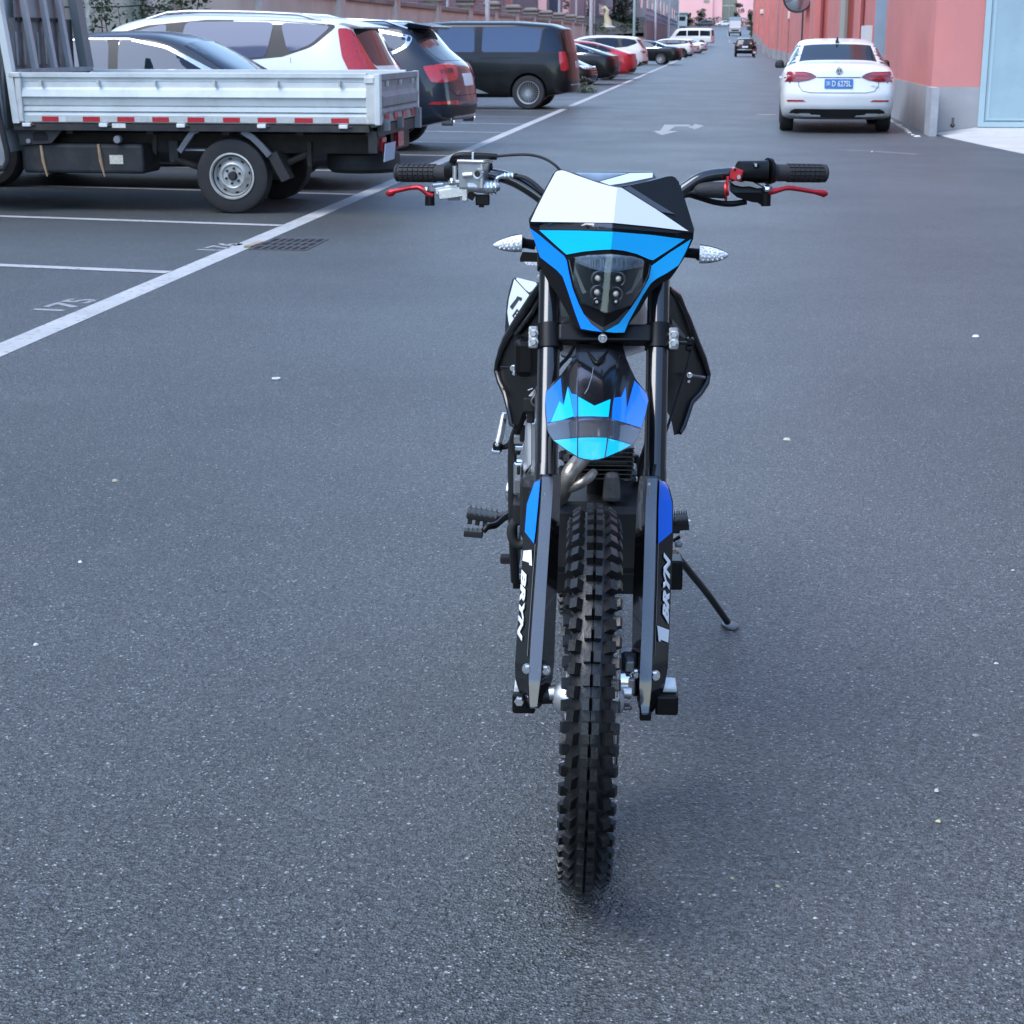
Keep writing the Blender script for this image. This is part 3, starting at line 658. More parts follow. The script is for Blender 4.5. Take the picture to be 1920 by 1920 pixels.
def patch(bvh, poly, axis, sg, off=.004, res=.07, skirt=.012, rnd=0):
    if rnd: poly = round_poly(poly, rnd)
    bm = bmesh.new(); vs = [bm.verts.new((p[0], p[1], 0)) for p in poly]; bm.faces.new(vs)
    for ax in (0, 1):
        lo, hi = min(p[ax] for p in poly), max(p[ax] for p in poly); n = int((hi - lo) / res)
        for i in range(1, n + 1):
            c = [0, 0, 0]; c[ax] = lo + (hi - lo) * i / (n + 1); nn = [0, 0, 0]; nn[ax] = 1
            bmesh.ops.bisect_plane(bm, geom=bm.verts[:] + bm.edges[:] + bm.faces[:], plane_co=c, plane_no=nn)
    bmesh.ops.triangulate(bm, faces=bm.faces)
    nrm = {}
    for v in bm.verts:
        a, b_ = v.co.x, v.co.y
        if axis == 'x': o, d = Vector((sg * 4, a, b_)), Vector((-sg, 0, 0))
        elif axis == 'y': o, d = Vector((a, sg * 8, b_)), Vector((0, -sg, 0))
        else: o, d = Vector((a, b_, 8)), Vector((0, 0, -1))
        hit = bvh.ray_cast(o, d)
        if hit[0] is None or abs(hit[1].dot(d)) < .26:
            near = bvh.find_nearest(Vector((sg * .95, a, b_)) if axis == 'x' else Vector((a, sg * 2.45, b_))) if axis != 'z' else (hit if hit[0] is not None else bvh.find_nearest(Vector((a, b_, 1.2))))
            co, n_ = near[0], near[1]
        else: co, n_ = hit[0], hit[1]
        if n_.dot(d) > 0: n_ = -n_
        v.co = co + n_ * off; nrm[v] = n_
    for f in bm.faces:
        f.normal_update()
        s_ = sum((nrm[v] for v in f.verts), Vector())
        if f.normal.dot(s_) < 0: f.normal_flip()
    be = [e for e in bm.edges if e.is_boundary]
    r_ = bmesh.ops.extrude_edge_only(bm, edges=be)
    newv = [x for x in r_['geom'] if isinstance(x, bmesh.types.BMVert)]
    lay = {}
    for nv in newv:
        src = min((v for v in nrm), key=lambda v: (v.co - nv.co).length_squared); nv.co = nv.co - nrm[src] * skirt
    me = bpy.data.meshes.new('patch'); bm.to_mesh(me); bm.free()
    me.polygons.foreach_set('use_smooth', [True] * len(me.polygons)); me.set_sharp_from_angle(angle=R(40)); return me
def strip_poly(pts, w):
    P = [Vector(p) for p in pts]; A, B_ = [], []
    for i, p in enumerate(P):
        t = (P[min(i + 1, len(P) - 1)] - P[max(i - 1, 0)]).normalized(); n = Vector((-t.y, t.x)) * w / 2; A.append(p + n); B_.append(p - n)
    return [tuple(v) for v in A] + [tuple(v) for v in reversed(B_)]
def wheel_mesh(r, w, style, rim_frac=.68):
    """axis along local x, outside at +x"""
    M = Matrix.Rotation(R(90), 4, 'Y'); ri = r * rim_frac
    t = MB(); t.lathe([(ri, -w / 2), (r * .93, -w / 2), (r * .985, -w * .40), (r, -w * .28), (r, w * .28), (r * .985, w * .40), (r * .93, w / 2), (ri * 1.05, w / 2), (ri, w * .42), (ri, -w * .4)], M, 40, closed=True)
    rm = MB(); rm.lathe([(ri * 1.0, w * .44), (ri * .93, w * .43), (ri * .91, w * .30), (ri * .9, -w * .4), (ri, -w * .4)], M, 40, closed=True)
    dk = MB(); dk.lathe([(0, w * .05), (ri * .9, w * .05)], M, 24)
    rm.lathe([(0, w * .36), (r * .10, w * .36), (r * .13, w * .30), (r * .13, w * .05)], M, 20)
    if style == 'disc':
        rm.lathe([(r * .10, w * .22), (ri * .45, w * .26), (ri * .60, w * .14), (ri * .92, w * .22)], M, 40)
    else:
        n = {'five': 5, 'ten': 10, 'many': 26, 'mesh': 9}[style]
        for k in range(n):
            a = 2 * pi * k / n; hw = {'five': .16, 'ten': .085, 'many': .028, 'mesh': .07}[style] * r
            for da in ((-.10, .10) if style in ('five', 'mesh') else (0,)):
                Q = Matrix.Rotation(a, 3, 'X'); Q2 = Matrix.Rotation(a + da * (1.6 if style == 'mesh' else 1), 3, 'X')
                p0 = Q @ Vector((w * .32, 0, r * .10)); p1 = Q2 @ Vector((w * .40, 0, ri * .93)); s0 = Q @ Vector((0, hw * .55, 0)); s1 = Q2 @ Vector((0, hw * .5, 0)); d = Vector((-w * .12, 0, 0))
                rm.add([p0 - s0, p0 + s0, p1 + s1, p1 - s1, p0 - s0 + d, p0 + s0 + d, p1 + s1 + d, p1 - s1 + d], [(0, 1, 2, 3), (7, 6, 5, 4), (0, 3, 7, 4), (1, 5, 6, 2)])
    return t.mesh('tyre', tyre_m), rm, dk
WH = {}
def add_wheels(car, sp):
    r, w = sp['wr'], .22; st = sp.get('style', 'five'); key = (r, st, sp.get('rim'))
    if key not in WH:
        t, rm, dk = wheel_mesh(r, w, st); WH[key] = (t, rm.mesh('rim', rim_dk if sp.get('rim') == 'dark' else rim_al), dk.mesh('brake_disc', well))
    for y in (-sp['wb'] / 2 + sp.get('wo', 0), sp['wb'] / 2 + sp.get('wo', 0)):
        for s in (-1, 1):
            o = link('wheel', WH[key][0], car); o.location = (s * (sp['W'] / 2 - .125), y, r)
            if s < 0: o.rotation_euler = (0, 0, pi)
            link('rim', WH[key][1], o); link('brake_disc', WH[key][2], o)
SHELL = {}
def make_car(name, lab, cat, sp, loc, rz, grp=None):
    if grp is None and -8 < loc[0] < -3.5 and loc[1] < 220: grp = 'vehicles parked in the bays on the left'
    car = thing(name, lab, cat, loc, rz, grp); key = sp['key']
    if key not in SHELL:
        me0 = car_shell(sp).mesh('body', [well], True, 38)
        tmp = bpy.data.objects.new('tmp', me0); COL.objects.link(tmp)
        mb = MB()
        for y in (-sp['wb'] / 2 + sp.get('wo', 0), sp['wb'] / 2 + sp.get('wo', 0)):
            for s in (-1, 1): mb.cyl((s * (sp['W'] / 2 - .30), y, sp['wr'] * 1.02), (s * (sp['W'] / 2 + .2), y, sp['wr'] * 1.02), sp['wr'] * 1.13, 36)
        cut = mb.build('cutter', well)
        me0.materials.clear(); me0.materials.append(gap_m)
        md = tmp.modifiers.new('b', 'BOOLEAN'); md.object = cut; md.operation = 'DIFFERENCE'; md.solver = 'EXACT'
        try: md.material_mode = 'TRANSFER'
        except Exception: pass
        dg = bpy.context.evaluated_depsgraph_get(); me = bpy.data.meshes.new_from_object(tmp.evaluated_get(dg)); me.name = 'body'
        bm = bmesh.new(); bm.from_mesh(me0); bv = BVHTree.FromBMesh(bm); bm.free()
        bpy.data.objects.remove(tmp); bpy.data.objects.remove(cut)
        me.set_sharp_from_angle(angle=R(38)); SHELL[key] = (me, bv)
    me, bv = SHELL[key]; me = me.copy(); me.materials[0] = sp['paint']
    body = link('body', me, car); add_wheels(car, sp)
    for d in sp['decals']:
        nm, ax, sides, poly, m = d[:5]; kw = d[5] if len(d) > 5 else {}
        kw = dict(kw); par = body if kw.pop('sub', False) else car
        if nm in ('window', 'window_trim', 'rear_window', 'windscreen') and ax != 'z': kw['rnd'] = .09 if nm == 'window_trim' else .07
        elif nm in ('tail_lamp', 'head_lamp'): kw['rnd'] = .03
        if ax == 'x':
            for s in sides: link(nm, patch(bv, poly, 'x', s, **kw), par).data.materials.append(m)
        elif ax == 'y':
            link(nm, patch(bv, poly, 'y', sides, **kw), par).data.materials.append(m)
        elif ax == 'y2':      # mirrored pair on an end face
            link(nm, patch(bv, poly, 'y', sides, **kw), par).data.materials.append(m)
            link(nm, patch(bv, [(-x, z) for x, z in reversed(poly)], 'y', sides, **kw), par).data.materials.append(m)
        else:
            link(nm, patch(bv, poly, 'z', 1, **kw), par).data.materials.append(m)
    if 'mirror' in sp:
        y, z = sp['mirror']
        for s in (-1, 1):
            q = MB(); x0 = s * (sp['W'] / 2 - .06)
            q.box((x0 + s * .075, y, z + .06), (.17, .12, .14), None, 0, (.8, .8)); bev(q.build('door_mirror', sp.get('mirror_m', trim), car), .045, 4); MB().box((x0 + s * .03, y, z + .01), (.12, .05, .035)).build('mirror_arm', trim, car)
    if 'rails' in sp:
        y0, y1, zz, xx = sp['rails']
        for s in (-1, 1):
            q = MB(); P = []
            for i in range(9):
                t = i / 8; y = y0 + (y1 - y0) * t; h = bv.ray_cast(Vector((s * xx, y, 5)), Vector((0, 0, -1)))[0]
                P.append((s * xx, y, h.z + (.05 if 0 < i < 8 else .0)))
            q.tube(P, .018, 8); q.build('roof_rail', sp.get('rail_m', grey_metal), car)
    if 'fin' in sp:
        q = MB(); y, z = sp['fin']; q.add([(-.03, y - .09, z), (.03, y - .09, z), (.03, y + .10, z), (-.03, y + .10, z), (-.006, y - .08, z + .09), (.006, y - .08, z + .09)], [(0, 1, 2, 3), (4, 5, 1, 0), (1, 5, 2), (0, 3, 4), (2, 5, 4, 3)]); q.build('antenna', trim, car)
    # floor so no light shows through under the body
    return car, bv
# ------------------------------------------------------------ car kinds
S2 = (-1, 1)
def seam(pts, w=.007, m=None): return ('door_seam', 'x', S2, strip_poly(pts, w), m or gap_m, dict(off=.0012, skirt=.004, sub=True, res=.2))
def eseam(pts, w=.008): return ('lid_seam', 'y', -1, strip_poly(pts, w), gap_m, dict(off=.004, skirt=.004, sub=True, res=.05))
def handle(y, z, m): return ('door_handle', 'x', S2, [(y - .10, z - .012), (y + .10, z - .014), (y + .10, z + .016), (y - .10, z + .018)], m, dict(off=.028, skirt=.03, res=.3))
def rrect(x0, z0, x1, z1, r=.03):
    P = []
    for cx_, cz, a0 in ((x1 - r, z1 - r, 0), (x0 + r, z1 - r, 90), (x0 + r, z0 + r, 180), (x1 - r, z0 + r, 270)):
        for k in range(4): a = R(a0 + 30 * k); P.append((cx_ + r * cos(a), cz + r * sin(a)))
    return P
def sedan(key, pnt, H=1.46, L=4.7, Wd=1.8, wr=.325, style='five', gl=None, chromeline=True, far=False, lid_h=1.06, fast=False, rim=None, hood_front=True):
    gl = gl or glass; h = H / 1.46; r1 = -1.62 if not fast else -2.0
    top = [(-L / 2, lid_h - .05), (-L / 2 + .25, lid_h + .015), (r1, lid_h + .05), (-.85, 1.39 * h), (-.35, 1.45 * h), (0, H), (.35, 1.45 * h), (.62, 1.38 * h), (1.45, 1.0), (2.1, .88), (L / 2, .70)]
    belt = [(-L / 2, .93), (-1.5, .97), (0, .93), (1.3, .89), (L / 2, .64)]
    d = [('window_trim', 'x', S2, [(-1.72, 1.035), (-1.45, 1.17 * h), (-1.0, 1.32 * h), (-.4, 1.385 * h), (.1, 1.385 * h), (.5, 1.32 * h), (1.32, .985), (1.2, .955), (0, .975), (-1.2, .995)], chrome if chromeline else trim, dict(off=.0022)),
         ('window', 'x', S2, [(-1.62, 1.045), (-1.42, 1.15 * h), (-1.10, 1.27 * h), (-1.02, 1.02)], gl, dict(off=.005)),
         ('window', 'x', S2, [(-.98, 1.02), (-1.04, 1.285 * h), (-.4, 1.362 * h), (-.10, 1.365 * h), (-.06, .995)], gl, dict(off=.005)),
         ('window_pillar', 'x', S2, [(-.08, .985), (-.12, 1.372 * h), (.0, 1.372 * h), (.04, .985)], trim, dict(off=.004)),
         ('window', 'x', S2, [(.04, .99), (.0, 1.365 * h), (.12, 1.362 * h), (.50, 1.29 * h), (1.16, 1.00), (1.12, .975)], gl, dict(off=.005)),
         ('windscreen', 'z', 0, [(-.60, .66), (.60, .66), (.70, 1.42), (-.70, 1.42)], gl, dict(off=.003, res=.12)),
         ('rear_window', 'z', 0, [(-.62, -1.57 if not fast else -1.85), (.62, -1.57 if not fast else -1.85), (.54, -.92), (-.54, -.92)], gl, dict(off=.003, res=.12)),
         seam([(-.06, .98), (-.04, .6), (-.06, .30)]), seam([(1.2, .96), (1.25, .6), (1.05, .30)]), seam([(-1.1, 1.0), (-1.2, .82), (-1.0, .62), (-.95, .32)]),
         handle(-.85, .84, pnt), handle(.25, .82, pnt)]
    return dict(key=key, L=L, W=Wd, H=H, wb=2.7, wr=wr, style=style, rim=rim, top=top, belt=belt, bot=[(-L / 2, .25), (-1.9, .20), (1.8, .20), (L / 2, .26)], rr=.70,
                rear=[(.25, .12), (.42, .02), (.6, 0), (.75, .035), (.95, .07), (1.12, .10)], front=[(.2, .08), (.45, 0), (.66, .05), (.9, .3), (1.2, .3)], paint=pnt, decals=d, round=.5, endw=.82, mirror=(.98, .97))
def suv(key, pnt, H=1.70, L=4.75, Wd=1.9, wr=.36, style='five', gl=None, rake=.42, far=False, chromeline=None, rim=None):
    gl = gl or glass; h = H / 1.7
    top = [(-L / 2, 1.585 * h), (-L / 2 + .35, 1.63 * h), (-1.0, 1.685 * h), (-.2, H), (.35, 1.665 * h), (.72, 1.58 * h), (1.5, 1.12), (2.0, 1.04), (L / 2, .82)]
    belt = [(-L / 2, 1.05), (0, 1.06), (1.4, 1.03), (L / 2, .76)]
    d = [('window_trim', 'x', S2, [(-2.0, 1.47 * h), (-1.95, 1.33 * h), (-1.55, 1.16), (-.8, 1.10), (.6, 1.07), (1.42, 1.09), (.72, 1.48 * h), (.2, 1.575 * h), (-.6, 1.60 * h), (-1.5, 1.56 * h)], chromeline or trim, dict(off=.0022)),
         ('window', 'x', S2, [(-1.92, 1.45 * h), (-1.88, 1.34 * h), (-1.48, 1.18), (-1.34, 1.17), (-1.25, 1.52 * h), (-1.5, 1.52 * h)], gl, dict(off=.005)),
         ('window', 'x', S2, [(-1.18, 1.15), (-1.10, 1.535 * h), (-.6, 1.565 * h), (-.10, 1.555 * h), (-.06, 1.105)], gl, dict(off=.005)),
         ('window_pillar', 'x', S2, [(-.08, 1.10), (-.13, 1.567 * h), (.01, 1.56 * h), (.06, 1.10)], trim, dict(off=.004)),
         ('window', 'x', S2, [(.06, 1.105), (.02, 1.545 * h), (.2, 1.53 * h), (.68, 1.44 * h), (1.20, 1.12), (1.15, 1.095)], gl, dict(off=.005)),
         ('windscreen', 'z', 0, [(-.64, .78), (.64, .78), (.75, 1.46), (-.75, 1.46)], gl, dict(off=.003, res=.12)),
         seam([(-.06, 1.10), (-.04, .7), (-.06, .36)]), seam([(1.22, 1.09), (1.27, .7), (1.1, .36)]), seam([(-1.22, 1.14), (-1.38, .95), (-1.15, .72), (-1.02, .40)]),
         handle(-.95, .95, pnt), handle(.22, .94, pnt)]
    return dict(key=key, L=L, W=Wd, H=H, wb=2.82, wr=wr, style=style, rim=rim, top=top, belt=belt, bot=[(-L / 2, .40), (-1.9, .27), (1.8, .25), (L / 2, .34)], rr=.74,
                rear=[(.25, .16), (.42, .03), (.6, 0), (.95, .05), (1.1, .10), (1.3, .24 * rake / .42), (1.62, rake)], front=[(.2, .1), (.5, 0), (.8, .05), (1.0, .25), (1.3, .3)], paint=pnt, decals=d, round=.55, endw=.82, mirror=(1.0, 1.12))
def rear_glass(z0, z1, w0, w1): return ('rear_window', 'y', -1, [(-w0, z0), (w0, z0), (w1, z1), (-w1, z1)], rglass, dict(off=.004))
P_white = paint('white_paint', (.76, .77, .76)); P_black = paint('black_paint', (.004, .004, .005)); MATS['black_paint'].node_tree.nodes['Principled BSDF'].inputs['Coat Weight'].default_value = .2
P_navy = paint('navy_paint', (.012, .018, .032))
P_red = paint('red_paint', (.50, .022, .035)); P_grey = paint('dark_grey_paint', (.05, .055, .065), .3); P_silver = paint('silver_paint', (.5, .52, .54), .5); P_pearl = paint('pearl_white_paint', (.72, .75, .74))

# --- white saloon parked on the right, tail to us
sp = sedan('white_sedan', P_white, H=1.47, chromeline=False)
sp['decals'] += [
    ('tail_lamp', 'y2', -1, [(.335, .875), (.42, .93), (.52, .955), (.78, .955), (.86, .93), (.865, .80), (.60, .80), (.46, .825)], red_d, dict(off=.008)),
    ('lamp_bar', 'y2', -1, [(.42, .862), (.84, .868), (.84, .85), (.50, .842)], red_l, dict(off=.011)),
    ('lamp_bar', 'y2', -1, [(.52, .935), (.78, .937), (.82, .905), (.46, .9)], red_l, dict(off=.011)),
    ('trim_strip', 'y', -1, [(-.34, .862), (.34, .862), (.34, .875), (-.34, .875)], trim, dict(off=.004)),
    eseam([(-.62, .99), (-.62, .74), (-.56, .66), (-.44, .635), (.44, .635), (.56, .66), (.62, .74), (.62, .99)]),
    ('reflector', 'y2', -1, [(.50, .50), (.78, .495), (.80, .515), (.78, .525), (.54, .525)], red_l, dict(off=.006)),
    ('bumper_insert', 'y', -1, [(-.72, .36), (-.80, .255), (.80, .255), (.72, .36), (.66, .385), (-.66, .385)], trim, dict(off=.006)),
    ('number_plate', 'y', -1, rrect(-.22, .70, .22, .845, .012), plate_b, dict(off=.012, res=.2)),
    ('badge_disc', 'y', -1, [(.052 * cos(2 * pi * k / 20), .965 + .052 * sin(2 * pi * k / 20)) for k in range(20)], trim, dict(off=.008, res=.2))]
sp['fin'] = (-.80, 1.40); sp['mirror_m'] = trim
sed, bv = make_car('parked_car', 'white saloon parked by the pink wall with blue number plate facing us', 'car', sp, (1.875, 30.28, 0), R(-1.5))
def put_text(txt, size, car, bvh, x, z, m, off, name='lettering', shear=0, bold=0, sx=1, end=-1):
    me = text_mesh(txt, size, shear, bold, .0015); h = bvh.ray_cast(Vector((x, end * 8, z)), Vector((0, -end, 0)))
    o = link(name, me, car); me.materials.append(m); o.location = h[0] + Vector((0, end * off, 0)); o.rotation_euler = (pi / 2, 0, 0 if end < 0 else pi); o.scale = (sx, 1, 1); return o
pl_w = mat('plate_lettering', (.8, .8, .8), .5)
plate = [c for c in sed.children if c.name.startswith('number_plate')][0]
put_text('\u6d59', .075, plate, bv, -.165, .772, pl_w, .024, bold=.0)
put_text('D 627SL', .122, plate, bv, .042, .772, pl_w, .024, bold=.0012, sx=.72)
badge = [c for c in sed.children if c.name.startswith('badge_disc')][0]; badge.name = 'badge'
q = MB(); Mb = Matrix.Translation(bv.ray_cast(Vector((0, -8, .965)), Vector((0, 1, 0)))[0] + Vector((0, -.010, 0))) @ Matrix.Rotation(R(90), 4, 'X')
q.lathe([(.044, 0), (.053, 0), (.053, .006), (.044, .006)], Mb, 28, closed=True)
def bar2(a, b_, w=.0085):
    a, b_ = Vector((*a, 0)), Vector((*b_, 0)); t = (b_ - a).normalized(); n = Vector((-t.y, t.x, 0)) * w / 2
    q.add([Mb @ (p + Vector((0, 0, z_))) for z_ in (0, .005) for p in (a - n, b_ - n, b_ + n, a + n)], [(3, 2, 1, 0), (4, 5, 6, 7), (0, 1, 5, 4), (1, 2, 6, 5), (2, 3, 7, 6), (3, 0, 4, 7)])
for a, b_ in (((-.017, .042), (0, .006)), ((0, .006), (.017, .042)), ((-.038, .024), (-.018, -.040)), ((-.018, -.040), (0, .002)), ((0, .002), (.018, -.040)), ((.018, -.040), (.038, .024))): bar2(a, b_)
q.build('emblem', mat('emblem_silver', (.55, .56, .57), .4, .3), badge)
put_text('LAVIDA', .045, sed, bv, .52, .735, grey_metal, .004, 'model_lettering', sx=1.5)

# --- dark saloon, nose to the road, behind the truck bed
sp = sedan('grey_sedan', P_grey, H=1.53, L=4.9, Wd=1.86)
sp['decals'] += [('head_lamp', 'y2', 1, [(.45, .66), (.85, .72), (.86, .60), (.5, .58)], wht_l)]
make_car('parked_car', 'dark grey saloon with pale chrome window line half hidden behind the truck bed', 'car', sp, (-5.95, 17.5, 0), R(-90 - 2))

# --- white SUV with tall red lamps
sp = suv('white_suv', P_pearl, H=1.75, L=4.9, gl=glass_v, rake=.36)
sp['belt'] = [(-2.45, 1.10), (0, 1.16), (1.4, 1.08), (2.45, .76)]
sp['decals'] = [('window_trim', 'x', S2, [(-1.98, 1.60), (-1.70, 1.36), (-1.35, 1.25), (-.8, 1.20), (.5, 1.20), (1.35, 1.17), (.78, 1.48), (.3, 1.60), (-.4, 1.66), (-1.2, 1.655)], trim, dict(off=.0025)),
    ('window', 'x', S2, [(-1.90, 1.585), (-1.68, 1.385), (-1.42, 1.285), (-1.30, 1.625), (-1.6, 1.615)], glass_v, dict(off=.006)),
    ('window', 'x', S2, [(-1.22, 1.63), (-1.16, 1.245), (-.75, 1.225), (-.10, 1.225), (-.16, 1.635), (-.7, 1.64)], glass_v, dict(off=.006)),
    ('window', 'x', S2, [(.10, 1.225), (.06, 1.62), (.3, 1.57), (.74, 1.45), (1.12, 1.21)], glass_v, dict(off=.006)),
    ('windscreen', 'z', 0, [(-.64, .78), (.64, .78), (.75, 1.46), (-.75, 1.46)], glass, dict(off=.003, res=.12)), seam([(-.13, 1.2), (-.10, .7), (-.12, .36)]), seam([(-1.45, 1.24), (-1.5, .95), (-1.25, .72), (-1.1, .40)]), handle(-.95, 1.0, P_pearl)]
sp['decals'] += [('tail_lamp', 'x', S2, [(-1.97, 1.56), (-2.08, 1.56), (-2.30, 1.06), (-2.16, 1.06), (-2.05, 1.25)], red_l, dict(off=.012, res=.03, skirt=.02)),
    ('tail_lamp', 'y2', -1, [(.62, 1.55), (.76, 1.55), (.92, 1.06), (.52, 1.06), (.60, 1.16)], red_l, dict(off=.012, res=.03, skirt=.02)),
    rear_glass(1.15, 1.56, .58, .60),
    ('fuel_flap', 'x', (-1, 1), strip_poly([(-1.98, .95), (-1.98, 1.02), (-1.92, 1.06), (-1.72, 1.06), (-1.66, 1.02), (-1.66, .95)], .006), gap_m, dict(off=.0012, skirt=.003, res=.3)),
    ('number_plate', 'y', -1, rrect(-.22, .86, .22, 1.0, .012), plate_b, dict(off=.01))]
sp['rails'] = (-1.75, .35, 0, .62); sp['rail_m'] = P_silver
car, bv = make_car('parked_car', 'white sport utility car with tall upright red tail lamp behind the truck', 'car', sp, (-6.32, 20.5, 0), R(90 - 3))
q = MB(); q.add([(-.66, -2.02, 1.63), (.66, -2.02, 1.63), (.60, -2.26, 1.585), (-.60, -2.26, 1.585), (-.66, -1.85, 1.60), (.66, -1.85, 1.60), (.60, -2.24, 1.56), (-.60, -2.24, 1.56)], [(0, 1, 2, 3), (7, 6, 5, 4), (2, 6, 7, 3), (0, 4, 5, 1), (1, 5, 6, 2), (0, 3, 7, 4)]); bev(q.build('roof_spoiler', P_pearl, car), .012)
MB().tube([(.05, -2.30, 1.12), (-.2, -2.27, 1.16), (-.45, -2.24, 1.18)], .012, 6).build('wiper', trim, car)

# --- navy SUV with wide red lamps
sp = suv('navy_suv', P_navy, H=1.72, L=5.05, Wd=1.98, wr=.38, style='ten', rake=.62, chromeline=chrome)
sp['decals'] += [('tail_lamp', 'y2', -1, [(.42, 1.12), (.62, 1.14), (.96, 1.11), (.97, 1.0), (.93, .89), (.55, .93), (.44, 1.0)], red_l, dict(off=.012, res=.03, skirt=.02)),
    ('tail_lamp', 'x', S2, [(-2.16, 1.10), (-2.38, 1.12), (-2.40, .90), (-2.28, .90)], red_l, dict(off=.012, res=.03, skirt=.02)),
    ('lamp_bar', 'y2', -1, [(.60, 1.07), (.86, 1.06), (.86, 1.01), (.60, 1.02)], red_d, dict(off=.016, res=.04)),
    rear_glass(1.17, 1.58, .68, .66),
    ('reflector', 'y2', -1, [(.50, .60), (.94, .62), (.95, .66), (.55, .66)], red_l, dict(off=.006)), ('reflector', 'x', S2, [(-2.24, .62), (-2.40, .61), (-2.40, .655), (-2.3, .65)], red_l, dict(off=.010, res=.03)),
    ('number_plate', 'y', -1, rrect(-.26, .84, .26, 1.0, .012), plate_w, dict(off=.012)),
    ('lower_bumper', 'y', -1, [(-.9, .58), (-.86, .42), (.86, .42), (.9, .58)], trim, dict(off=.004)), ('chrome_strip', 'y', -1, [(-.66, .43), (.66, .43), (.70, .46), (-.70, .46)], chrome, dict(off=.010)),
    eseam([(-.80, 1.12), (-.78, .8), (-.6, .72), (.6, .72), (.78, .8), (.80, 1.12)])]
sp['rails'] = (-1.9, .5, 0, .66); sp['rail_m'] = chrome
car, bv = make_car('parked_car', 'navy blue sport utility car with wide red tail lamp between truck and black van', 'car', sp, (-6.02, 23.75, 0), R(90 - 4))
q = MB(); q.add([(-.68, -1.92, 1.66), (.68, -1.92, 1.66), (.62, -2.22, 1.61), (-.62, -2.22, 1.61), (-.66, -1.8, 1.60), (.66, -1.8, 1.60), (.60, -2.16, 1.575), (-.60, -2.16, 1.575)], [(0, 1, 2, 3), (7, 6, 5, 4), (2, 6, 7, 3), (0, 4, 5, 1), (1, 5, 6, 2), (0, 3, 7, 4)]); bev(q.build('roof_spoiler', P_navy, car), .012)
for s in (-1, 1):
    q = MB(); Mx = Matrix.Translation((s * .66, -2.46, .40)) @ Matrix.Rotation(R(90), 4, 'X'); q.lathe([(.055, .04), (.07, .05), (.07, -.1), (.055, -.1)], Mx, 20, closed=True); q.build('exhaust_pipe', chrome, car)
    MB().lathe([(0, .0), (.056, .0)], Mx, 20).build('exhaust_bore', well, car)

# --- black people carrier
L = 5.2
sp = dict(key='van', L=L, W=1.90, H=1.84, wb=3.08, wr=.355, wo=-.18, style='many', top=[(-L / 2, 1.70), (-L / 2 + .3, 1.775), (-1.4, 1.835), (0, 1.84), (.75, 1.80), (1.1, 1.72), (1.95, 1.16), (2.3, 1.02), (L / 2, .85)], belt=[(-L / 2, 1.12), (0, 1.13), (1.7, 1.08), (L / 2, .78)],
    bot=[(-L / 2, .34), (-2.0, .24), (2.0, .22), (L / 2, .3)], rr=.83, rear=[(.25, .10), (.4, .02), (.6, 0), (1.0, .04), (1.2, .07), (1.72, .20)], front=[(.2, .1), (.5, 0), (.85, .1), (1.1, .3)], paint=P_black, round=.5, endw=.84, mirror=(1.35, 1.18))
gv = mat('van_glass', (.055, .08, .13), .035, ior=1.6, spec=.6); gv.node_tree.nodes['Principled BSDF'].inputs['Specular Tint'].default_value = (.62, .74, 1, 1)
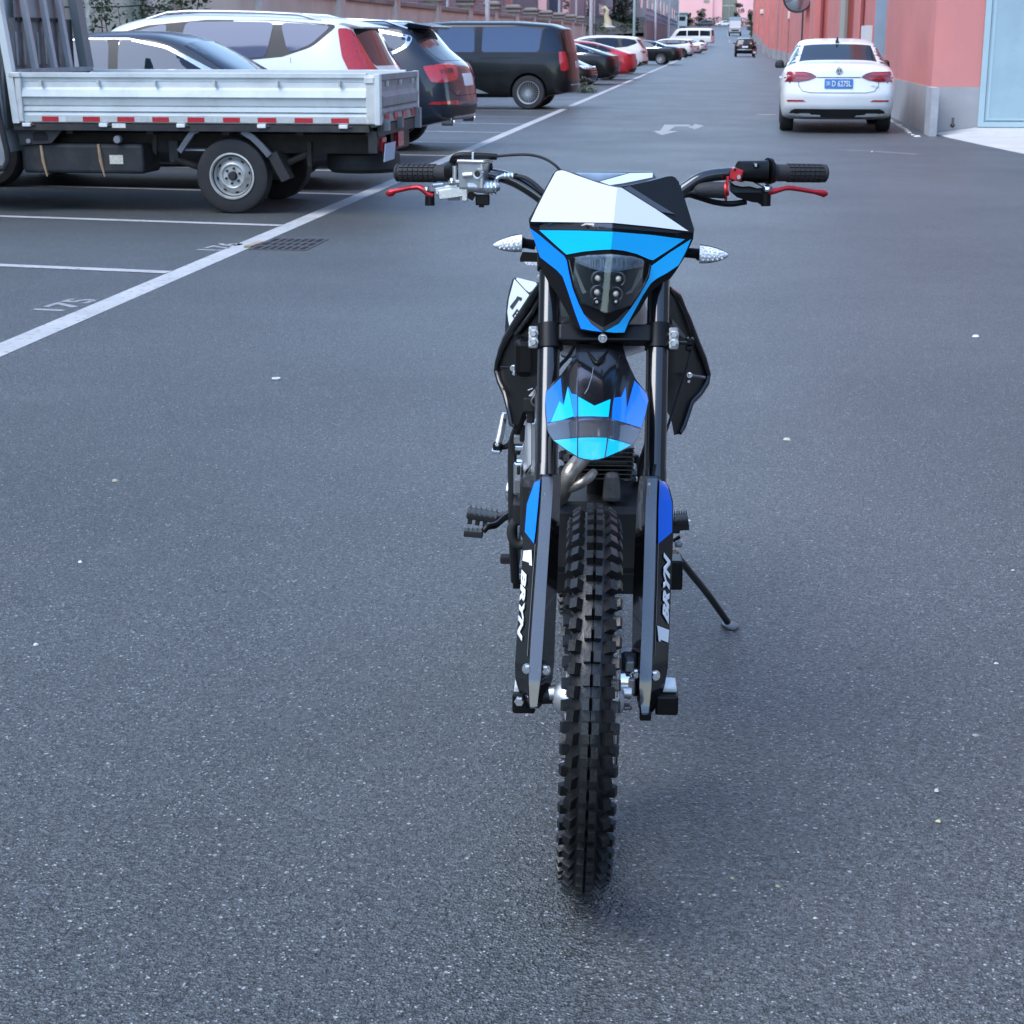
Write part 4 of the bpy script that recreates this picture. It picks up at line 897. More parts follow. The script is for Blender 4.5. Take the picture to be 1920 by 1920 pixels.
sp['decals'] = [('window', 'x', S2, [(-2.44, 1.19), (-2.34, 1.66), (-2.02, 1.69), (-1.98, 1.19)], glass, dict(off=.005)),
    ('window', 'x', S2, [(-1.94, 1.19), (-2.00, 1.66), (-1.6, 1.705), (-.72, 1.705), (-.70, 1.19)], gv, dict(off=.005)),
    ('window_trim', 'x', S2, [(-2.46, 1.17), (-2.36, 1.68), (-1.6, 1.722), (.8, 1.70), (1.05, 1.64), (1.72, 1.22), (1.7, 1.17)], trim, dict(off=.002)),
    ('window', 'x', S2, [(-.55, 1.19), (-.53, 1.70), (.26, 1.70), (.24, 1.19)], gv, dict(off=.005)), ('window', 'x', S2, [(.42, 1.19), (.46, 1.69), (.8, 1.675), (1.0, 1.62), (1.5, 1.30), (1.5, 1.19)], gv, dict(off=.005)),
    ('window_pillar', 'x', S2, [(.26, 1.18), (.28, 1.71), (.42, 1.71), (.40, 1.18)], P_black, dict(off=.006)), ('window_pillar', 'x', S2, [(-.69, 1.18), (-.70, 1.715), (-.56, 1.715), (-.56, 1.18)], P_black, dict(off=.006)),
    ('windscreen', 'z', 0, [(-.66, 1.15), (.66, 1.15), (.76, 1.9), (-.76, 1.9)], glass, dict(off=.003, res=.12)), rear_glass(1.18, 1.66, .74, .72),
    ('tail_lamp', 'x', S2, [(-2.36, 1.20), (-2.50, 1.20), (-2.52, .80), (-2.44, .80), (-2.38, 1.0)], red_l, dict(off=.012, res=.03, skirt=.02)), ('tail_lamp', 'y2', -1, [(.80, 1.20), (.90, 1.20), (.91, .80), (.80, .84)], red_l, dict(off=.012, res=.03, skirt=.02)),
    ('lamp_lens', 'y2', -1, [(.84, .97), (.92, .97), (.92, .84), (.84, .86)], wht_l, dict(off=.010)),
    ('chrome_strip', 'x', S2, [(-.85, .33), (-.62, .42), (1.4, .42), (1.45, .33)], P_silver, dict(off=.004)),
    ('slide_rail', 'x', S2, strip_poly([(-.62, 1.06), (-1.6, 1.08)], .018), gap_m, dict(off=.002, skirt=.004)), seam([(-.63, 1.17), (-.63, .5), (-.7, .36)]), seam([(.33, 1.17), (.34, .36)]), handle(-.38, 1.02, P_black), handle(.55, 1.02, P_black),
    ('number_plate', 'y', -1, rrect(-.26, .86, .26, 1.0, .012), plate_w, dict(off=.012)), ('chrome_strip', 'y', -1, [(-.7, .50), (.7, .50), (.72, .53), (-.72, .53)], chrome, dict(off=.008))]
make_car('parked_van', 'black people carrier with many spoked wheels beyond the empty bays', 'van', sp, (-5.83, 38.15, 0), R(90 - 2))

# --- farther cars of the row
sp = sedan('black_nose', P_black, H=1.50, L=4.9, Wd=1.88)
sp['decals'] += [('grille', 'y', 1, [(-.46, .70), (.46, .70), (.40, .40), (-.40, .40)], trim, dict(off=.006)), ('head_lamp', 'y2', 1, [(.50, .70), (.86, .74), (.88, .64), (.52, .62)], wht_l)]
for z in (.46, .53, .60, .67): sp['decals'].append(('chrome_strip', 'y', 1, [(-.44, z), (.44, z), (.44, z + .02), (-.44, z + .02)], chrome, dict(off=.012)))
sp['decals'] += [('number_plate', 'y', 1, rrect(-.22, .32, .22, .45, .012), plate_b, dict(off=.014)), ('chrome_strip', 'y2', 1, [(.55, .30), (.86, .36), (.88, .40), (.55, .33)], chrome, dict(off=.008))]
make_car('parked_car', 'black car parked nose out with chrome grille just beyond the black van', 'car', sp, (-6.25, 51.6, 0), R(-90 - 2))
def fast_rear(z=.86): return [('tail_lamp', 'y2', -1, [(.40, z + .05), (.88, z + .07), (.9, z - .03), (.45, z - .02)], red_d, dict(off=.008)), ('number_plate', 'y', -1, rrect(-.22, .62, .22, .76, .012), plate_b, dict(off=.01)), ('lower_bumper', 'y', -1, [(-.8, .42), (.8, .42), (.75, .25), (-.75, .25)], trim, dict(off=.006))]
sp = sedan('black_fast', P_black, H=1.44, L=4.75, Wd=1.88, wr=.34, fast=True, rim='dark', lid_h=1.0); sp['decals'] += fast_rear()
make_car('parked_car', 'black fastback with pale roof line left of the red car', 'car', sp, (-5.95, 59.3, 0), R(90 - 3))
sp = sedan('red_fast', P_red, H=1.44, L=4.75, Wd=1.86, wr=.34, fast=True, rim='dark', lid_h=1.02, chromeline=False); sp['decals'] += fast_rear(.9)
make_car('parked_car', 'bright red fastback in the row of parked cars', 'car', sp, (-5.72, 66.4, 0), R(90 - 3))
sp = sedan('silver_sedan', P_silver, H=1.50, L=4.8); sp['decals'] += fast_rear()
make_car('parked_car', 'silver saloon whose roof shows above the red fastback', 'car', sp, (-6.6, 72.2, 0), R(90 - 3))
sp = suv('white_suv_far', P_white, H=1.66, L=4.6, Wd=1.86); sp['decals'] += [('tail_lamp', 'y2', -1, [(.30, .98), (.9, 1.0), (.92, .90), (.35, .90)], red_d, dict(off=.008)), rear_glass(1.10, 1.52, .66, .62), ('number_plate', 'y', -1, rrect(-.22, .72, .22, .86, .012), plate_b, dict(off=.01)), ('lower_bumper', 'y', -1, [(-.88, .55), (.88, .55), (.84, .30), (-.84, .30)], trim, dict(off=.006))]
make_car('parked_car', 'white crossover with black lower bumper right behind the red fastback', 'car', sp, (-5.75, 78.5, 0), R(90 - 3))
sp = sedan('black_saloon_far', P_black, H=1.46, L=4.95, Wd=1.88, wr=.345, style='mesh'); sp['decals'] += fast_rear()
make_car('parked_car', 'black saloon with bright mesh wheels seen broadside farther down the row', 'car', sp, (-5.10, 109.0, 0), R(90 - 6))
sp = suv('white_suv_far2', P_white, H=1.6, L=4.4, Wd=1.84, style='five', rim='dark'); sp['decals'] += [('tail_lamp', 'y2', -1, [(.5, 1.0), (.9, 1.0), (.92, .88), (.55, .88)], red_d, dict(off=.008)), rear_glass(1.10, 1.5, .66, .62), ('arch_trim', 'x', S2, strip_poly([(-1.85, .3), (-1.83, .55), (-1.6, .78), (-1.2, .78), (-.98, .5), (-.96, .3)], .07), trim, dict(off=.004))]
make_car('parked_car', 'white compact crossover with dark wheel beyond the black saloon', 'car', sp, (-4.85, 152.5, 0), R(90 - 8))
sp2 = sedan('white_sedan_far', P_white, H=1.46); sp2['decals'] += fast_rear()
make_car('parked_car', 'white saloon near the far end of the parking row', 'car', sp2, (-4.7, 166, .0), R(90 - 20))
make_car('parked_car', 'last white saloon where the edge line ends', 'car', dict(sp2), (-4.1, 184, gz(184)), R(90 - 25))
make_car('parked_car', 'white saloon standing across the far end of the road', 'car', dict(sp2), (-.1, 478, gz(478)), R(92))
sp = suv('black_suv_far', P_black, H=1.68, L=4.7, Wd=1.88, rim='dark'); sp['decals'] += [rear_glass(1.10, 1.54, .68, .62), ('tail_lamp', 'y2', -1, [(.55, 1.02), (.9, 1.04), (.92, .9), (.6, .92)], red_d, dict(off=.008)), ('number_plate', 'y', -1, rrect(-.26, .80, .26, .95, .012), plate_w, dict(off=.012)), ('chrome_strip', 'y', -1, [(-.7, .60), (.7, .60), (.7, .66), (-.7, .66)], P_silver, dict(off=.008)), ('chrome_strip', 'y', -1, [(-.6, .34), (.6, .34), (.6, .38), (-.6, .38)], chrome, dict(off=.010))]
make_car('parked_car', 'black sport utility car parked by the pink wall far down the road', 'car', sp, (1.90, 163.5, 0), 0)
sp = dict(sp); sp['paint'] = P_grey; sp['key'] = 'black_suv_far'
make_car('parked_car', 'dark car under the round topped tree at the far end', 'car', sp, (-5.4, 470, gz(470)), R(90))
# white minibus at the end of the row
L = 5.3
sp = dict(key='minibus', L=L, W=1.9, H=2.1, wb=2.9, wr=.34, style='disc', top=[(-L / 2, 1.98), (-2.3, 2.06), (0, 2.1), (1.4, 2.05), (1.75, 1.95), (2.4, 1.15), (L / 2, .95)], belt=[(-L / 2, 1.1), (1.8, 1.08), (L / 2, .85)], bot=[(-L / 2, .36), (0, .28), (L / 2, .32)], rr=.86, rear=[(.3, .02), (.6, 0), (2, .14)], front=[(.3, .02), (.9, .05), (1.2, .1)], paint=P_white, round=.35, endw=.88, mirror=(1.6, 1.3))
sp['decals'] = [('window', 'x', S2, [(-2.45, 1.2), (-2.4, 1.8), (-1.2, 1.82), (-1.2, 1.2)], glass), ('window', 'x', S2, [(-1.05, 1.2), (-1.05, 1.82), (.3, 1.82), (.3, 1.2)], glass), ('window', 'x', S2, [(.45, 1.2), (.45, 1.82), (1.3, 1.8), (1.75, 1.25), (1.75, 1.2)], glass), rear_glass(1.2, 1.85, .7, .68), ('tail_lamp', 'y2', -1, [(.78, 1.2), (.9, 1.2), (.9, .8), (.78, .8)], red_l)]
make_car('parked_van', 'white minibus with high windows at the end of the parking row', 'van', sp, (-3.9, 212, gz(212)), R(90 - 12))
# weeds beside the nose-out car
wd = thing('weed_tuft', 'dusty green weeds growing by the tyre of the nose out black car', 'weeds', (-3.85, 49.3, 0)); leaf_cloud('foliage', [((0, 0, .10), (.36, .22, .14)), ((-.08, 0, .26), (.14, .12, .22))], 420, .07, green_grey, wd, 15)
# motor scooter beside the far black car
ms = thing('motor_scooter', 'dark motor scooter parked beside the far black sport utility car', 'scooter', (2.62, 153, 0))
for y in (-.6, .6):
    q = MB(); q.lathe([(.14, -.06), (.26, -.05), (.28, 0), (.26, .05), (.14, .06)], Matrix.Translation((0, y, .28)) @ Matrix.Rotation(R(90), 4, 'Y'), 24, closed=True); q.build('wheel', rubber, ms)
q = MB(); q.rows([[Vector((x * w_, y, z)) for x, z in ((-.17, .3), (-.19, .55), (-.13, .78), (.13, .78), (.19, .55), (.17, .3))] for y, w_ in ((-.85, .5), (-.6, 1), (-.1, 1), (.05, .7))], caps=True, close=True); q.build('body', P_black, ms)
MB().rows([[Vector((-.14, -.8, .80)), Vector((.14, -.8, .80))], [Vector((-.14, 0, .78)), Vector((.14, 0, .78))]]).build('seat', rubber, ms)
q = MB(); q.rows([[Vector((-.17, .5, .3)), Vector((0, .62, .3)), Vector((.17, .5, .3))], [Vector((-.2, .42, .8)), Vector((0, .5, .85)), Vector((.2, .42, .8))], [Vector((-.1, .38, 1.0)), Vector((0, .44, 1.02)), Vector((.1, .38, 1.0))]]); q.build('leg_shield', P_black, ms)
MB().tube([(-.34, .3, 1.02), (-.1, .4, 1.0), (.1, .4, 1.0), (.34, .3, 1.02)], .018, 8).build('handlebar', trim, ms)
for s in (-1, 1): MB().lathe([(0, 0), (.06, 0), (.06, .02), (0, .02)], Matrix.Translation((s * .34, .3, 1.2)) @ Matrix.Rotation(R(90), 4, 'X'), 12).build('mirror', chrome, ms)
MB().box((0, -.88, .62), (.2, .03, .1)).build('tail_lamp', red_l, ms); MB().box((0, -.9, .45), (.2, .02, .14)).build('number_plate', plate_w, ms)
# far lorry coming down the slope
lo = thing('lorry', 'pale box lorry standing on the slope far down the road', 'lorry', (1.75, 300, gz(300)))
MB().b2((-1.0, 2.2, 1.0), (1.0, 6.5, 3.1)).build('cargo_box', mat('lorry_blue_grey', (.30, .42, .5), .5), lo)
q = MB(); q.rows([[Vector((x, y, z)) for y, z in ((2.0, .5), (2.0, 2.4), (.6, 2.45), (.15, 1.5), (0, 1.3), (0, .5))] for x in (-.95, .95)], sm=False, caps=True, close=True); q.build('cab', mat('lorry_cab', (.5, .54, .56), .4), lo)
MB().add([(-.82, .16, 1.52), (.82, .16, 1.52), (.78, .55, 2.3), (-.78, .55, 2.3)], [(0, 1, 2, 3)]).build('windscreen', dark_glass, lo)
MB().b2((-.9, -.06, .4), (.9, .02, .62)).build('bumper', trim, lo); MB().b2((-.6, -.04, .8), (.6, .0, 1.0)).build('grille', trim, lo)
for s in (-1, 1):
    MB().b2((s * .85 - .1, -.03, .75), (s * .85 + .1, .02, .95)).build('headlight', wht_l, lo)
    for y in (1.0, 5.2): MB().cyl((s * .95 - .12, y, .42), (s * .95 + .12, y, .42), .42, 20).build('wheel', tyre_m, lo)
# ------------------------------------------------------------ white dropside truck
# local axes: x along the truck (tail +x, cab -x), y away from the photographer, z up; origin under the near rear wheel's axle line
tk = thing('dropside_truck', 'white dropside light truck parked across the bay with its tail to the road', 'truck', (-4.13, 14.28, 0), R(-1.0))
K = 216.5
def tx(px): return (px - 430) / K
def tz(py): return .748 + (232 - py) / 227.0
T_white = mat('truck_white', (.64, .68, .67), .42, 0, noise=.06, nscale=3, coat=.25, dirt=(.36, .36, .34, .5), dscale=2.2, bump=.03, bscale=8)
T_worn = mat('truck_white_worn', (.60, .61, .58), .6, 0, noise=.12, nscale=6, dirt=(.30, .25, .2, .7), dscale=5)
T_grey = mat('truck_grey', (.26, .27, .29), .6, .2, noise=.15, nscale=7, dirt=(.14, .12, .11, .6), dscale=4)
T_frame = mat('truck_frame', (.022, .023, .026), .6, 0, noise=.3, nscale=6, dirt=(.07, .055, .045, .6), dscale=5)
T_rust = mat('truck_rust', (.030, .025, .023), .8, .1, noise=.3, nscale=10, dirt=(.075, .05, .035, .5), dscale=6)
T_red = mat('reflective_red', (.45, .02, .03), .35, coat=.4); T_sil = mat('reflective_silver', (.5, .52, .5), .4, noise=.12, nscale=25)
tan_s = mat('tan_strap', (.42, .27, .16), .8, noise=.2, nscale=10)
# near side board: a rolled profile swept along the bed
prof = [(1.166, -.045), (1.170, 0), (1.166, .012), (1.132, .012), (1.128, -.006), (1.098, -.006), (1.095, -.010), (1.091, -.010), (1.088, -.006), (1.048, -.004), (1.030, .018), (.972, .034), (.958, .014), (.902, .006), (.892, -.010), (.884, .010), (.852, .014), (.846, -.008), (.838, .004), (.816, .010), (.808, .008), (.762, .008), (.755, 0), (.755, -.045)]
def board(x0, x1, sgn, y, name, m, par):
    q = MB(); q.rows([[Vector((x, y - sgn * o, z)) for z, o in prof] for x in (x0, x1)], sm=False, close=True, caps=True); return q.build(name, m, par)
nb_ = board(tx(42), tx(690), 1, -.07, 'side_board', T_white, tk)
board(tx(42), tx(690), -1, 1.60, 'side_board', T_white, tk)
# rail caps, corner posts
q = MB(); q.b2((tx(20), -.115, 1.128), (tx(42), -.055, 1.172)); q.b2((tx(30), -.105, .760), (tx(42), -.05, 1.128)); bev(q.build('front_post', T_worn, tk), .008)
q = MB(); q.b2((tx(690), -.105, .757), (tx(708), -.04, 1.155)); q.b2((tx(688), -.115, 1.085), (tx(706), -.05, 1.140)); bev(q.build('corner_post', T_worn, tk), .008)
XT = 1.31
q = MB(); q.b2((XT - .035, -.11, .75), (XT + .01, -.02, 1.165)); bev(q.build('tail_post', T_white, tk), .006)
q = MB(); q.b2((XT - .035, 1.53, .75), (XT + .01, 1.60, 1.165)); q.build('tail_post', T_white, tk)
for px in (80, 190, 298, 410, 527, 642):
    q = MB(); q.b2((tx(px) - .006, -.112, 1.062), (tx(px) + .008, -.066, 1.106)); q.build('rope_hook', T_worn, nb_)
# reflective tape strips
tape = [(76, 108), (155, 188), (221, 254), (288, 320), (355, 387), (422, 454), (487, 522), (556, 590), (624, 657)]
for a, b_ in tape:
    q = MB(); q.b2((tx(a), -.0815, .765), (tx(b_), -.0795, .806)); q.build('reflector_strip', T_red, nb_)
for (a, b_), (c, d_) in zip([(0, 46)] + tape, tape + [(688, 0)]):
    if b_ + 2 < c - 2:
        q = MB(); q.b2((tx(b_ + (14 if b_ == 108 else 0)), -.0805, .764), (tx(c), -.0790, .807)); q.build('reflector_strip', T_sil, nb_)
for px in (47, 195, 343, 495, 647):
    q = MB(); q.b2((tx(px) - .038, -.105, .722), (tx(px) + .036, -.05, .752)); bev(q.build('hinge', mat('bright_white', (.78, .8, .8), .4), tk), .004)
    q = MB(); q.cyl((tx(px) + .03, -.09, .735), (tx(px) + .07, -.09, .735), .008, 8); q.build('hinge_pin', T_frame, tk)
# bed floor, tail board
q = MB(); q.b2((tx(30), -.03, .73), (XT - .04, 1.56, .765)); q.build('bed_floor', T_grey, tk)
q = MB()
tb = [(1.16, -.04), (1.16, .012), (1.112, .012), (1.106, -.004), (1.06, -.008), (1.02, -.004), (.975, .018), (.90, .012), (.885, -.006), (.865, .012), (.845, .014), (.838, -.004), (.765, .006), (.765, -.04)]
q.rows([[Vector((XT + o, y, z)) for z, o in tb] for y in (-.02, 1.53)], sm=False, close=True, caps=True); tailb = q.build('tail_board', T_grey, tk)
for k in range(4):
    q = MB(); q.b2((XT + .005, .10 + .38 * k, .775), (XT + .0095, .26 + .38 * k, .83)); q.build('reflector_strip', T_red, tailb)
for y in (.2, .75, 1.3):
    q = MB(); q.b2((XT, y - .01, 1.06), (XT + .02, y + .012, 1.105)); q.build('rope_hook', T_worn, tailb)
q = MB(); q.b2((XT - .03, -.04, .66), (XT + .0, 1.55, .752)); q.build('tail_sill', T_frame, tk)
q = MB(); q.b2((XT - .02, .06, .70), (XT + .05, .11, .79)); q.b2((XT - .02, .62, .70), (XT + .05, .67, .79)); q.b2((XT - .02, 1.42, .66), (XT + .05, 1.5, .84)); q.build('tail_latch', T_grey, tk)
# under-bed: side rail, bracket panel, cross members
q = MB(); q.b2((tx(20), -.085, .692), (tx(694), .06, .745)); q.build('side_rail', T_frame, tk)
q = MB()
pan = [(22, 236), (112, 236), (112, 244), (88, 270), (27, 274)]
q.prism([(tx(a), tz(b_)) for a, b_ in pan], .02, .05, Matrix.Rotation(R(90), 4, 'X')); q.build('side_bracket', T_frame, tk)
q = MB(); q.prism([(tx(a), tz(b_)) for a, b_ in ((53, 265), (53, 252), (60, 248), (76, 248), (82, 253), (83, 265))], .052, .054, Matrix.Rotation(R(90), 4, 'X')); q.build('bracket_hole', well, tk)
MB().cyl((tx(44), -.06, tz(266)), (tx(44), -.03, tz(266)), .02, 12).build('bolt', T_grey, tk)
# fuel tank with straps
q = MB(); q.b2((tx(26), -.02, tz(328)), (tx(262), .42, tz(271))); ft = bev(q.build('fuel_tank', T_frame, tk), .03, 3)
for px, a, b_ in ((68, 274, 337), (180, 271, 336)):
    q = MB(); q.tube([(tx(px - 3), -.026, tz(a)), (tx(px), -.028, tz((a + b_) / 2)), (tx(px + 5), -.02, tz(b_) + .012)], [.012, .016, .007], 8); q.build('tank_strap', tan_s, tk)
q = MB(); q.b2((tx(197), -.025, tz(309)), (tx(223), -.0215, tz(292))); q.build('tank_label', mat('label_cream', (.6, .58, .48), .7, noise=.2, nscale=60), tk)
MB().lathe([(0, .03), (.03, .03), (.034, .015), (.034, -.02)], Matrix.Translation((tx(216), -.03, tz(262))) @ Matrix.Rotation(R(90), 4, 'X'), 18).build('filler_cap', T_grey, tk)
q = MB(); q.b2((tx(211), -.09, .715), (tx(237), -.086, .752)); q.build('paper_label', mat('label_pale', (.7, .7, .64), .7, noise=.15, nscale=50), tk)
# ladder frame and spring
q = MB(); q.b2((tx(20), .20, .50), (tx(700), .28, .66)); q.b2((tx(20), 1.15, .50), (tx(700), 1.23, .66)); q.build('chassis_beam', T_rust, tk)
for px in (120, 275, 420, 560, 690):
    q = MB(); q.b2((tx(px) - .03, .0, .66), (tx(px) + .03, 1.5, .73)); q.build('cross_member', T_frame, tk)
q = MB(); q.add([(tx(268), .16, .66), (tx(276), .16, .66), (tx(274), .16, .47), (tx(268), .16, .5)], [(0, 1, 2, 3)]); q.b2((tx(302), .12, .42), (tx(319), .18, .60)); q.build('spring_hanger', T_frame, tk)
q = MB(); q.tube([(tx(312), .14, .44), (tx(370), .14, .36), (tx(430), .14, .30), (tx(500), .14, .36), (tx(566), .14, .50)], .028, 8); q.build('leaf_spring', T_rust, tk)
q = MB(); q.b2((tx(566), .12, .40), (tx(574), .16, .60)); q.build('spring_shackle', T_rust, tk)
MB().cyl((0, .05, .32), (0, 1.35, .32), .06, 14).build('rear_axle', T_frame, tk)
q = MB(); q.b2((tx(690), -.05, .52), (tx(706), .3, .70)); q.build('frame_end', T_frame, tk)
# arched mudguard stays and flap
st_m = mat('stay_grey', (.13, .14, .16), .5, .2, noise=.2, nscale=9)
def stay(pts, w, name='mudguard_stay'):
    q = MB(); q.prism(strip_poly([(tx(a), tz(b_)) for a, b_ in pts], w), .02, .06, Matrix.Rotation(R(90), 4, 'X')); q.build(name, st_m, tk)
stay([(334, 284), (350, 262), (362, 246), (372, 243)], .045); stay([(455, 244), (474, 256), (490, 272), (505, 290)], .05)
q = MB(); q.prism([(tx(a), tz(b_)) for a, b_ in ((500, 288), (518, 282), (542, 332), (526, 340))], -.10, .05, Matrix.Rotation(R(90), 4, 'X')); q.build('mud_flap', rubber, tk)
q = MB(); P = [(338, 281), (370, 270), (380, 281)]; q.b2((tx(338), .0, tz(283)), (tx(380), .3, tz(280))); q.build('inner_guard', T_grey, tk)
# wheels
def truck_wheel(y, par, s):
    r = .316; M = Matrix.Translation((0, y, r)) @ Matrix.Rotation(R(90) * s, 4, 'X')
    q = MB(); q.lathe([(.165, -.08), (r * .90, -.088), (r * .975, -.078), (r, -.058), (r, -.012), (r * .985, -.010), (r * .985, .010), (r, .012), (r, .058), (r * .975, .078), (r * .90, .088), (.185, .078), (.165, .06)], M, 48, closed=True); w_ = q.build('wheel', rubber, par)
    st = mat('steel_rim', (.55, .55, .53), .45, .45, noise=.12, nscale=14, dirt=(.25, .22, .17, .7), dscale=9)
    q = MB(); q.lathe([(.192, .076), (.196, .088), (.184, .090), (.176, .070), (.160, .050), (.150, .020), (.135, .030), (.118, .055), (.100, .066), (.092, .062), (.086, .050), (.0, .050)], M, 48); q.build('rim', st, w_)
    q = MB(); q.lathe([(.0, .092), (.030, .090), (.038, .075), (.040, .050)], M, 24); q.build('hub', T_frame, w_)
    for k in range(6):
        a = R(60 * k + 20); q = MB(); q.lathe([(0, .066), (.011, .066), (.012, .05)], M @ Matrix.Translation((.063 * cos(a), .063 * sin(a), 0)), 6); q.build('wheel_nut', T_rust, w_)
    for k in range(8):
        a = R(45 * k + 10); q = MB(); q.box((.142 * cos(a), .142 * sin(a), .029), (.011, .026, .008), Matrix.Rotation(a, 3, 'Z')); q.v = [tuple(M @ Vector(p)) for p in q.v]; q.build('vent_hole', well, w_)
truck_wheel(.065, tk, 1); truck_wheel(1.42, tk, -1)
q = MB(); q.lathe([(.12, -.09), (.28, -.095), (.318, -.06), (.322, 0), (.318, .06), (.28, .095), (.12, .09)], Matrix.Translation((tx(648), .62, .415)), 48, closed=True); q.build('spare_tyre', rubber, tk)
MB().lathe([(0, .02), (.12, .05), (.125, -.05), (0, -.03)], Matrix.Translation((tx(648), .62, .415)), 28).build('spare_rim', T_grey, tk)
# tail lamps, plate
q = MB(); q.b2((XT - .05, .06, .53), (XT - .01, .22, .64)); q.build('tail_lamp', red_l, tk)
q = MB(); q.b2((XT - .05, .72, .53), (XT - .01, .96, .68)); q.build('tail_lamp', red_l, tk); q = MB(); q.b2((XT - .06, .6, .5), (XT - .05, 1.4, .74)); q.build('lamp_board', T_frame, tk)
q = MB(); q.box((XT + .02, .20, .52), (.006, .42, .15), Matrix.Rotation(R(6), 3, 'Y')); q.build('number_plate', mat('plate_pale_blue', (.42, .48, .62), .4), tk)
# headboard with bars
HX = tx(28)
q = MB(); q.b2((HX - .02, -.02, 1.155), (HX + .05, 1.60, 1.195)); q.b2((HX - .02, -.02, .76), (HX + .02, 1.6, 1.16)); q.build('headboard', T_grey, tk)
bar_m = mat('headboard_bar', (.36, .37, .39), .5, .2, noise=.1, nscale=8)
for y in (.38, .80, 1.16):
    q = MB(); q.add([(HX - .02 - sh, y - .035, z) for z, sh in ((1.19, 0), (2.3, .13))] + [(HX + .02 - sh, y - .035, z) for z, sh in ((1.19, 0), (2.3, .13))] + [(HX - .02 - sh, y + .035, z) for z, sh in ((1.19, 0), (2.3, .13))] + [(HX + .02 - sh, y + .035, z) for z, sh in ((1.19, 0), (2.3, .13))],
              [(0, 2, 3, 1), (4, 5, 7, 6), (0, 1, 5, 4), (2, 6, 7, 3), (0, 4, 6, 2), (1, 3, 7, 5)]); q.build('guard_bar', bar_m, tk)
q = MB(); q.rows([[Vector((HX - .03 - sh, 1.46, z)), Vector((HX + .05 - sh, 1.46, z)), Vector((HX + .05 - sh, 1.62, z)), Vector((HX - .03 - sh, 1.62, z))] for z, sh in ((1.19, 0), (2.3, .13))], sm=False, close=True, caps=True); q.build('headboard_post', mat('post_grey', (.16, .18, .19), .5, .2), tk)
q = MB(); q.rows([[Vector((HX - .06 - sh, -.11, z)), Vector((HX + .00 - sh, -.11, z)), Vector((HX + .00 - sh, -.03, z)), Vector((HX - .06 - sh, -.03, z))] for z, sh in ((.75, -.03), (1.15, 0), (2.3, .13))], sm=False, close=True, caps=True); q.build('headboard_post', T_white, tk)
q = MB(); q.b2((HX - .16, -.03, 2.2), (HX - .08, 1.6, 2.28)); q.build('headboard_rail', bar_m, tk)
# cab: rounded shell in front of the headboard
CX = HX - .12
q = MB(); sec = [(-.12, .50), (-.16, .75), (-.16, 1.15), (-.08, 1.7), (.0, 1.98), (.14, 2.06), (1.36, 2.06), (1.5, 1.98), (1.58, 1.7), (1.66, 1.15), (1.66, .75), (1.62, .50)]
q.rows([[Vector((x + dx * (z - .5), y, z)) for y, z in sec] for x, dx in ((CX - 1.75, .28), (CX - 1.0, .0), (CX - .02, -.05), (CX, -.05))], sm=False, close=True, caps=True); cabo = q.build('cab', T_white, tk)
def cy(z): return -.16 + (.08 * (z - 1.15) / .55 if z > 1.15 else 0)
def cab_panel(name, pts, m, off, par=tk):
    q = MB(); P = [(x, cy(z) - off, z) for x, z in pts]; n = len(P)
    q.add(P + [(x, y + .02, z) for x, y, z in P], [tuple(range(n))] + [(i, (i + 1) % n, n + (i + 1) % n, n + i) for i in range(n)]); return q.build(name, m, par)
dw = cab_panel('door_window', [(CX - .42, 1.18), (CX - 1.12, 1.18), (CX - .98, 1.66), (CX - .42, 1.68)], dark_glass, .006)
cab_panel('door_handle', [(CX - .46, 1.02), (CX - .62, 1.02), (CX - .62, 1.05), (CX - .46, 1.05)], trim, .02)
for a, b_ in (((CX - .36, .80), (CX - .36, 1.72)), ((CX - 1.20, .80), (CX - 1.16, 1.15))):
    cab_panel('door_seam', [a, (a[0] - .008, a[1]), (b_[0] - .008, b_[1]), b_], gap_m, .002)
q = MB(); xw = lambda z: CX - 1.75 + .28 * (z - .5); q.add([(xw(z) - .012, y, z) for y, z in ((.02, 1.15), (1.48, 1.15), (1.40, 1.85), (.10, 1.85))] + [(xw(z) + .03, y, z) for y, z in ((.02, 1.15), (1.48, 1.15), (1.40, 1.85), (.10, 1.85))], [(0, 1, 2, 3), (0, 4, 5, 1), (1, 5, 6, 2), (2, 6, 7, 3), (3, 7, 4, 0)]); q.build('windscreen', dark_glass, tk)
for y in (.05, 1.45):
    q = MB(); q.b2((CX - 1.70, y - .14, .80), (CX - 1.64, y + .14, .95)); q.build('headlight', wht_l, tk)
q = MB(); q.b2((CX - 1.80, -.15, .42), (CX - 1.68, 1.65, .62)); bev(q.build('bumper', trim, tk), .02)
bk = mat('cab_back_grey', (.17, .165, .165), .7, .1, noise=.2, nscale=6, dirt=(.09, .08, .08, .6), dscale=4)
q = MB(); q.b2((CX - .01, -.05, .7), (CX + .012, 1.54, 1.62)); q.build('cab_back_panel', bk, tk)
for y in [.10 + .155 * k for k in range(9)]:
    q = MB(); q.b2((CX + .010, y - .022, 1.22), (CX + .022, y + .022, 1.50)); bev(q.build('pressed_rib', mat('rib_grey', (.27, .26, .26), .6, .1, noise=.2, nscale=8), tk), .008)
q = MB(); q.add([(CX + .014 - .05 * (z - 1.6), y, z) for y, z in ((.25, 1.62), (1.30, 1.62), (1.24, 1.95), (.30, 1.95))], [(0, 1, 2, 3)]); q.build('cab_rear_window', mat('cab_window', (.24, .235, .235), .3, noise=.3, nscale=1.2), tk)
q = MB(); q.b2((CX + .01, .28, 1.595), (CX + .03, 1.28, 1.625)); q.build('window_seal', rubber, tk)
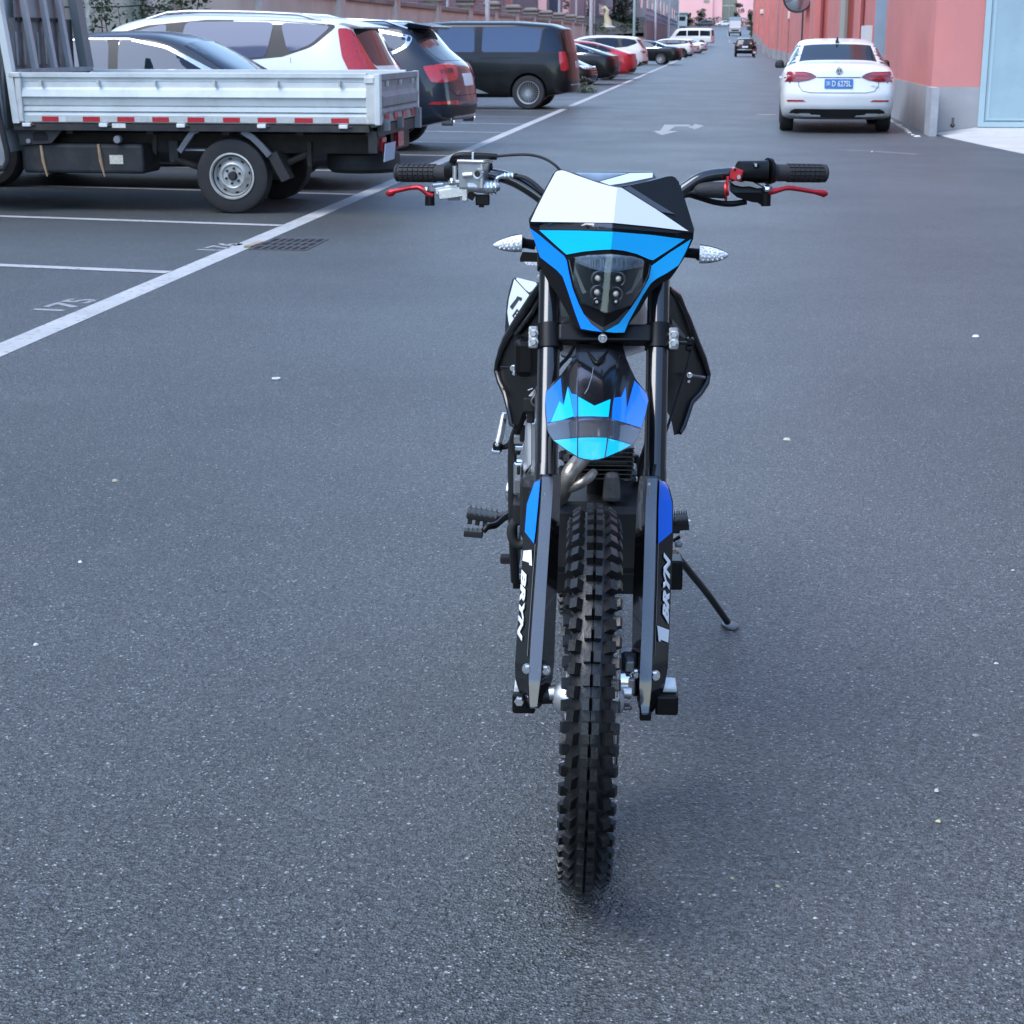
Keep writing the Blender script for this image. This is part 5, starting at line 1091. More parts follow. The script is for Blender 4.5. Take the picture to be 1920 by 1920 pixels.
# front wheel arch lip and step at the picture's edge
q = MB(); P = [(tx(-60), -.17, .36), (tx(-20), -.17, .36), (tx(4), -.17, .375), (tx(12), -.17, .44), (tx(12), -.17, .52), (tx(2), -.17, .80), (tx(-2), -.17, 1.0)]
q.tube(P, .028, 8); q.build('door_edge_seal', rubber, tk)
q = MB(); q.prism([(tx(-60), .37), (tx(-18), .37), (tx(1), .40), (tx(8), .46), (tx(7), .54), (tx(-1), .82), (tx(-4), 1.1), (tx(-60), 1.1)], .10, .165, Matrix.Rotation(R(90), 4, 'X')); q.build('side_step_panel', T_grey, tk)
q = MB(); q.b2((tx(20), .05, .36), (tx(24), 1.5, .75)); q.build('splash_guard', T_frame, tk)
for y, s in ((.03, 1), (1.45, -1)):
    q = MB(); q.lathe([(.16, -.08), (.29, -.085), (.316, -.05), (.316, .05), (.29, .085), (.16, .08)], Matrix.Translation((tx(430) - 3.15, y, .316)) @ Matrix.Rotation(R(90), 4, 'X'), 32, closed=True); q.build('wheel', rubber, tk)
# ------------------------------------------------------------ the dirt bike
BD = Vector((-.0742, .9972, 0)).normalized(); RD = Vector((BD.y, -BD.x, 0)); ZD = Vector((0, 0, 1))   # back, right, up
BC = BD * 2.72; TR = .51                                     # front contact point; tangent of the fork's rake
E0 = (EYE - BC).dot(BD)
def Fp(px, py, b):
    """point of the bike seen at a photo position, b metres behind the front contact"""
    d = ray(px, py); return EYE - BC + d * ((b - E0) / d.dot(BD))
def Fk(px, py, off=0.0):
    """the same on the raked plane of the fork legs"""
    d = ray(px, py); t = (.03 + off + TR * (CAM_H - .338) - E0) / (d.dot(BD) - TR * d.z); return EYE - BC + d * t
def Bp(r_, b, z): return RD * r_ + BD * b + ZD * z
def bof(p): return p.dot(BD)
BM = Matrix((RD, BD, ZD)).transposed()                       # columns right, back, up
BM4 = BM.to_4x4()
bk_ = thing('dirt_bike', 'blue white and black dirt bike standing on its side stand facing us', 'motorcycle', BC)
g_black = mat('gloss_black_plastic', (.006, .006, .007), .14, noise=.1, nscale=9, coat=.5, rnoise=.04, ior=1.5)
s_black = mat('satin_black', (.006, .006, .0065), .36, spec=.22)
tube_blk = mat('fork_black', (.008, .008, .009), .16, .0, coat=.6, rnoise=.03, nscale=14, ior=1.6)
b_blue = mat('decal_blue', (.000, .23, .95), .26, coat=.5); b_deep = mat('decal_deep_blue', (.0, .15, .80), .28, coat=.5)
b_sky = mat('decal_sky_blue', (.0, .50, 1.0), .24, coat=.5); b_cyan = mat('decal_cyan', (.0, .46, .68), .24, coat=.5); b_vio = mat('decal_blue_violet', (.05, .17, .78), .28, coat=.4)
b_white = mat('decal_white', (.57, .60, .61), .24, coat=.5); b_char = mat('decal_charcoal', (.030, .031, .036), .24, coat=.8, ior=1.6)
alu = mat('cast_aluminium', (.58, .59, .60), .34, .85, noise=.08, nscale=30, bump=.05, bscale=300); alu_d = mat('grey_aluminium', (.26, .26, .27), .45, .7, noise=.15, nscale=25)
ano_red = mat('anodised_red', (.50, .025, .035), .30, .55, rnoise=.06, nscale=30)
steel = mat('zinc_bolt', (.72, .73, .74), .25, .95); chr_b = mat('bike_chrome', (.75, .76, .78), .1, 1.0)
pipe_m = mat('pipe_steel', (.42, .38, .33), .35, .8, noise=.25, nscale=22, dirt=(.16, .10, .06, .7), dscale=30, bump=.1, bscale=120)
eng_blk = mat('engine_black', (.018, .018, .019), .5, .2, noise=.2, nscale=20); eng_gry = mat('engine_grey', (.13, .13, .13), .55, .4, noise=.25, nscale=25)
letter_w = mat('letter_white', (.82, .83, .84), .35); letter_k = mat('letter_black', (.015, .015, .016), .4)
def glass_mat(name, tint, refl):
    m = bpy.data.materials.new(name); m.use_nodes = True; N = m.node_tree.nodes; L_ = m.node_tree.links
    N.remove(N['Principled BSDF']); out = N['Material Output']
    tr = N.new('ShaderNodeBsdfTransparent'); tr.inputs[0].default_value = (*tint, 1); gl_ = N.new('ShaderNodeBsdfGlossy'); gl_.inputs['Roughness'].default_value = .03
    fr = N.new('ShaderNodeFresnel'); fr.inputs[0].default_value = refl; mx = N.new('ShaderNodeMixShader')
    L_.new(fr.outputs[0], mx.inputs[0]); L_.new(tr.outputs[0], mx.inputs[1]); L_.new(gl_.outputs[0], mx.inputs[2]); L_.new(mx.outputs[0], out.inputs[0]); return m
lens_g = glass_mat('clear_lens_glass', (.80, .84, .86), 1.42)

def sheet(name, poly, fn, m, par, off=0.0, thick=.003, res=14, cuts=(), angle=22):
    """panel traced at its own depth fn(px,py), subdivided so that it follows the depth"""
    bm = bmesh.new(); vs = [bm.verts.new((p[0], p[1], 0)) for p in poly]; bm.faces.new(vs)
    for a, b_ in cuts:
        n = Vector((b_[1] - a[1], a[0] - b_[0], 0))
        bmesh.ops.bisect_plane(bm, geom=bm.verts[:] + bm.edges[:] + bm.faces[:], plane_co=(a[0], a[1], 0), plane_no=n)
    for ax in (0, 1):
        lo, hi = min(p[ax] for p in poly), max(p[ax] for p in poly); n = int((hi - lo) / res)
        for i in range(1, n + 1):
            c = [0, 0, 0]; c[ax] = lo + (hi - lo) * i / (n + 1); nn = [0, 0, 0]; nn[ax] = 1
            bmesh.ops.bisect_plane(bm, geom=bm.verts[:] + bm.edges[:] + bm.faces[:], plane_co=c, plane_no=nn)
    bmesh.ops.triangulate(bm, faces=bm.faces, quad_method='SHORT_EDGE')
    for v in bm.verts: v.co = Fp(v.co.x, v.co.y, fn(v.co.x, v.co.y) + off)
    bm.normal_update()
    for f in bm.faces:
        if f.normal.dot(BD) > 0: f.normal_flip()
    front = bm.faces[:]
    be = [e for e in bm.edges if e.is_boundary]
    r_ = bmesh.ops.extrude_edge_only(bm, edges=be)
    for v in [x for x in r_['geom'] if isinstance(x, bmesh.types.BMVert)]: v.co += BD * thick
    dup_ = bmesh.ops.duplicate(bm, geom=front)
    for x in dup_['geom']:
        if isinstance(x, bmesh.types.BMVert): x.co += BD * thick
    for x in dup_['geom']:
        if isinstance(x, bmesh.types.BMFace): x.normal_flip()
    bmesh.ops.remove_doubles(bm, verts=bm.verts, dist=1e-5)
    me = bpy.data.meshes.new(name); bm.to_mesh(me); bm.free(); me.materials.append(m)
    me.polygons.foreach_set('use_smooth', [True] * len(me.polygons)); me.set_sharp_from_angle(angle=R(angle))
    return link(name, me, par)
def z7(pts): return [(960 + x / 4.8, 280 + y / 4.8) for x, y in pts]
def z2(pts): return [(1000 + x / 5.333, 590 + y / 5.333) for x, y in pts]
def tubep(name, pts, r_, m, par=None, seg=10, smooth=True):
    """tube through (px, py, b) points"""
    P = [Fp(*p) for p in pts]
    if smooth and len(P) > 2:
        Q = []
        for i in range(len(P) - 1):
            p0, p1, p2, p3 = P[max(i - 1, 0)], P[i], P[i + 1], P[min(i + 2, len(P) - 1)]
            for k in range(6):
                t = k / 6; Q.append(.5 * ((2 * p1) + (p2 - p0) * t + (2 * p0 - 5 * p1 + 4 * p2 - p3) * t * t + (3 * p1 - p0 - 3 * p2 + p3) * t ** 3))
        Q.append(P[-1])
        if isinstance(r_, (list, tuple)):
            rr = []; n = len(P) - 1
            for i in range(len(Q)): x = i / 6; k = min(int(x), n - 1); rr.append(r_[k] + (r_[k + 1] - r_[k]) * (x - k))
            r_ = rr
        P = Q
    return MB().tube(P, r_, seg).build(name, m, par or bk_, False)
def boxp(name, px, py, b, size, m, yaw=0, roll=0, pitch=0, par=None, bv=.003, taper=None):
    """box with size (right, back, up) centred at a seen position"""
    rot = BM @ Matrix.Rotation(R(yaw), 3, 'Z') @ Matrix.Rotation(R(pitch), 3, 'X') @ Matrix.Rotation(R(roll), 3, 'Y')
    o = MB().box(Fp(px, py, b), size, rot, 0, taper).build(name, m, par or bk_)
    return bev(o, bv, 2) if bv else o
def bolt(px, py, b, r_, m=None, par=None, ax=None, name='bolt', h=.008, disc=True):
    ax = (ax or -BD).normalized(); M = Matrix.Translation(Fp(px, py, b)) @ ax.to_track_quat('Z', 'Y').to_matrix().to_4x4(); q = MB()
    if disc: q.lathe([(0, .001), (r_ * 1.45, .001), (r_ * 1.5, -.003)], M, 20)
    q.lathe([(0, h), (r_ * .8, h), (r_, h * .7), (r_, 0)], M, 6, sm=False)
    return q.build(name, m or steel, par or bk_)

trubber = mat('tyre_rubber', (.010, .010, .0105), .40, noise=.3, nscale=25, bump=.12, bscale=220, rnoise=.12)
# ---- front wheel: knobbly tyre, rim, spokes, hub, disc
LEAN = Matrix.Rotation(R(1.15), 4, 'Y'); WM = BM4 @ LEAN @ Matrix.Translation((0, 0, .338))
def knobbly(name, par, M, wd=1.0, R0=.324, N=57, seed=2):
    q = MB(); X = Matrix.Rotation(R(90), 4, 'Y'); rnd = random.Random(seed)
    q.lathe([(R0 - .056, -.026 * wd), (R0 - .034, -.039 * wd), (R0 - .018, -.038 * wd), (R0 - .006, -.026 * wd), (R0 - .001, -.012 * wd), (R0, 0), (R0 - .001, .012 * wd), (R0 - .006, .026 * wd), (R0 - .018, .038 * wd), (R0 - .034, .039 * wd), (R0 - .056, .026 * wd), (R0 - .056, 0)], X, 114, closed=True)
    q.lathe([(R0 + .0005, -.0008), (R0 + .0022, 0), (R0 + .0005, .0008)], X, 114)
    def knob(th, x, r_, tilt, w_, l_, h_, tap=.82, skew=0):
        A = Matrix.Rotation(th, 3, 'X') @ Matrix.Translation((x * wd, 0, r_)).to_3x3(); Rx = Matrix.Rotation(th, 3, 'X'); Rt = Rx @ Matrix.Rotation(tilt, 3, 'Y') @ Matrix.Rotation(skew, 3, 'Z')
        c = Rx @ Vector((x * wd, 0, r_)); q.box(c + Rt @ Vector((0, 0, h_ / 2 - .003)), (w_ * wd, l_, h_ + .006), Rt, 0, (tap, tap))
    for k in range(N):
        th = 2 * pi * k / N; h2 = th + pi / N
        for s in (-1, 1):
            knob(th, s * .0074, R0 - .0008, s * .10, .0136, .0200, .0145, .90)
            knob(h2, s * .0262, R0 - .008, s * .62, .0185, .0215, .0145, .82, s * .10)
            knob(th + .012, s * .0372, R0 - .021, s * 1.18, .0150, .0220, .0125, .76)
            # raised web between intermediate knob and shoulder
            knob(h2 - .022, s * .0335, R0 - .0145, s * .95, .012, .0035, .0035, .9, s * .6)
    q.v = [tuple(M @ Vector(p)) for p in q.v]
    return q.build(name, trubber, par, False, 30)
fwh = link('wheel', MB().lathe([(.226, -.018), (.268, -.022), (.274, -.024), (.274, -.018), (.258, -.012), (.246, 0), (.258, .012), (.274, .018), (.274, .024), (.268, .022), (.226, .018)], WM @ Matrix.Rotation(R(90), 4, 'Y'), 64, closed=True).mesh('rim', mat('rim_black', (.015, .015, .016), .3, .4)), bk_)
knobbly('tyre', fwh, WM, .88)
q = MB(); q.lathe([(.0, -.06), (.019, -.06), (.03, -.048), (.032, -.036), (.018, -.03), (.018, .03), (.032, .036), (.03, .048), (.019, .06), (0, .06)], WM @ Matrix.Rotation(R(90), 4, 'Y'), 28); q.build('hub', alu, fwh)
spm = None
for k in range(36):
    a = 2 * pi * k / 36; s = 1 if k % 2 else -1; d = .30 * (1 if (k // 2) % 2 else -1)
    p0 = WM @ Vector((s * .040, .030 * sin(a + d), .030 * cos(a + d))); p1 = WM @ Vector((0, .245 * sin(a), .245 * cos(a)))
    MB().cyl(p0, p1, .0018, 5).build('spoke', steel, fwh, False)
# brake disc, lobed rim
DX = (Fp(1158, 1297, 0) - WM.translation).dot(RD); q = MB(); rings = []
for z_ in (-.0017, .0017):
    for rr, am in ((.075, .004), (.113, .004)):
        rings.append([WM @ Vector((DX + z_, (rr + am * sin(10 * a)) * sin(a), (rr + am * sin(10 * a)) * cos(a))) for a in [2 * pi * i / 120 for i in range(120)]])
q.rows([rings[0], rings[1], rings[3], rings[2], rings[0]], close=True); q.build('brake_disc', mat('disc_steel', (.16, .16, .165), .35, .85), fwh)
for k in range(6):
    a = 2 * pi * k / 6 + .3; q = MB(); q.box(WM @ Vector((DX, .055 * sin(a), .055 * cos(a))), (.005, .05, .018), BM @ Matrix.Rotation(-a + pi / 2, 3, 'X')); q.build('disc_carrier', alu_d, fwh)
bolt(1151, 1240, -.02, .004, par=fwh, ax=-RD, disc=False); bolt(1150, 1318, -.02, .004, par=fwh, ax=-RD, disc=False)

# ---- fork legs, clamps
def leg(pts, name='fork_leg'):
    P = [Fk(x, y) for x, y in pts]; o = MB().tube([P[0], P[1], P[1] + (P[2] - P[1]) * .02, P[2], P[3]], [.0200, .0200, .0212, .0212, .020], 28).build(name, tube_blk, bk_, False); return o
leg([(1033, 440), (1025, 870), (1011, 1200), (1003, 1298)]); leg([(1237, 440), (1228, 880), (1214, 1210), (1208, 1308)])
for i, (xa, ya, xb, yb) in enumerate(((1030, 1300, 1068, 1297), (1150, 1297, 1184, 1298))):
    MB().cyl(Fp(xa, ya, .01), Fp(xb, yb, .01), .0115, 20).build('axle_spacer', alu, bk_)
# lower fork lugs with axle pinch
for px, py in ((983, 1309), (1249, 1312)):
    boxp('axle_lug', px, py, .05, (.040, .06, .036), s_black, bv=.004)
boxp('lug_cap', 973, 1286, .06, (.016, .05, .018), b_white, roll=6); boxp('lug_cap', 1252, 1284, .06, (.030, .05, .010), b_white, roll=0)
bolt(974, 1314, .015, .009, steel, disc=False); bolt(1043, 1312, .02, .008, steel, disc=False)
MB().cyl(Fp(1000, 1304, .035), Fp(1045, 1302, .035), .016, 20).build('axle_collar', eng_blk, bk_)
boxp('leg_foot', 1210, 1340, .0, (.020, .022, .016), s_black)
# brake caliper behind the disc
boxp('brake_caliper', 1178, 1262, .05, (.030, .06, .075), eng_blk, bv=.008, pitch=-20)
boxp('caliper_bracket', 1168, 1221, .06, (.034, .03, .006), alu); boxp('caliper_pad', 1181, 1245, .02, (.014, .03, .020), alu_d); boxp('caliper_pad', 1184, 1283, .02, (.012, .03, .03), alu_d)
MB().lathe([(0, .004), (.017, .004), (.02, 0), (.02, -.02)], Matrix.Translation(Fp(1180, 1275, .03)) @ RD.to_track_quat('Z', 'Y').to_matrix().to_4x4(), 24).build('caliper_piston', chr_b, bk_)
boxp('caliper_bolt', 1176, 1325, .04, (.016, .02, .008), alu_d)
MB().tube([Fp(1152, 1216, .08), Fp(1186, 1216, .08)], .003, 8).build('guide_pin', chr_b, bk_)

def clamp_row(y0, y1, lx, rx, rad, name, b_off, midw):
    for px in (lx, rx):
        p0, p1 = Fk(px, y0), Fk(px, y1); MB().tube([p0, p1], [rad, rad], 28).build(name, s_black, bk_, False)
clamp_row(610, 655, 1031, 1234, .0245, 'lower_clamp', 0, 0)
P = [Fk(1046, 628, -.012), Fk(1222, 628, -.012)]; q = MB(); c = (P[0] + P[1]) / 2; w_ = (P[1] - P[0]).length
q.box(c, (w_, .034, .034), BM @ Matrix.Rotation(R(-27), 3, 'X')); bev(q.build('clamp_bridge', s_black, bk_), .006, 3)
for px in (): boxp('clamp_rib', px, 633, bof(Fk(px, 633)) - .036, (.008, .01, .030), s_black, pitch=-20)
for px, s in ((1000, -1), (1263, 1)):
    yb = 632.5 if s < 0 else 635; o = boxp('pinch_plate', px, yb, bof(Fk(px, yb)) - .014, (.018, .008, .042), alu_d, pitch=-25, bv=.006)
    for dy in (-8, 8): bolt(px, yb + dy, bof(Fk(px, yb + dy)) - .016, .0062, steel, o)
bolt(1130, 634, .275, .0055, chr_b, h=.006)
clamp_row(478, 505, 1033, 1237, .0255, 'upper_clamp', 0, 0)
boxp('clamp_bridge', 1135, 490, bof(Fk(1135, 490)), (.19, .05, .025), s_black)
MB().tube([Bp(.03, .38, .93), Bp(.035, .50, 1.12)], .028, 20).build('steering_head', s_black, bk_)

# ---- fork guards
GL = [(890, 1011, 1017, 1038, 1052), (900, 1003, 1016.5, 1037.5, 1051.5), (925, 992, 1015, 1036, 1051), (950, 986, 1013.5, 1034.5, 1050), (1000, 981.5, 1010, 1031, 1048), (1100, 976, 1002.5, 1024.5, 1044.5), (1200, 968.5, 995.5, 1018.5, 1040.5), (1245, 965.5, 992.8, 1015.5, 1039), (1272, 966, 991.5, 1013.5, 1036), (1280, 968, 991.5, 1012.5, 1034), (1300, 974, 991.5, 1010.5, 1026), (1328, 986, 993, 1007, 1013)]
GR = [(893, 1237, 1232.5, 1214, 1200), (902, 1248, 1232.3, 1213, 1198.5), (916, 1255.5, 1232, 1212, 1197), (940, 1262, 1231.2, 1211, 1195), (1000, 1262.5, 1230, 1209, 1191), (1100, 1258.5, 1227.5, 1206, 1187.5), (1200, 1254.5, 1224, 1202.5, 1185), (1250, 1252.5, 1222.5, 1200, 1185.5), (1282, 1247, 1221.5, 1199, 1188), (1292, 1244.5, 1221.5, 1199, 1190), (1312, 1236, 1219.5, 1201, 1194), (1340, 1222, 1217, 1203, 1199)]
def guard_fn(T):
    ys_ = [t[0] for t in T]
    def row(py):
        if py <= ys_[0]: return T[0]
        for a, b_ in zip(T, T[1:]):
            if py <= b_[0]:
                t = (py - a[0]) / (b_[0] - a[0]); return tuple(a[i] + (b_[i] - a[i]) * t for i in range(5))
        return T[-1]
    def fn(px, py):
        _, xo, x1, x2, xi = row(py); s = 1 if xo > xi else -1
        base = bof(Fk((x1 + x2) / 2, py)); nose = .012 * max(0, min(1, (py - 1275) / 50)) if py > 1275 else 0
        u = s * px; o, a, b_, i_ = s * xo, s * x1, s * x2, s * xi
        if u > a: return base - .040 + nose + .034 * min(1.3, (u - a) / max(1, o - a)) 
        if u >= b_: return base - .040 + nose
        return base - .040 + nose + .040 * min(1.3, (b_ - u) / max(1, b_ - i_)) 
    return row, fn
def guard(T):
    row, fn = guard_fn(T); poly = [(t[1], t[0]) for t in T] + [(t[4], t[0]) for t in reversed(T)]
    o = sheet('fork_guard', poly, fn, g_black, bk_, 0, .004, 5, [((T[0][2], T[0][0]), (T[7][2], T[7][0])), ((T[0][3], T[0][0]), (T[7][3], T[7][0])), ((T[0][1] - 60, T[8][0]), (T[0][1] + 60, T[8][0]))], 16)
    return o, row, fn
gl_o, rowL, fnL = guard(GL); gr_o, rowR, fnR = guard(GR)
strip_m = mat('guard_ridge', (.080, .092, .115), .26, .0, coat=.6, rnoise=.06, nscale=18, ior=1.6)  # grey-blue stands in for sky reflected in the black plastic
sheet('guard_ridge', [(1017, 894), (1038, 894), (1034.5, 950), (1031, 1000), (1024.5, 1100), (1018.5, 1200), (1013.6, 1272), (1012, 1282), (1007, 1325), (993.5, 1325), (991.6, 1282), (991.6, 1272), (995.5, 1200), (1002.5, 1100), (1010, 1000), (1013.5, 950)], fnL, strip_m, gl_o, -.003, .002, 6)
sheet('guard_ridge', [(1214, 897), (1232.3, 897), (1231, 940), (1230, 1000), (1227.5, 1100), (1224, 1200), (1221.5, 1282), (1221, 1292), (1216, 1337), (1203, 1337), (1199, 1292), (1199, 1282), (1202.5, 1200), (1206, 1100), (1209, 1000), (1211, 940)], fnR, strip_m, gr_o, -.003, .002, 6)
sheet('decal', [(1013, 900), (1002, 905), (995, 925), (988, 945), (984, 997), (1001, 1019), (1003.5, 1000), (1008.5, 950)], fnL, b_blue, gl_o, -.0035, .0025, 4)
sheet('decal', [(1236.5, 901), (1246, 904), (1253, 914), (1257, 930), (1260.5, 945), (1260, 998), (1234, 1020), (1234.5, 960)], fnR, b_deep, gr_o, -.0035, .0025, 4)
for y0_, y1_, T in ((1020, 1248, GL), (1020, 1255, GR)):
    row, fn = (rowL, fnL) if T is GL else (rowR, fnR)
    s = -1 if T is GL else 1; P = []
    for y in range(y0_, y1_, 30): P.append((row(y)[2] + s * 5.0, y))
    sheet('guard_seam', strip_poly(P, 1.3), fn, alu_d, gl_o if T is GL else gr_o, -.0016, .001, 30)
for px, py in ((988.5, 1254.5), (1022.5, 1256.5)): bolt(px, py, fnL(px, py) - .003, .0062, steel, gl_o)
for px, py in ((1193, 1263.5), (1228, 1267)): bolt(px, py, fnR(px, py) - .003, .0062, steel, gr_o)
boxp('guard_rivet', 1022, 926, fnL(1022, 926) - .003, (.003, .003, .005), steel, par=gl_o, bv=0); boxp('guard_rivet', 1217, 907, fnR(1217, 907) - .003, (.005, .003, .005), steel, par=gr_o, bv=0); boxp('guard_rivet', 1218, 928, fnR(1218, 928) - .003, (.003, .003, .016), alu_d, par=gr_o, bv=0)
def px_text(txt, fn, m, par, place, size=1.0, shear=.25, bold=.02, off=-.0045, name='lettering'):
    me = text_mesh(txt, size, shear, bold); bm = bmesh.new(); bm.from_mesh(me); bpy.data.meshes.remove(me)
    bmesh.ops.triangulate(bm, faces=bm.faces)
    xs = [v.co.x for v in bm.verts]; ys_ = [v.co.y for v in bm.verts]; x0, x1, y0_, y1_ = min(xs), max(xs), min(ys_), max(ys_)
    for v in bm.verts:
        px, py = place((v.co.x - x0) / (x1 - x0), (v.co.y - y0_) / (y1_ - y0_)); v.co = (px, py, 0)
    for ax in (0, 1):
        lo, hi = min(v.co[ax] for v in bm.verts), max(v.co[ax] for v in bm.verts); n = int((hi - lo) / 4)
        for i in range(1, n + 1):
            c = [0, 0, 0]; c[ax] = lo + (hi - lo) * i / (n + 1); nn = [0, 0, 0]; nn[ax] = 1
            bmesh.ops.bisect_plane(bm, geom=bm.verts[:] + bm.edges[:] + bm.faces[:], plane_co=c, plane_no=nn)
    for v in bm.verts: v.co = Fp(v.co.x, v.co.y, fn(v.co.x, v.co.y) + off)
    bm.normal_update()
    for f in bm.faces:
        if f.normal.dot(BD) > 0: f.normal_flip()
    r_ = bmesh.ops.extrude_face_region(bm, geom=bm.faces[:])
    for v in [x for x in r_['geom'] if isinstance(x, bmesh.types.BMVert)]: v.co += BD * .0006
    for f in [x for x in r_['geom'] if isinstance(x, bmesh.types.BMFace)]: f.normal_flip()
    me = bpy.data.meshes.new(name); bm.to_mesh(me); bm.free(); me.materials.append(m); return link(name, me, par)
def lerp2(a, b_, t): return (a[0] + (b_[0] - a[0]) * t, a[1] + (b_[1] - a[1]) * t)
# left guard reads downwards, right guard upwards; corners are (start-bottom, end-bottom, start-top, end-top) of the word
def quad(sb, eb, st, et): return lambda u, v: lerp2(lerp2(sb, eb, u), lerp2(st, et, u), v)
sheet('lettering', [(981.5, 1033), (996.5, 1031.5), (997.5, 1061), (992, 1059), (992.3, 1055), (979.5, 1051)], fnL, letter_w, gl_o, -.0045, .002, 4)
px_text('BRYN', fnL, letter_w, gl_o, quad((978, 1068), (969, 1200), (988, 1066), (978.5, 1203)), bold=.05, shear=.3)
sheet('lettering', [(1232.5, 1173.5), (1254.5, 1182), (1253, 1205), (1238.5, 1199), (1239, 1203), (1235, 1201.7)], fnR, letter_w, gr_o, -.0045, .002, 4)
px_text('BRYN', fnR, letter_w, gr_o, quad((1253.8, 1170), (1257.5, 1041), (1242.5, 1162), (1245, 1036)), bold=.05, shear=.3)

# ---- front mudguard
def fn_f(px, py):
    u = abs(px - 1110) / 100.0; dr = 0 if u < .27 else 36 * (u - .27) ** 1.5
    t = (py - dr - 644) / 220.0; return .30 - .40 * t + .025 * sin(pi * max(0, min(1, t)))
CF = [((1083, 640), (1083, 864)), ((1163, 640), (1134, 864))]
fen = sheet('front_mudguard', z2([(430, 290), (520, 283), (600, 300), (680, 298), (780, 288), (890, 292), (925, 420), (965, 520), (1020, 640), (1090, 730), (1140, 790), (1153, 860), (1120, 1010), (1080, 1150), (1045, 1240), (990, 1310), (860, 1375), (710, 1440), (640, 1456), (580, 1460), (510, 1452), (440, 1430), (310, 1345), (200, 1260), (155, 1190), (130, 1130), (118, 1000), (115, 900), (125, 770), (200, 680), (280, 600), (360, 490), (420, 400)]), fn_f, g_black, bk_, 0, .004, 9, CF, 14)
def fdec(pts, m, off=-.0012): sheet('decal', z2(pts), fn_f, m, fen, off, .0009, 9, CF, 14)
fdec([(127, 775), (275, 632), (283, 760), (302, 905), (262, 860), (170, 1070), (140, 1082), (122, 900)], b_deep)
fdec([(262, 862), (302, 905), (345, 720), (405, 1015), (300, 1050), (172, 1075)], b_sky)
fdec([(348, 715), (382, 790), (436, 802), (441, 1008), (408, 1030)], b_blue)
fdec([(447, 818), (612, 912), (772, 845), (752, 1022), (600, 1016), (447, 1018)], b_sky)
fdec([(800, 832), (882, 822), (922, 722), (936, 940), (1012, 660), (1085, 735), (1138, 800), (1148, 860), (1115, 1010), (1078, 1132), (930, 1085), (786, 1042)], b_deep)
fdec([(1050, 700), (1085, 737), (1137, 801), (1146, 860), (1135, 905), (1090, 830)], b_vio, -.0022)
fdec([(139, 1092), (250, 1062), (440, 1028), (600, 1025), (752, 1030), (930, 1092), (1074, 1140), (1040, 1235), (985, 1296), (880, 1262), (745, 1228), (600, 1222), (445, 1224), (320, 1238), (200, 1252), (155, 1185)], b_char, -.0008)
fdec([(206, 1257), (320, 1243), (441, 1232), (441, 1418), (312, 1336)], b_cyan)
fdec([(448, 1231), (600, 1228), (737, 1232), (712, 1428), (640, 1446), (580, 1450), (510, 1442), (448, 1424)], b_cyan)
fdec([(752, 1238), (880, 1270), (982, 1302), (860, 1366), (724, 1424)], b_cyan)
# pressed V and ridges on the mudguard's root
for pts in ([(1083.5, 646), (1083, 858)], [(1164, 650), (1134, 858)]):
    P = [lerp2(pts[0], pts[1], k / 10) for k in range(11)]
    q = MB(); q.tube([Fp(x, y, fn_f(x, y) - .0012) for x, y in P], .0010, 6); q.build('mudguard_ridge', g_black, fen, False)
tubep('mudguard_groove', [(1098, 652, fn_f(1098, 652)), (1108, 668, fn_f(1108, 668) - .001), (1120, 682, fn_f(1120, 682) - .001), (1132, 668, fn_f(1132, 668) - .001), (1144, 652, fn_f(1144, 652))], [.001, .003, .005, .003, .001], s_black, fen)
sheet('scratch', strip_poly(z2([(600, 525), (585, 620), (545, 740), (512, 790)]), 1.1), fn_f, alu, fen, -.0016, .0008, 12)

# ---- number board / headlight mask
def ridge(py): return 1157 - (py - 350) * .096
def ycr(px): return 415 + (px - 992) * .081
def fn_m(px, py):
    d = py - ycr(px); rd = px - ridge(py)
    b = .272 + (-d * .00105 if d < 0 else -d * .00010)
    return b + abs(rd) * (.00050 if d < 0 else .00056)
CM = [((ridge(300), 300), (ridge(640), 640)), ((990, ycr(990)), (1304, ycr(1304)))]
mask = sheet('headlight_mask', z7([(440, 180), (470, 184), (600, 232), (760, 288), (870, 322), (945, 337), (1060, 322), (1250, 282), (1400, 243), (1440, 240), (1470, 254), (1500, 290), (1560, 460), (1610, 620), (1640, 720), (1630, 810), (1560, 960), (1480, 1090), (1425, 1165), (1330, 1215), (1240, 1290), (1150, 1450), (1060, 1560), (1010, 1655), (840, 1655), (820, 1640), (800, 1655), (620, 1630), (560, 1590), (480, 1440), (400, 1300), (330, 1200), (262, 1080), (245, 985), (205, 830), (160, 700), (150, 630), (200, 540), (290, 370), (370, 220), (400, 190)]), fn_m, s_black, bk_, 0, .005, 12, CM, 9)
def mdec(pts, m, off=-.0012, name='decal', th=.0009): return sheet(name, z7(pts), fn_m, m, mask, off * 1.8 - .0006, th * 2, 9, CM, 9)
mdec([(388, 212), (405, 196), (445, 189), (470, 192), (600, 240), (760, 296), (870, 328), (940, 342), (985, 345), (1290, 535), (1588, 736), (1250, 695), (905, 661), (500, 655), (168, 651), (215, 545), (300, 375)], b_white)
mdec([(1000, 345), (1062, 332), (1280, 470), (1472, 586), (1345, 562)], b_char, -.0012)  # reflection on the black facet, put in as a lighter grey patch
mdec([(250, 660), (903, 667), (903, 733), (248, 722)], b_char, -.0006)
mdec([(246, 728), (600, 732), (905, 742), (1250, 770), (1556, 810), (1420, 902), (1270, 998), (1236, 990), (1120, 940), (1010, 912), (900, 900), (780, 906), (640, 920), (490, 947), (380, 850)], b_sky)
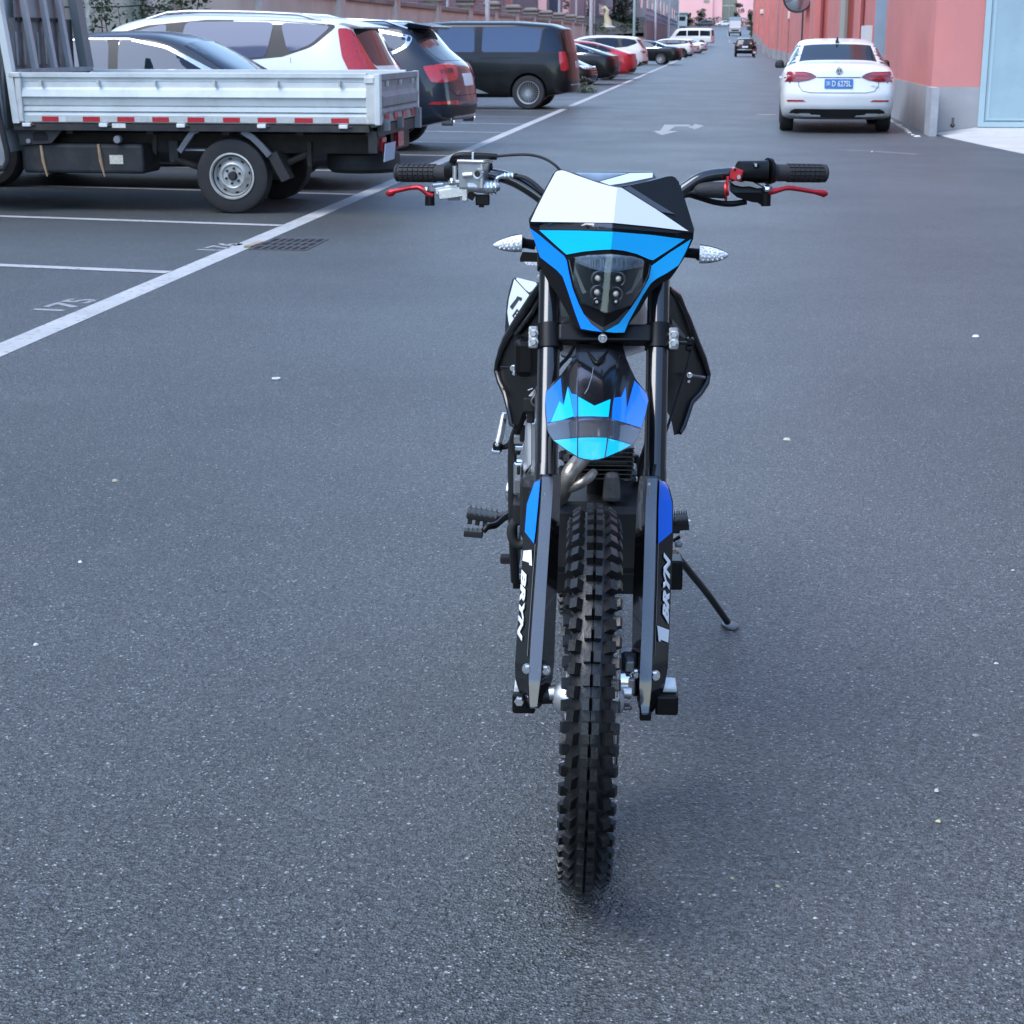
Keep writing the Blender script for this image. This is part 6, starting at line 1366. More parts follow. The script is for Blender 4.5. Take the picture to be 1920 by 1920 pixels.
mdec([(158, 708), (250, 775), (470, 962), (492, 1000), (512, 1110), (545, 1250), (600, 1390), (645, 1480), (720, 1580), (815, 1643), (720, 1632), (620, 1614), (585, 1520), (560, 1450), (500, 1270), (455, 1145), (400, 1085), (252, 970), (205, 830)], b_blue)
mdec([(1612, 808), (1420, 930), (1255, 1050), (1245, 1100), (1232, 1160), (1150, 1310), (1062, 1440), (960, 1570), (835, 1640), (920, 1650), (1012, 1648), (1050, 1550), (1105, 1450), (1175, 1320), (1250, 1205), (1300, 1165), (1400, 1110), (1500, 1042), (1560, 930)], b_sky)
# headlight: bowl, lamps, frosted band, light strips, clear cover
LENS = [(508, 992), (560, 970), (700, 946), (900, 940), (1080, 958), (1170, 985), (1247, 1040), (1230, 1130), (1160, 1280), (1075, 1405), (880, 1474), (840, 1472), (620, 1385), (560, 1230)]
def fn_s(x, y):
    r_ = ridge(y); return fn_m(r_, y) + (x - r_) ** 2 * .0000072
hl = sheet('headlight', z7(LENS), lambda x, y: fn_m(x, y) + .0, s_black, mask, -.0025, .002, 14, CM, 12)
sheet('reflector', z7([(x * .96 + 35, y * .96 + 48) for x, y in LENS]), lambda x, y: fn_s(x, y) - .003, mat('lamp_interior', (.055, .057, .060), .3, .5), hl, 0, .0008, 14, CM, 12)
chrm = mat('lamp_chrome', (.22, .22, .225), .28, .9)
for x, y in ((775, 1160), (955, 1165), (768, 1285), (932, 1300), (765, 1372), (935, 1368)):
    px, py = 960 + x / 4.8, 280 + y / 4.8; s = 1 if y < 1340 else .6; M = Matrix.Translation(Fp(px, py, fn_s(px, py) - .0033)) @ (-BD).to_track_quat('Z', 'Y').to_matrix().to_4x4()
    q = MB(); q.lathe([(.006 * s, .0005), (.010 * s, .0028), (.0125 * s, .0052), (.0130 * s, .0050)], M, 24); lamp = q.build('lamp_bowl', chrm, hl)
    q = MB(); q.lathe([(.0062 * s, .0008), (.0058 * s, .005), (.003 * s, .0085), (0, .0092)], M, 16); q.build('lamp_bulb', mat('bulb', (.35, .34, .3), .1, coat=1), lamp)
stp = mat('light_strip', (.46, .45, .41), .35)
for pts in ([(543, 1042), (562, 1046), (655, 1262), (672, 1285), (640, 1302), (622, 1270)], [(1145, 1092), (1198, 1072), (1207, 1084), (1082, 1290), (1032, 1308), (1022, 1296), (1072, 1262)]):
    sheet('light_strip', z7(pts), lambda x, y: fn_s(x, y) - .005, stp, hl, 0, .003, 14, CM)
fro = glass_mat('frosted', (.62, .66, .74), 1.9)
sheet('frosted_band', z7([(516, 990), (560, 975), (700, 952), (900, 946), (1080, 964), (1170, 990), (1238, 1036), (1180, 1054), (1020, 1085), (880, 1108), (860, 1112), (700, 1070), (600, 1030)]), lambda x, y: fn_s(x, y) - .0065, mat('frost_white', (.50, .56, .68), .3, alpha=.75, noise=.4, nscale=120), hl, 0, .001, 10, CM)
for x in (700, 722, 745, 800, 822, 945, 985, 1025):
    px = 960 + x / 4.8; sheet('frost_rib', [(px - 1.2, 280 + 985 / 4.8), (px + 1.2, 280 + 985 / 4.8), (px + 1.2, 280 + 1062 / 4.8), (px - 1.2, 280 + 1062 / 4.8)], lambda a, b_: fn_s(a, b_) - .0078, wht_l, hl, 0, .001, 20)
sheet('lens_cover', z7(LENS), lambda x, y: fn_s(x, y) - .0095, lens_g, hl, 0, .0008, 10, CM, 30)
# recess lip under the lamp
sheet('mask_lip', z7([(655, 1490), (720, 1545), (820, 1605), (930, 1540), (1040, 1440), (1062, 1446), (950, 1572), (828, 1642), (720, 1580)]), fn_m, mat('lip_grey', (.05, .05, .052), .3), mask, -.002, .002, 14, CM)
tubep('mask_bolt', [(1130, 617, .265), (1130, 624, .262)], .003, s_black)

# instrument / bar pad behind the mask
pad = sheet('bar_pad', z7([(545, 205), (1270, 210), (1300, 258), (1080, 330), (945, 345), (850, 340), (640, 270)]), lambda x, y: .47 - (y - 345) * .003, s_black, bk_, 0, .04, 20)
sheet('decal', z7([(790, 290), (1060, 215), (1268, 212), (1264, 252), (1000, 305), (880, 322)]), lambda x, y: .47 - (y - 345) * .003, b_white, pad, -.001, .001, 20)
sheet('decal', z7([(560, 209), (1040, 213), (780, 288), (700, 268)]), lambda x, y: .47 - (y - 345) * .003, b_char, pad, -.001, .001, 20)

# ---- handlebar and controls
bar = tubep('handlebar', [(752, 323, .50), (845, 322, .47), (915, 326, .455), (962, 338, .45), (1010, 367, .445), (1050, 400, .44), (1140, 412, .435), (1240, 385, .44), (1283, 354, .445), (1318, 333, .452), (1366, 326, .46), (1440, 324, .475), (1540, 325, .50)], .0115, tube_blk, None, 14)
def grip(xa, xb, y, ba, bb, flange):
    A, B_ = Fp(xa, y, ba), Fp(xb, y + (1 if xa < xb else -1), bb); d = (B_ - A); n = d.length; d.normalize()
    M = Matrix.Translation(A) @ d.to_track_quat('Z', 'Y').to_matrix().to_4x4(); q = MB()
    q.lathe([(0, -.002), (.0125, -.002), (.0165, .001), (.0168, .004), (.0150, .006), (.0150, n * .68), (.0155, n * .72), (.0158, n - .006), (.019, n - .002), (.019, n + .003), (.011, n + .004)], M, 32); g_ = q.build('grip', rubber, bk_)
    q = MB()
    for k in range(14):
        a = 2 * pi * k / 14
        for j in range(7):
            z = .008 + n * .66 * j / 7
            c = M @ Vector((.0155 * cos(a), .0155 * sin(a), z + n * .045)); q.box(c, (.0030, .0052, n * .075), M.to_3x3() @ Matrix.Rotation(a, 3, 'Z'))
    o = q.build('grip_pattern', rubber, g_); o['kind'] = 'stuff'
    return g_
grip(744, 846, 324, .503, .472, 0); grip(1548, 1449, 325, .503, .475, 0)
tubep('throttle_collar', [(838, 323, .472), (852, 322, .468), (858, 322, .466)], [.0165, .022, .018], s_black)
# right hand side of the rider: brake master cylinder, throttle cable, lever
mc = boxp('brake_master_cylinder', 890, 328, .448, (.050, .046, .050), alu, yaw=-18, bv=.004)
boxp('reservoir_lid', 891, 301.5, .446, (.054, .050, .006), alu, yaw=-18, par=mc, bv=.002)
M = Matrix.Translation(Fp(896, 326, .417)) @ (-BD - RD * .25).normalized().to_track_quat('Z', 'Y').to_matrix().to_4x4()
q = MB(); q.lathe([(.0058, .003), (.0088, .0035), (.0095, 0), (.0095, -.008)], M, 24); q.build('sight_ring', alu, mc); q = MB(); q.lathe([(0, .0025), (.0060, .0020)], M, 20); q.build('sight_glass', mat('sight_dark', (.03, .028, .025), .08, coat=1), mc)
tubep('brake_piston_body', [(868, 329, .425), (886, 328, .424)], .005, alu, mc, 14)
tubep('brake_cylinder', [(876, 349, .430), (908, 351, .434)], .0105, alu, None, 20)
tubep('banjo_union', [(908, 351, .434), (922, 351, .436), (936, 348, .438)], [.0125, .012, .008], alu, None, 20)
for x in (913, 920, 927): tubep('union_ring', [(x, 351, .435), (x + 2.5, 350.8, .4353)], .0138, chr_b, None, 20)
tubep('hose_fitting', [(932, 346, .436), (932, 336, .436), (940, 331, .437), (962, 329, .44)], [.005, .0048, .0048, .0055], chr_b, None, 10)
for x in (946, 953, 960): tubep('crimp_ring', [(x, 330, .438), (x + 2, 329.8, .438)], .0066, chr_b, None, 12)
tubep('brake_hose', [(962, 329, .44), (985, 334, .435), (1010, 352, .43), (1040, 390, .42), (1062, 470, .40)], .0042, rubber, None, 10)
boxp('hose_clip', 968, 328, .44, (.006, .01, .007), s_black, bv=.001)
tubep('spring_post', [(853, 311, .45), (853, 340, .45)], .0048, alu, None, 12)
boxp('lever_perch', 838, 355, .445, (.045, .018, .016), alu, roll=-10, bv=.003); boxp('perch_plate', 848, 362, .437, (.052, .006, .019), alu, roll=-8, bv=.002); boxp('perch_plate', 871, 362, .437, (.012, .006, .030), alu, bv=.002)
boxp('perch_cap', 822, 346, .44, (.022, .014, .006), chr_b, roll=-6, bv=.002); boxp('perch_cap', 852, 341, .44, (.024, .014, .007), alu, roll=-4, bv=.002); bolt(847, 339, .43, .0048, chr_b, ax=ZD, h=.005)
tubep('lever_pivot', [(806, 358, .445), (806, 385, .445)], [.0085, .0095], s_black, None, 16); bolt(800, 353, .442, .0055, chr_b, ax=ZD, h=.003)
boxp('return_spring', 851, 372, .44, (.022, .008, .007), eng_gry, bv=.001)
def lever(pts, name='lever'):
    P = [Fp(x, y, b) for x, y, b, h, w_ in pts]; q = MB(); rings = []
    for i, p in enumerate(P):
        t = (P[min(i + 1, len(P) - 1)] - P[max(i - 1, 0)]).normalized(); u = t.cross(BD).normalized(); v = u.cross(t).normalized(); h, w_ = pts[i][3], pts[i][4]
        rings.append([p + u * (h * cos(a)) + v * (w_ * sin(a)) for a in [2 * pi * k / 14 for k in range(14)]])
    q.rows(rings, 0, True, close=True, caps=True); return q.build(name, ano_red, bk_, True, 50)
lever([(725, 363, .475, .003, .004), (729, 362.5, .473, .0068, .007), (735, 361, .471, .0070, .007), (741, 358, .468, .0045, .006), (752, 356, .464, .0042, .007), (770, 352, .456, .0042, .007), (786, 351, .448, .0050, .008), (795, 356, .444, .0062, .008), (804, 364, .442, .0065, .008), (812, 367, .442, .005, .007)])
boxp('kill_switch', 905, 374, .45, (.026, .02, .020), s_black, bv=.002); boxp('switch_tab', 903, 386, .45, (.010, .01, .005), s_black, bv=.001); boxp('switch_bracket', 884, 366, .45, (.014, .02, .014), s_black, roll=30, bv=.001)
tubep('throttle_elbow', [(849, 316, .465), (849, 302, .462), (856, 294, .458), (870, 292, .455), (900, 292.5, .452), (932, 294, .45)], [.006, .0065, .007, .007, .0062, .0058], s_black, None, 14)
boxp('cable_tie', 887, 292, .452, (.004, .016, .013), b_white, bv=.001)
tubep('throttle_cable', [(932, 293, .45), (960, 290.5, .45), (990, 290, .448), (1015, 295, .445), (1036, 306, .44), (1052, 322, .44), (1062, 345, .45)], .0026, rubber, None, 8)
tubep('mirror_stub', [(918, 314, .46), (924, 313, .46)], .008, s_black)
# left hand side of the rider: switch gear, clutch lever
sw_ = tubep('switch_housing', [(1384, 321, .458), (1390, 321.5, .46), (1415, 322, .465), (1436, 322, .47), (1440, 322, .47)], [.0185, .0200, .0205, .0212, .0212], s_black, None, 20, False)
tubep('housing_flange', [(1439, 321, .470), (1444, 321, .472)], .0245, s_black, None, 24, False); boxp('switch_button', 1417, 310, .448, (.012, .008, .010), s_black, par=sw_, bv=.003); boxp('switch_toggle', 1417, 310, .442, (.005, .006, .006), chr_b, par=sw_, bv=.001)
boxp('clamp_block', 1380, 327, .449, (.022, .034, .022), ano_red, roll=14, bv=.003); bolt(1385, 332, .43, .0045, chr_b, h=.004, disc=False); bolt(1378, 318, .432, .003, s_black, h=.002, disc=False)
q = MB(); q.prism([(0, 0)], 0, 0) if False else None
sheet('clutch_perch', [(1369, 340), (1378, 338), (1392, 339), (1410, 341), (1424, 346), (1436, 353), (1443, 362), (1443, 374), (1436, 384), (1426, 384), (1420, 380), (1410, 379), (1400, 376), (1382, 370), (1370, 360)], lambda x, y: .436 + abs(y - 360) * .0003, s_black, bk_, 0, .028, 12, (), 30)
sheet('perch_top', [(1370, 341), (1380, 339), (1390, 342), (1398, 340), (1412, 342), (1430, 352), (1420, 353), (1405, 349), (1392, 350), (1378, 347)], lambda x, y: .430, alu_d, bk_, 0, .01, 20)
bolt(1438, 352, .432, .0062, chr_b, ax=ZD - BD * .4, h=.004); tubep('lever_pivot', [(1436, 360, .442), (1436, 386, .442)], [.0095, .0088], s_black, None, 16)
lever([(1438, 361, .44, .005, .008), (1446, 359.5, .442, .0060, .008), (1458, 357, .445, .0048, .008), (1470, 353.5, .45, .0042, .007), (1482, 352.5, .455, .0045, .007), (1505, 356, .463, .0042, .007), (1528, 360, .47, .0042, .006), (1538, 361.5, .473, .0058, .007), (1545, 363, .475, .0072, .007), (1550, 363, .477, .004, .005)])
tubep('cable_adjuster', [(1357, 357, .438), (1360, 357, .438), (1361, 357, .438), (1366, 356.5, .438)], [.0155, .0165, .0105, .010], ano_red, None, 16, False); boxp('adjuster_tab', 1364, 340, .436, (.005, .008, .018), ano_red, roll=4, bv=.001); boxp('adjuster_tab', 1361, 372, .436, (.005, .006, .008), mat('red_dark', (.2, .015, .02), .4), bv=.001)
tubep('cable_boot', [(1302, 360, .44), (1312, 357, .44), (1330, 356, .439), (1357, 357, .438)], [.006, .0125, .0145, .0150], rubber, None, 18)
tubep('clutch_cable', [(1302, 360, .44), (1288, 362, .44), (1272, 370, .43), (1258, 392, .42)], .003, rubber, None, 8); tubep('switch_wire', [(1400, 378, .46), (1370, 382, .46), (1340, 379, .455), (1308, 370, .45), (1288, 366, .44), (1270, 376, .43)], [.0055, .006, .0055, .005, .0045, .004], s_black, None, 10)

# ---- turn lamps
ind_m = mat('indicator_lens', (.72, .74, .76), .14, coat=.8, noise=.5, nscale=260, bump=.25, bscale=320)
def indicator(tip, root, b, hh, name='turn_lamp'):
    s = 1 if tip[0] > root[0] else -1; A, B_ = Fp(root[0], root[1], b), Fp(tip[0], tip[1], b); n = 14; q = MB(); rings = []
    for i in range(n + 1):
        t = i / n; k = (1 - t ** 1.9) ** .72 if t < 1 else 0; k = max(k, .03); c = A + (B_ - A) * t
        rings.append([c + ZD * (hh * k * sin(a) + .002 * (1 - k)) + BD * (.017 * k * cos(a)) for a in [2 * pi * j / 18 for j in range(18)]])
    q.rows(rings, 0, True, close=True, caps=True); o = q.build(name, ind_m, bk_, True, 60)
    q = MB(); rings = []
    for i in range(n + 1):
        t = i / n; k = max((1 - t ** 1.9) ** .72 if t < 1 else 0, .03); c = A + (B_ - A) * t - RD * s * .001
        rings.append([c + ZD * (hh * 1.07 * k * sin(a) + .002 * (1 - k)) + BD * (.0178 * k * cos(a)) + RD * s * .0015 for a in [-pi / 2 + pi * j / 12 for j in range(13)]])
    q.rows(rings, 0, True); q.build('lamp_shell', s_black, o, True, 60)
    for j in range(4):
        for i in range(5 - j % 2):
            t = .12 + .16 * i + .05 * (j % 2); k = (1 - t ** 1.9) ** .72; c = A + (B_ - A) * t; zz = (-.55 + .37 * j) * k
            q = MB(); q.lathe([(0, .0012), (.0015, .0008), (.002, -.001)], Matrix.Translation(c + ZD * hh * zz - BD * (.0172 * k * sqrt(max(.05, 1 - zz * zz)))) @ (-BD).to_track_quat('Z', 'Y').to_matrix().to_4x4(), 8); q.build('lens_facet', wht_l, o)
    return o
indicator((924, 461), (979, 455), .38, .0155); indicator((1367, 480), (1311, 476), .38, .0160)
tubep('indicator_stalk', [(977, 455, .385), (985, 456, .387), (1003, 459, .39)], [.012, .009, .0095], s_black, None, 14, False); tubep('indicator_stalk', [(1312, 477, .385), (1305, 475, .387), (1283, 473, .39)], [.012, .0095, .0095], s_black, None, 14, False)
# rear left-hand turn lamp farther back
sheet('rear_lamp_shell', [(980, 472), (1012, 474), (1015, 492), (975, 491), (975, 484)], lambda x, y: 1.10, s_black, bk_, 0, .05, 12); sheet('turn_lamp', [(982, 491), (1012, 492), (1008, 498), (988, 497)], lambda x, y: 1.095, ind_m, bk_, 0, .04, 12)

# ---- side panel with number, radiator shrouds
def z1(pts): return [(840 + x / 5.054, 480 + y / 5.054) for x, y in pts]
fn_p = lambda x, y: .86 - (x - 950) * .0016 + (590 - y) * .0016
sp_ = sheet('side_panel', z1([(610, 225), (640, 205), (700, 215), (860, 255), (900, 280), (880, 420), (760, 560), (640, 690), (560, 800), (540, 780), (542, 640), (556, 440), (580, 330)]), fn_p, s_black, bk_, 0, .006, 12, (), 30)
sheet('decal', z1([(628, 218), (775, 375), (585, 690), (570, 600), (562, 530), (578, 400)]), fn_p, b_white, sp_, -.0015, .001, 12, (), 30)
sheet('decal', z1([(650, 205), (700, 216), (830, 248), (845, 270), (800, 330), (770, 345), (735, 320), (645, 222)]), fn_p, b_white, sp_, -.0015, .001, 12, (), 30)
bolt(1012, 520, .62, .006, b_white, disc=False)
px_text('1', fn_p, letter_k, sp_, quad((956.5, 575), (971.5, 588.5), (965, 549), (983, 560)), bold=.02, shear=.1) if False else None
sheet('lettering', z1([(655, 380), (702, 397), (692, 428), (672, 416), (608, 510), (585, 480), (645, 402)]), fn_p, letter_k, sp_, -.0035, .001, 8)
px_text('B', fn_p, letter_k, sp_, lambda u, v: (960 + 7 * u + 9.5 * v, 592 + 10 * u - 13.5 * v), bold=.012, shear=0)
px_text('R', fn_p, letter_k, sp_, lambda u, v: (963.5 + 6 * u + 6 * v, 606 + 8 * u - 9 * v), bold=.012, shear=0)
def fn_sl(x, y): return .50 + max(0, (1010 - x)) * .0026
shl = sheet('radiator_shroud', z1([(885, 255), (885, 420), (870, 640), (850, 900), (845, 1230), (760, 1330), (720, 1450), (660, 1620), (630, 1625), (600, 1600), (575, 1450), (540, 1310), (490, 1190), (462, 1090), (472, 1000), (510, 880), (560, 770), (640, 650), (740, 500), (820, 360)]), fn_sl, s_black, bk_, 0, .006, 14, (), 40)
P = z1([(885, 262), (820, 362), (740, 502), (640, 655), (562, 775), (512, 885), (474, 1005), (464, 1090), (492, 1190), (542, 1310), (578, 1450), (604, 1595), (640, 1620)])
q = MB(); q.tube([Fp(x, y, fn_sl(x, y) - .004) for x, y in P], [.006, .008, .010, .010, .009, .008, .007, .007, .007, .006, .006, .006, .004], 10); q.build('shroud_edge', g_black, shl, False)
P = z1([(878, 395), (800, 540), (700, 680), (640, 740)]); q = MB(); q.tube([Fp(x, y, fn_sl(x, y) - .012) for x, y in P], [.003, .005, .006, .004], 8); q.build('shroud_crease', g_black, shl, False)
bolt(963, 690, .58, .005, chr_b, shl); bolt(963.5, 700, .575, .0035, chr_b, shl, disc=False)
tubep('shroud_tab', [(940, 689, .63), (963, 690, .585)], .003, s_black, shl)
boxp('horn_cover', 989, 668, .57, (.05, .06, .075), s_black, bv=.012)
def fn_sr(x, y): return .50 + max(0, (x - 1250)) * .0026
shr = sheet('radiator_shroud', [(1256, 540), (1272, 552), (1290, 600), (1304, 637), (1318, 672), (1328, 702), (1325, 719), (1311, 740), (1296, 755), (1288, 780), (1282, 800), (1276, 813), (1264, 816), (1261, 800), (1258, 786), (1250, 770), (1244, 720), (1244, 620)], fn_sr, s_black, bk_, 0, .006, 14, (), 40)
P = [(1256, 541), (1272, 554), (1290, 601), (1304, 638), (1318, 672), (1327, 702), (1324, 719), (1311, 740), (1296, 755), (1288, 780), (1281, 800), (1275, 812)]
q = MB(); q.tube([Fp(x, y, fn_sr(x, y) - .004) for x, y in P], [.004, .006, .008, .008, .008, .007, .007, .006, .006, .006, .006, .004], 10); q.build('shroud_edge', g_black, shr, False)
bolt(1293, 703, .58, .004, chr_b, shr); bolt(1291, 714, .575, .0035, chr_b, shr, disc=False); tubep('shroud_tab', [(1296, 704, .6), (1321, 708, .64)], .003, alu_d, shr)
sheet('shroud_inlay', [(1259, 598), (1264, 602), (1286, 632), (1283, 635), (1262, 618)], lambda x, y: fn_sr(x, y) - .004, mat('inlay_grey', (.10, .085, .085), .3), shr, 0, .002, 20)
# cables and wires down the front
tubep('speedometer_cable', [(1246, 530, .40), (1262, 552, .42), (1280, 585, .43), (1291, 615, .43), (1295, 640, .43), (1293, 665, .42), (1284, 700, .39), (1268, 750, .34), (1252, 800, .29), (1238, 840, .24), (1229, 870, .20), (1225, 893, .17)], .0026, s_black, None, 10); boxp('cable_sleeve', 1293, 640, .428, (.016, .02, .014), s_black, bv=.003); boxp('cable_sleeve', 1291, 653, .425, (.012, .016, .010), s_black, bv=.003); boxp('cable_clip', 1278, 643, .36, (.020, .010, .005), s_black, bv=.001)
tubep('brake_line', [(1083, 625, .36), (1078, 645, .36), (1066, 668, .355), (1048, 688, .34), (1038, 712, .32), (1034, 760, .28), (1031, 840, .20), (1031, 890, .15)], .0036, rubber, None, 8)
tubep('wire_loop', [(990, 732, .53), (1003, 728, .53), (1005, 738, .53), (996, 752, .53), (1003, 762, .53)], .0016, alu_d, None, 6)

# ---- engine, frame and everything between the legs
for k in range(8):
    z_ = Fp(1120, 846 + 8.2 * k, .50).z; q = MB(); w_ = .056 - (.004 if k > 5 else 0)
    c = Bp(.035, .55, z_); q.box(c, (w_ * 2, .11, .0024), BM @ Matrix.Rotation(R(-8), 3, 'X')); q.build('cooling_fin', eng_blk, bk_)
q = MB(); q.box(Bp(.035, .56, .70), (.085, .085, .16), BM @ Matrix.Rotation(R(-8), 3, 'X')); q.build('cylinder', eng_blk, bk_)
boxp('cylinder_head', 1125, 820, .56, (.11, .12, .07), eng_blk, bv=.01)
boxp('crankcase', 1147, 908, .515, (.036, .06, .060), eng_gry, bv=.010, taper=(.8, .9)); bolt(1148, 917, .48, .004, eng_gry, disc=False)
boxp('crankcase', 1110, 985, .60, (.23, .22, .15), eng_blk, bv=.02); boxp('crankcase_cover', 1000, 940, .62, (.05, .16, .14), eng_blk, bv=.02)
tubep('exhaust_header', [(1100, 852, .47), (1086, 866, .44), (1070, 886, .42), (1060, 910, .43), (1046, 935, .50), (1010, 945, .62)], .0165, pipe_m, None, 18)
tubep('exhaust_header', [(1113, 886, .44), (1104, 896, .42), (1090, 906, .41), (1072, 914, .42), (1050, 921, .46), (1030, 930, .54)], [.0085, .0095, .0095, .0095, .0095, .009], pipe_m, None, 16)
MB().lathe([(.006, .001), (.0085, 0)], Matrix.Translation(Fp(1113, 886, .439)), 12).build('pipe_end', well, bk_)
boxp('carburettor', 1180, 880, .60, (.03, .05, .014), alu_d, bv=.003); boxp('carburettor', 1182, 893, .60, (.028, .05, .012), chr_b, bv=.003)
boxp('side_cover', 1062, 945, .60, (.014, .06, .03), eng_gry, bv=.003); boxp('oil_fitting', 1060, 968, .58, (.014, .03, .008), chr_b, bv=.002)
boxp('engine_plate', 1175, 900, .70, (.05, .02, .11), eng_blk, bv=.004); boxp('engine_plate', 1178, 970, .66, (.035, .02, .012), eng_gry, bv=.002); tubep('gear_rod', [(1160, 1035, .66), (1190, 1028, .66)], .003, eng_gry)
# left side of picture: clutch cover, kick start, downtube
sheet('clutch_cover', [(985, 792), (996, 792), (996, 870), (983, 886), (981, 880), (983, 840)], lambda x, y: .60 - abs(x - 990) * .001, chr_b if False else mat('polished_cover', (.74, .76, .77), .3, .35), bk_, 0, .05, 12, (), 50)
sheet('clutch_cover', [(996.5, 796), (1003, 795), (1003, 890), (995, 905), (988, 890), (997, 872)], lambda x, y: .59 - abs(x - 998) * .001, alu, bk_, 0, .05, 12, (), 50)
tubep('frame_downtube', [(1000, 640, .62), (985, 720, .62), (978, 780, .62), (962, 830, .66), (961, 900, .66), (962, 1000, .66), (966, 1090, .70)], .0095, eng_blk); tubep('frame_downtube', [(1245, 640, .62), (1225, 800, .62), (1195, 900, .64), (1190, 1000, .68), (1190, 1090, .72)], .0095, eng_blk)
boxp('bracket', 992, 758, .56, (.022, .02, .03), eng_blk, bv=.003); boxp('bracket', 995, 778, .58, (.016, .02, .03), eng_blk, bv=.003); boxp('engine_mount', 973, 822, .64, (.02, .03, .02), alu_d, bv=.003); boxp('engine_mount', 974, 838, .64, (.018, .03, .012), chr_b, bv=.003)
tubep('mount_strut', [(963, 812, .66), (984, 782, .62)], .005, eng_blk); tubep('mount_strut', [(970, 850, .64), (985, 800, .62)], .006, eng_blk)
boxp('kick_lever_boss', 972, 895, .64, (.020, .03, .07), chr_b, bv=.005); boxp('boss_inset', 972, 882, .622, (.007, .006, .018), eng_blk, bv=.002); boxp('boss_inset', 971, 912, .622, (.013, .004, .030), alu_d, bv=.002)
tubep('kick_lever', [(957, 860, .70), (955, 900, .69), (953, 925, .68), (955, 938, .68)], [.0055, .006, .0075, .006], chr_b); boxp('case_bracket', 986, 918, .60, (.014, .02, .004), b_white, bv=.001); boxp('case_bracket', 985, 929, .60, (.016, .02, .004), b_white, bv=.001); boxp('case_bracket', 982, 922, .605, (.004, .02, .014), b_white, bv=.001)
boxp('case_cover', 985, 955, .63, (.05, .08, .05), eng_blk, bv=.006)
q = MB()
P = [Fp(976 + 17 * cos(a), 998 + 24 * sin(a), .60) for a in [pi * .3 + 2 * pi * .75 * k / 20 for k in range(21)]]
q.tube(P, .010, 12); q.build('breather_hose', rubber, bk_, False)
kp = tubep('kick_pedal', [(945.5, 774, .78), (944, 782, .78), (938, 815, .76), (934, 830, .755)], [.005, .0075, .0085, .009], alu, None, 16, False); kn = MB()
for i in range(11):
    for j in range(3):
        kn.box(Fp(946.5 - .75 * i + 2.2 * (j - 1), 786 + 4.1 * i + (j % 2) * 2, .769), (.0026, .002, .0026), BM @ Matrix.Rotation(R(45), 3, 'Y'))
o = kn.build('knurling', s_black, kp); o['kind'] = 'stuff'
boxp('pedal_joint', 933, 838, .755, (.019, .024, .020), s_black, bv=.003); bolt(932, 833, .735, .0045, b_white, disc=False, h=.004); boxp('pedal_joint_cap', 930, 846, .75, (.020, .02, .008), chr_b, roll=4, bv=.002); tubep('kick_arm', [(940, 838, .755), (952, 836, .74), (964, 818, .70)], [.006, .006, .005], s_black)
# foot pegs with teeth, brake pedal
def peg(px, py, b, w_, roll, s):
    o = boxp('foot_peg', px, py, b, (w_, .05, .015), eng_blk, roll=roll, bv=.003); rot = BM @ Matrix.Rotation(R(roll), 3, 'Y'); c = Fp(px, py, b)
    for i in range(6):
        for j in (-1, 1):
            q = MB(); q.box(c + rot @ Vector((-w_ * .42 + w_ * .84 * i / 5, j * .02, .009)), (.0035, .010, .012), rot, 0, (.5, .8)); q.build('peg_tooth', eng_gry, o)
    for i in range(4):
        q = MB(); q.box(c + rot @ Vector((-w_ * .36 + w_ * .72 * i / 3, -.018, -.012)), (.010, .012, .012), rot, 0); q.build('peg_lug', eng_blk, o)
    return o
peg(905, 966, .80, .068, 9, -1); tubep('peg_mount', [(930, 972, .80), (968, 962, .80)], .010, eng_blk); peg(1277, 974, .80, .030, -4, 1); boxp('peg_mount', 1266, 985, .80, (.02, .03, .03), eng_blk)
pd = boxp('brake_pedal', 888, 999, .66, (.040, .030, .013), eng_blk, roll=4, bv=.002)
for i in range(4):
    q = MB(); q.box(Fp(876 + 8.5 * i, 991.5 + i * .6, .652), (.006, .014, .006), BM, 0, (.4, .9)); q.build('pedal_tooth', eng_gry, pd)
tubep('pedal_arm', [(906, 997, .66), (914, 988, .665), (930, 984, .68), (950, 968, .72), (972, 960, .76)], [.006, .007, .007, .007, .006], s_black, None, 10)
boxp('frame_stub', 951, 1048, .85, (.030, .03, .016), T_rust, bv=.003); boxp('frame_rail', 968, 1040, .80, (.012, .2, .07), eng_blk, bv=.003); boxp('frame_box', 972, 1084, .76, (.022, .05, .034), s_black, bv=.003); bolt(976, 1080, .73, .006, steel, disc=False)
boxp('skid_plate', 1110, 1080, .74, (.20, .10, .050), eng_blk, bv=.006); boxp('frame_box', 1266, 1072, .80, (.030, .06, .066), s_black, bv=.004); boxp('frame_stub', 1272, 1020, .80, (.016, .02, .012), alu_d, bv=.004); tubep('stand_spring', [(1262, 1014, .82), (1275, 1006, .82)], .004, s_black); boxp('cross_plate', 1175, 1050, .80, (.06, .04, .02), eng_blk, bv=.003)
# side stand
st = tubep('side_stand', [(1264, 1036, .95), (1290, 1068, 1.03), (1330, 1118, 1.20), (1364, 1166, 1.33)], [.008, .0085, .0085, .0085], mat('stand_black', (.014, .012, .010), .4, .2, noise=.3, nscale=20), None, 12)
fp = Fp(1369, 1172, 1.345); fp.z = .004; q = MB(); q.lathe([(0, .005), (.014, .005), (.019, .004), (.021, 0), (.0, -.003)], Matrix.Translation(fp) @ BM4 @ Matrix.Rotation(R(20), 4, 'Z') @ Matrix.Scale(1.0, 4) @ Matrix.Diagonal((1.05, 1.5, 1, 1)), 24); q.build('stand_foot', mat('dark_steel', (.10, .10, .105), .4, .6), st)
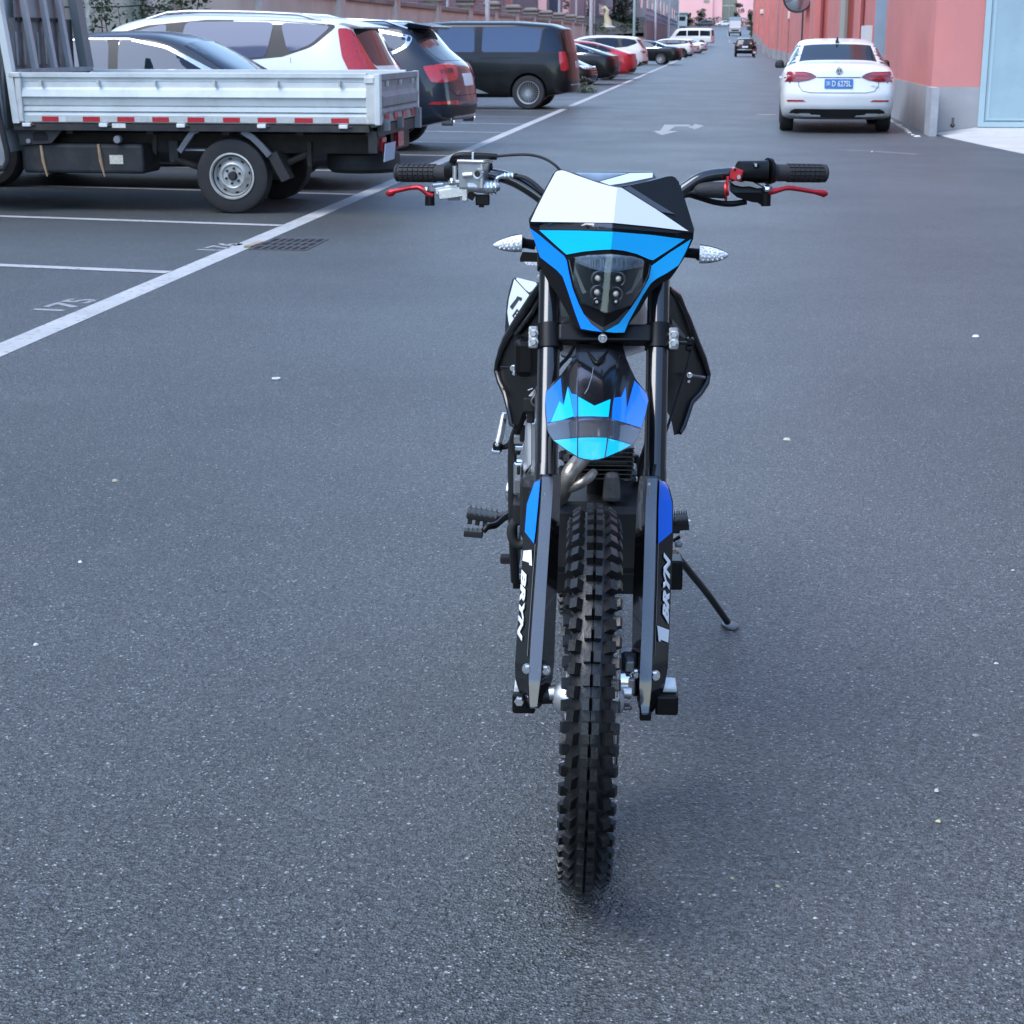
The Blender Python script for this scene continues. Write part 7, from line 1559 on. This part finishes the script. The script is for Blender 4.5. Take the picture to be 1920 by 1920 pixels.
# ---- rear of the machine, hidden from this side but complete
RW = BM4 @ Matrix.Translation((-.012, 1.40, .315))
rw = link('wheel', MB().lathe([(.20, -.022), (.238, -.027), (.244, -.027), (.228, -.014), (.216, 0), (.228, .014), (.244, .027), (.238, .027), (.20, .022)], RW @ Matrix.Rotation(R(90), 4, 'Y'), 48, closed=True).mesh('rim', MATS['rim_black']), bk_)
knobbly('tyre', rw, RW, 1.15, .302, 48, 5); MB().lathe([(0, -.07), (.025, -.07), (.035, -.05), (.03, 0), (.035, .05), (.025, .07), (0, .07)], RW @ Matrix.Rotation(R(90), 4, 'Y'), 24).build('hub', alu, rw)
for k in range(24):
    a = 2 * pi * k / 24; s = 1 if k % 2 else -1; MB().cyl(RW @ Vector((s * .045, .03 * sin(a + .3 * s), .03 * cos(a + .3 * s))), RW @ Vector((0, .216 * sin(a), .216 * cos(a))), .002, 5).build('spoke', steel, rw, False)
for s in (-1, 1): MB().tube([Bp(-.012 + s * .085, .92, .42), Bp(-.012 + s * .09, 1.15, .36), Bp(-.012 + s * .09, 1.42, .315)], [.022, .02, .016], 10).build('swingarm', alu_d, bk_)
q = MB(); tank = [(.50, .03, .96, .90), (.58, .075, .99, .84), (.70, .10, 1.0, .80), (.85, .10, .985, .78), (.98, .075, .95, .78), (1.06, .055, .92, .80)]
q.rows([[Bp(.015 + w_ * x, b, lo + (hi - lo) * z) for x, z in ((-1, .1), (-1.05, .45), (-.8, .85), (-.35, 1), (.35, 1), (.8, .85), (1.05, .45), (1, .1), (.4, 0), (-.4, 0))] for b, w_, hi, lo in tank], close=True, caps=True); q.build('fuel_tank', g_black, bk_)
q = MB(); q.rows([[Bp(.005 + w_ * x, b, hi - .07 * (1 - z)) for x, z in ((-1, 0), (-1, .6), (-.8, 1), (.8, 1), (1, .6), (1, 0))] for b, w_, hi in ((.86, .06, .965), (1.0, .075, .935), (1.2, .08, .925), (1.45, .075, .95), (1.6, .06, .965))], close=True, caps=True); q.build('seat', rubber, bk_)
q = MB(); q.rows([[Bp(.0 + w_ * x, b, zz - .02 * x * x) for x in (-1, -.5, 0, .5, 1)] for b, w_, zz in ((1.35, .075, .86), (1.55, .08, .885), (1.75, .075, .92), (1.95, .05, .94))]); q.rows([[Bp(.0 + w_ * x, b, zz - .006 - .02 * x * x) for x in (-1, -.5, 0, .5, 1)] for b, w_, zz in ((1.35, .075, .86), (1.55, .08, .885), (1.75, .075, .92), (1.95, .05, .94))]); q.build('rear_mudguard', g_black, bk_)
MB().tube([Bp(-.10, .75, .45), Bp(-.13, .95, .6), Bp(-.12, 1.2, .74)], .018, 12).build('exhaust_pipe', pipe_m, bk_); MB().tube([Bp(-.10, 1.16, .74), Bp(-.10, 1.2, .76), Bp(-.085, 1.55, .84), Bp(-.083, 1.58, .845)], [.025, .042, .042, .025], 18).build('muffler', alu_d, bk_)
for s in (-1, 1): MB().tube([Bp(.01 + s * .05, .5, .9), Bp(.01 + s * .06, .9, .78), Bp(.0 + s * .06, 1.3, .86)], .014, 8).build('frame_rail', eng_blk, bk_)
MB().tube([Bp(.03, .48, .95), Bp(.02, .56, .60), Bp(.0, .66, .38), Bp(.0, .95, .36)], .018, 10).build('frame_spine', eng_blk, bk_)
MB().tube([Bp(.06, .95, .40), Bp(.03, 1.05, .75)], .03, 14).build('rear_shock', alu_d, bk_)
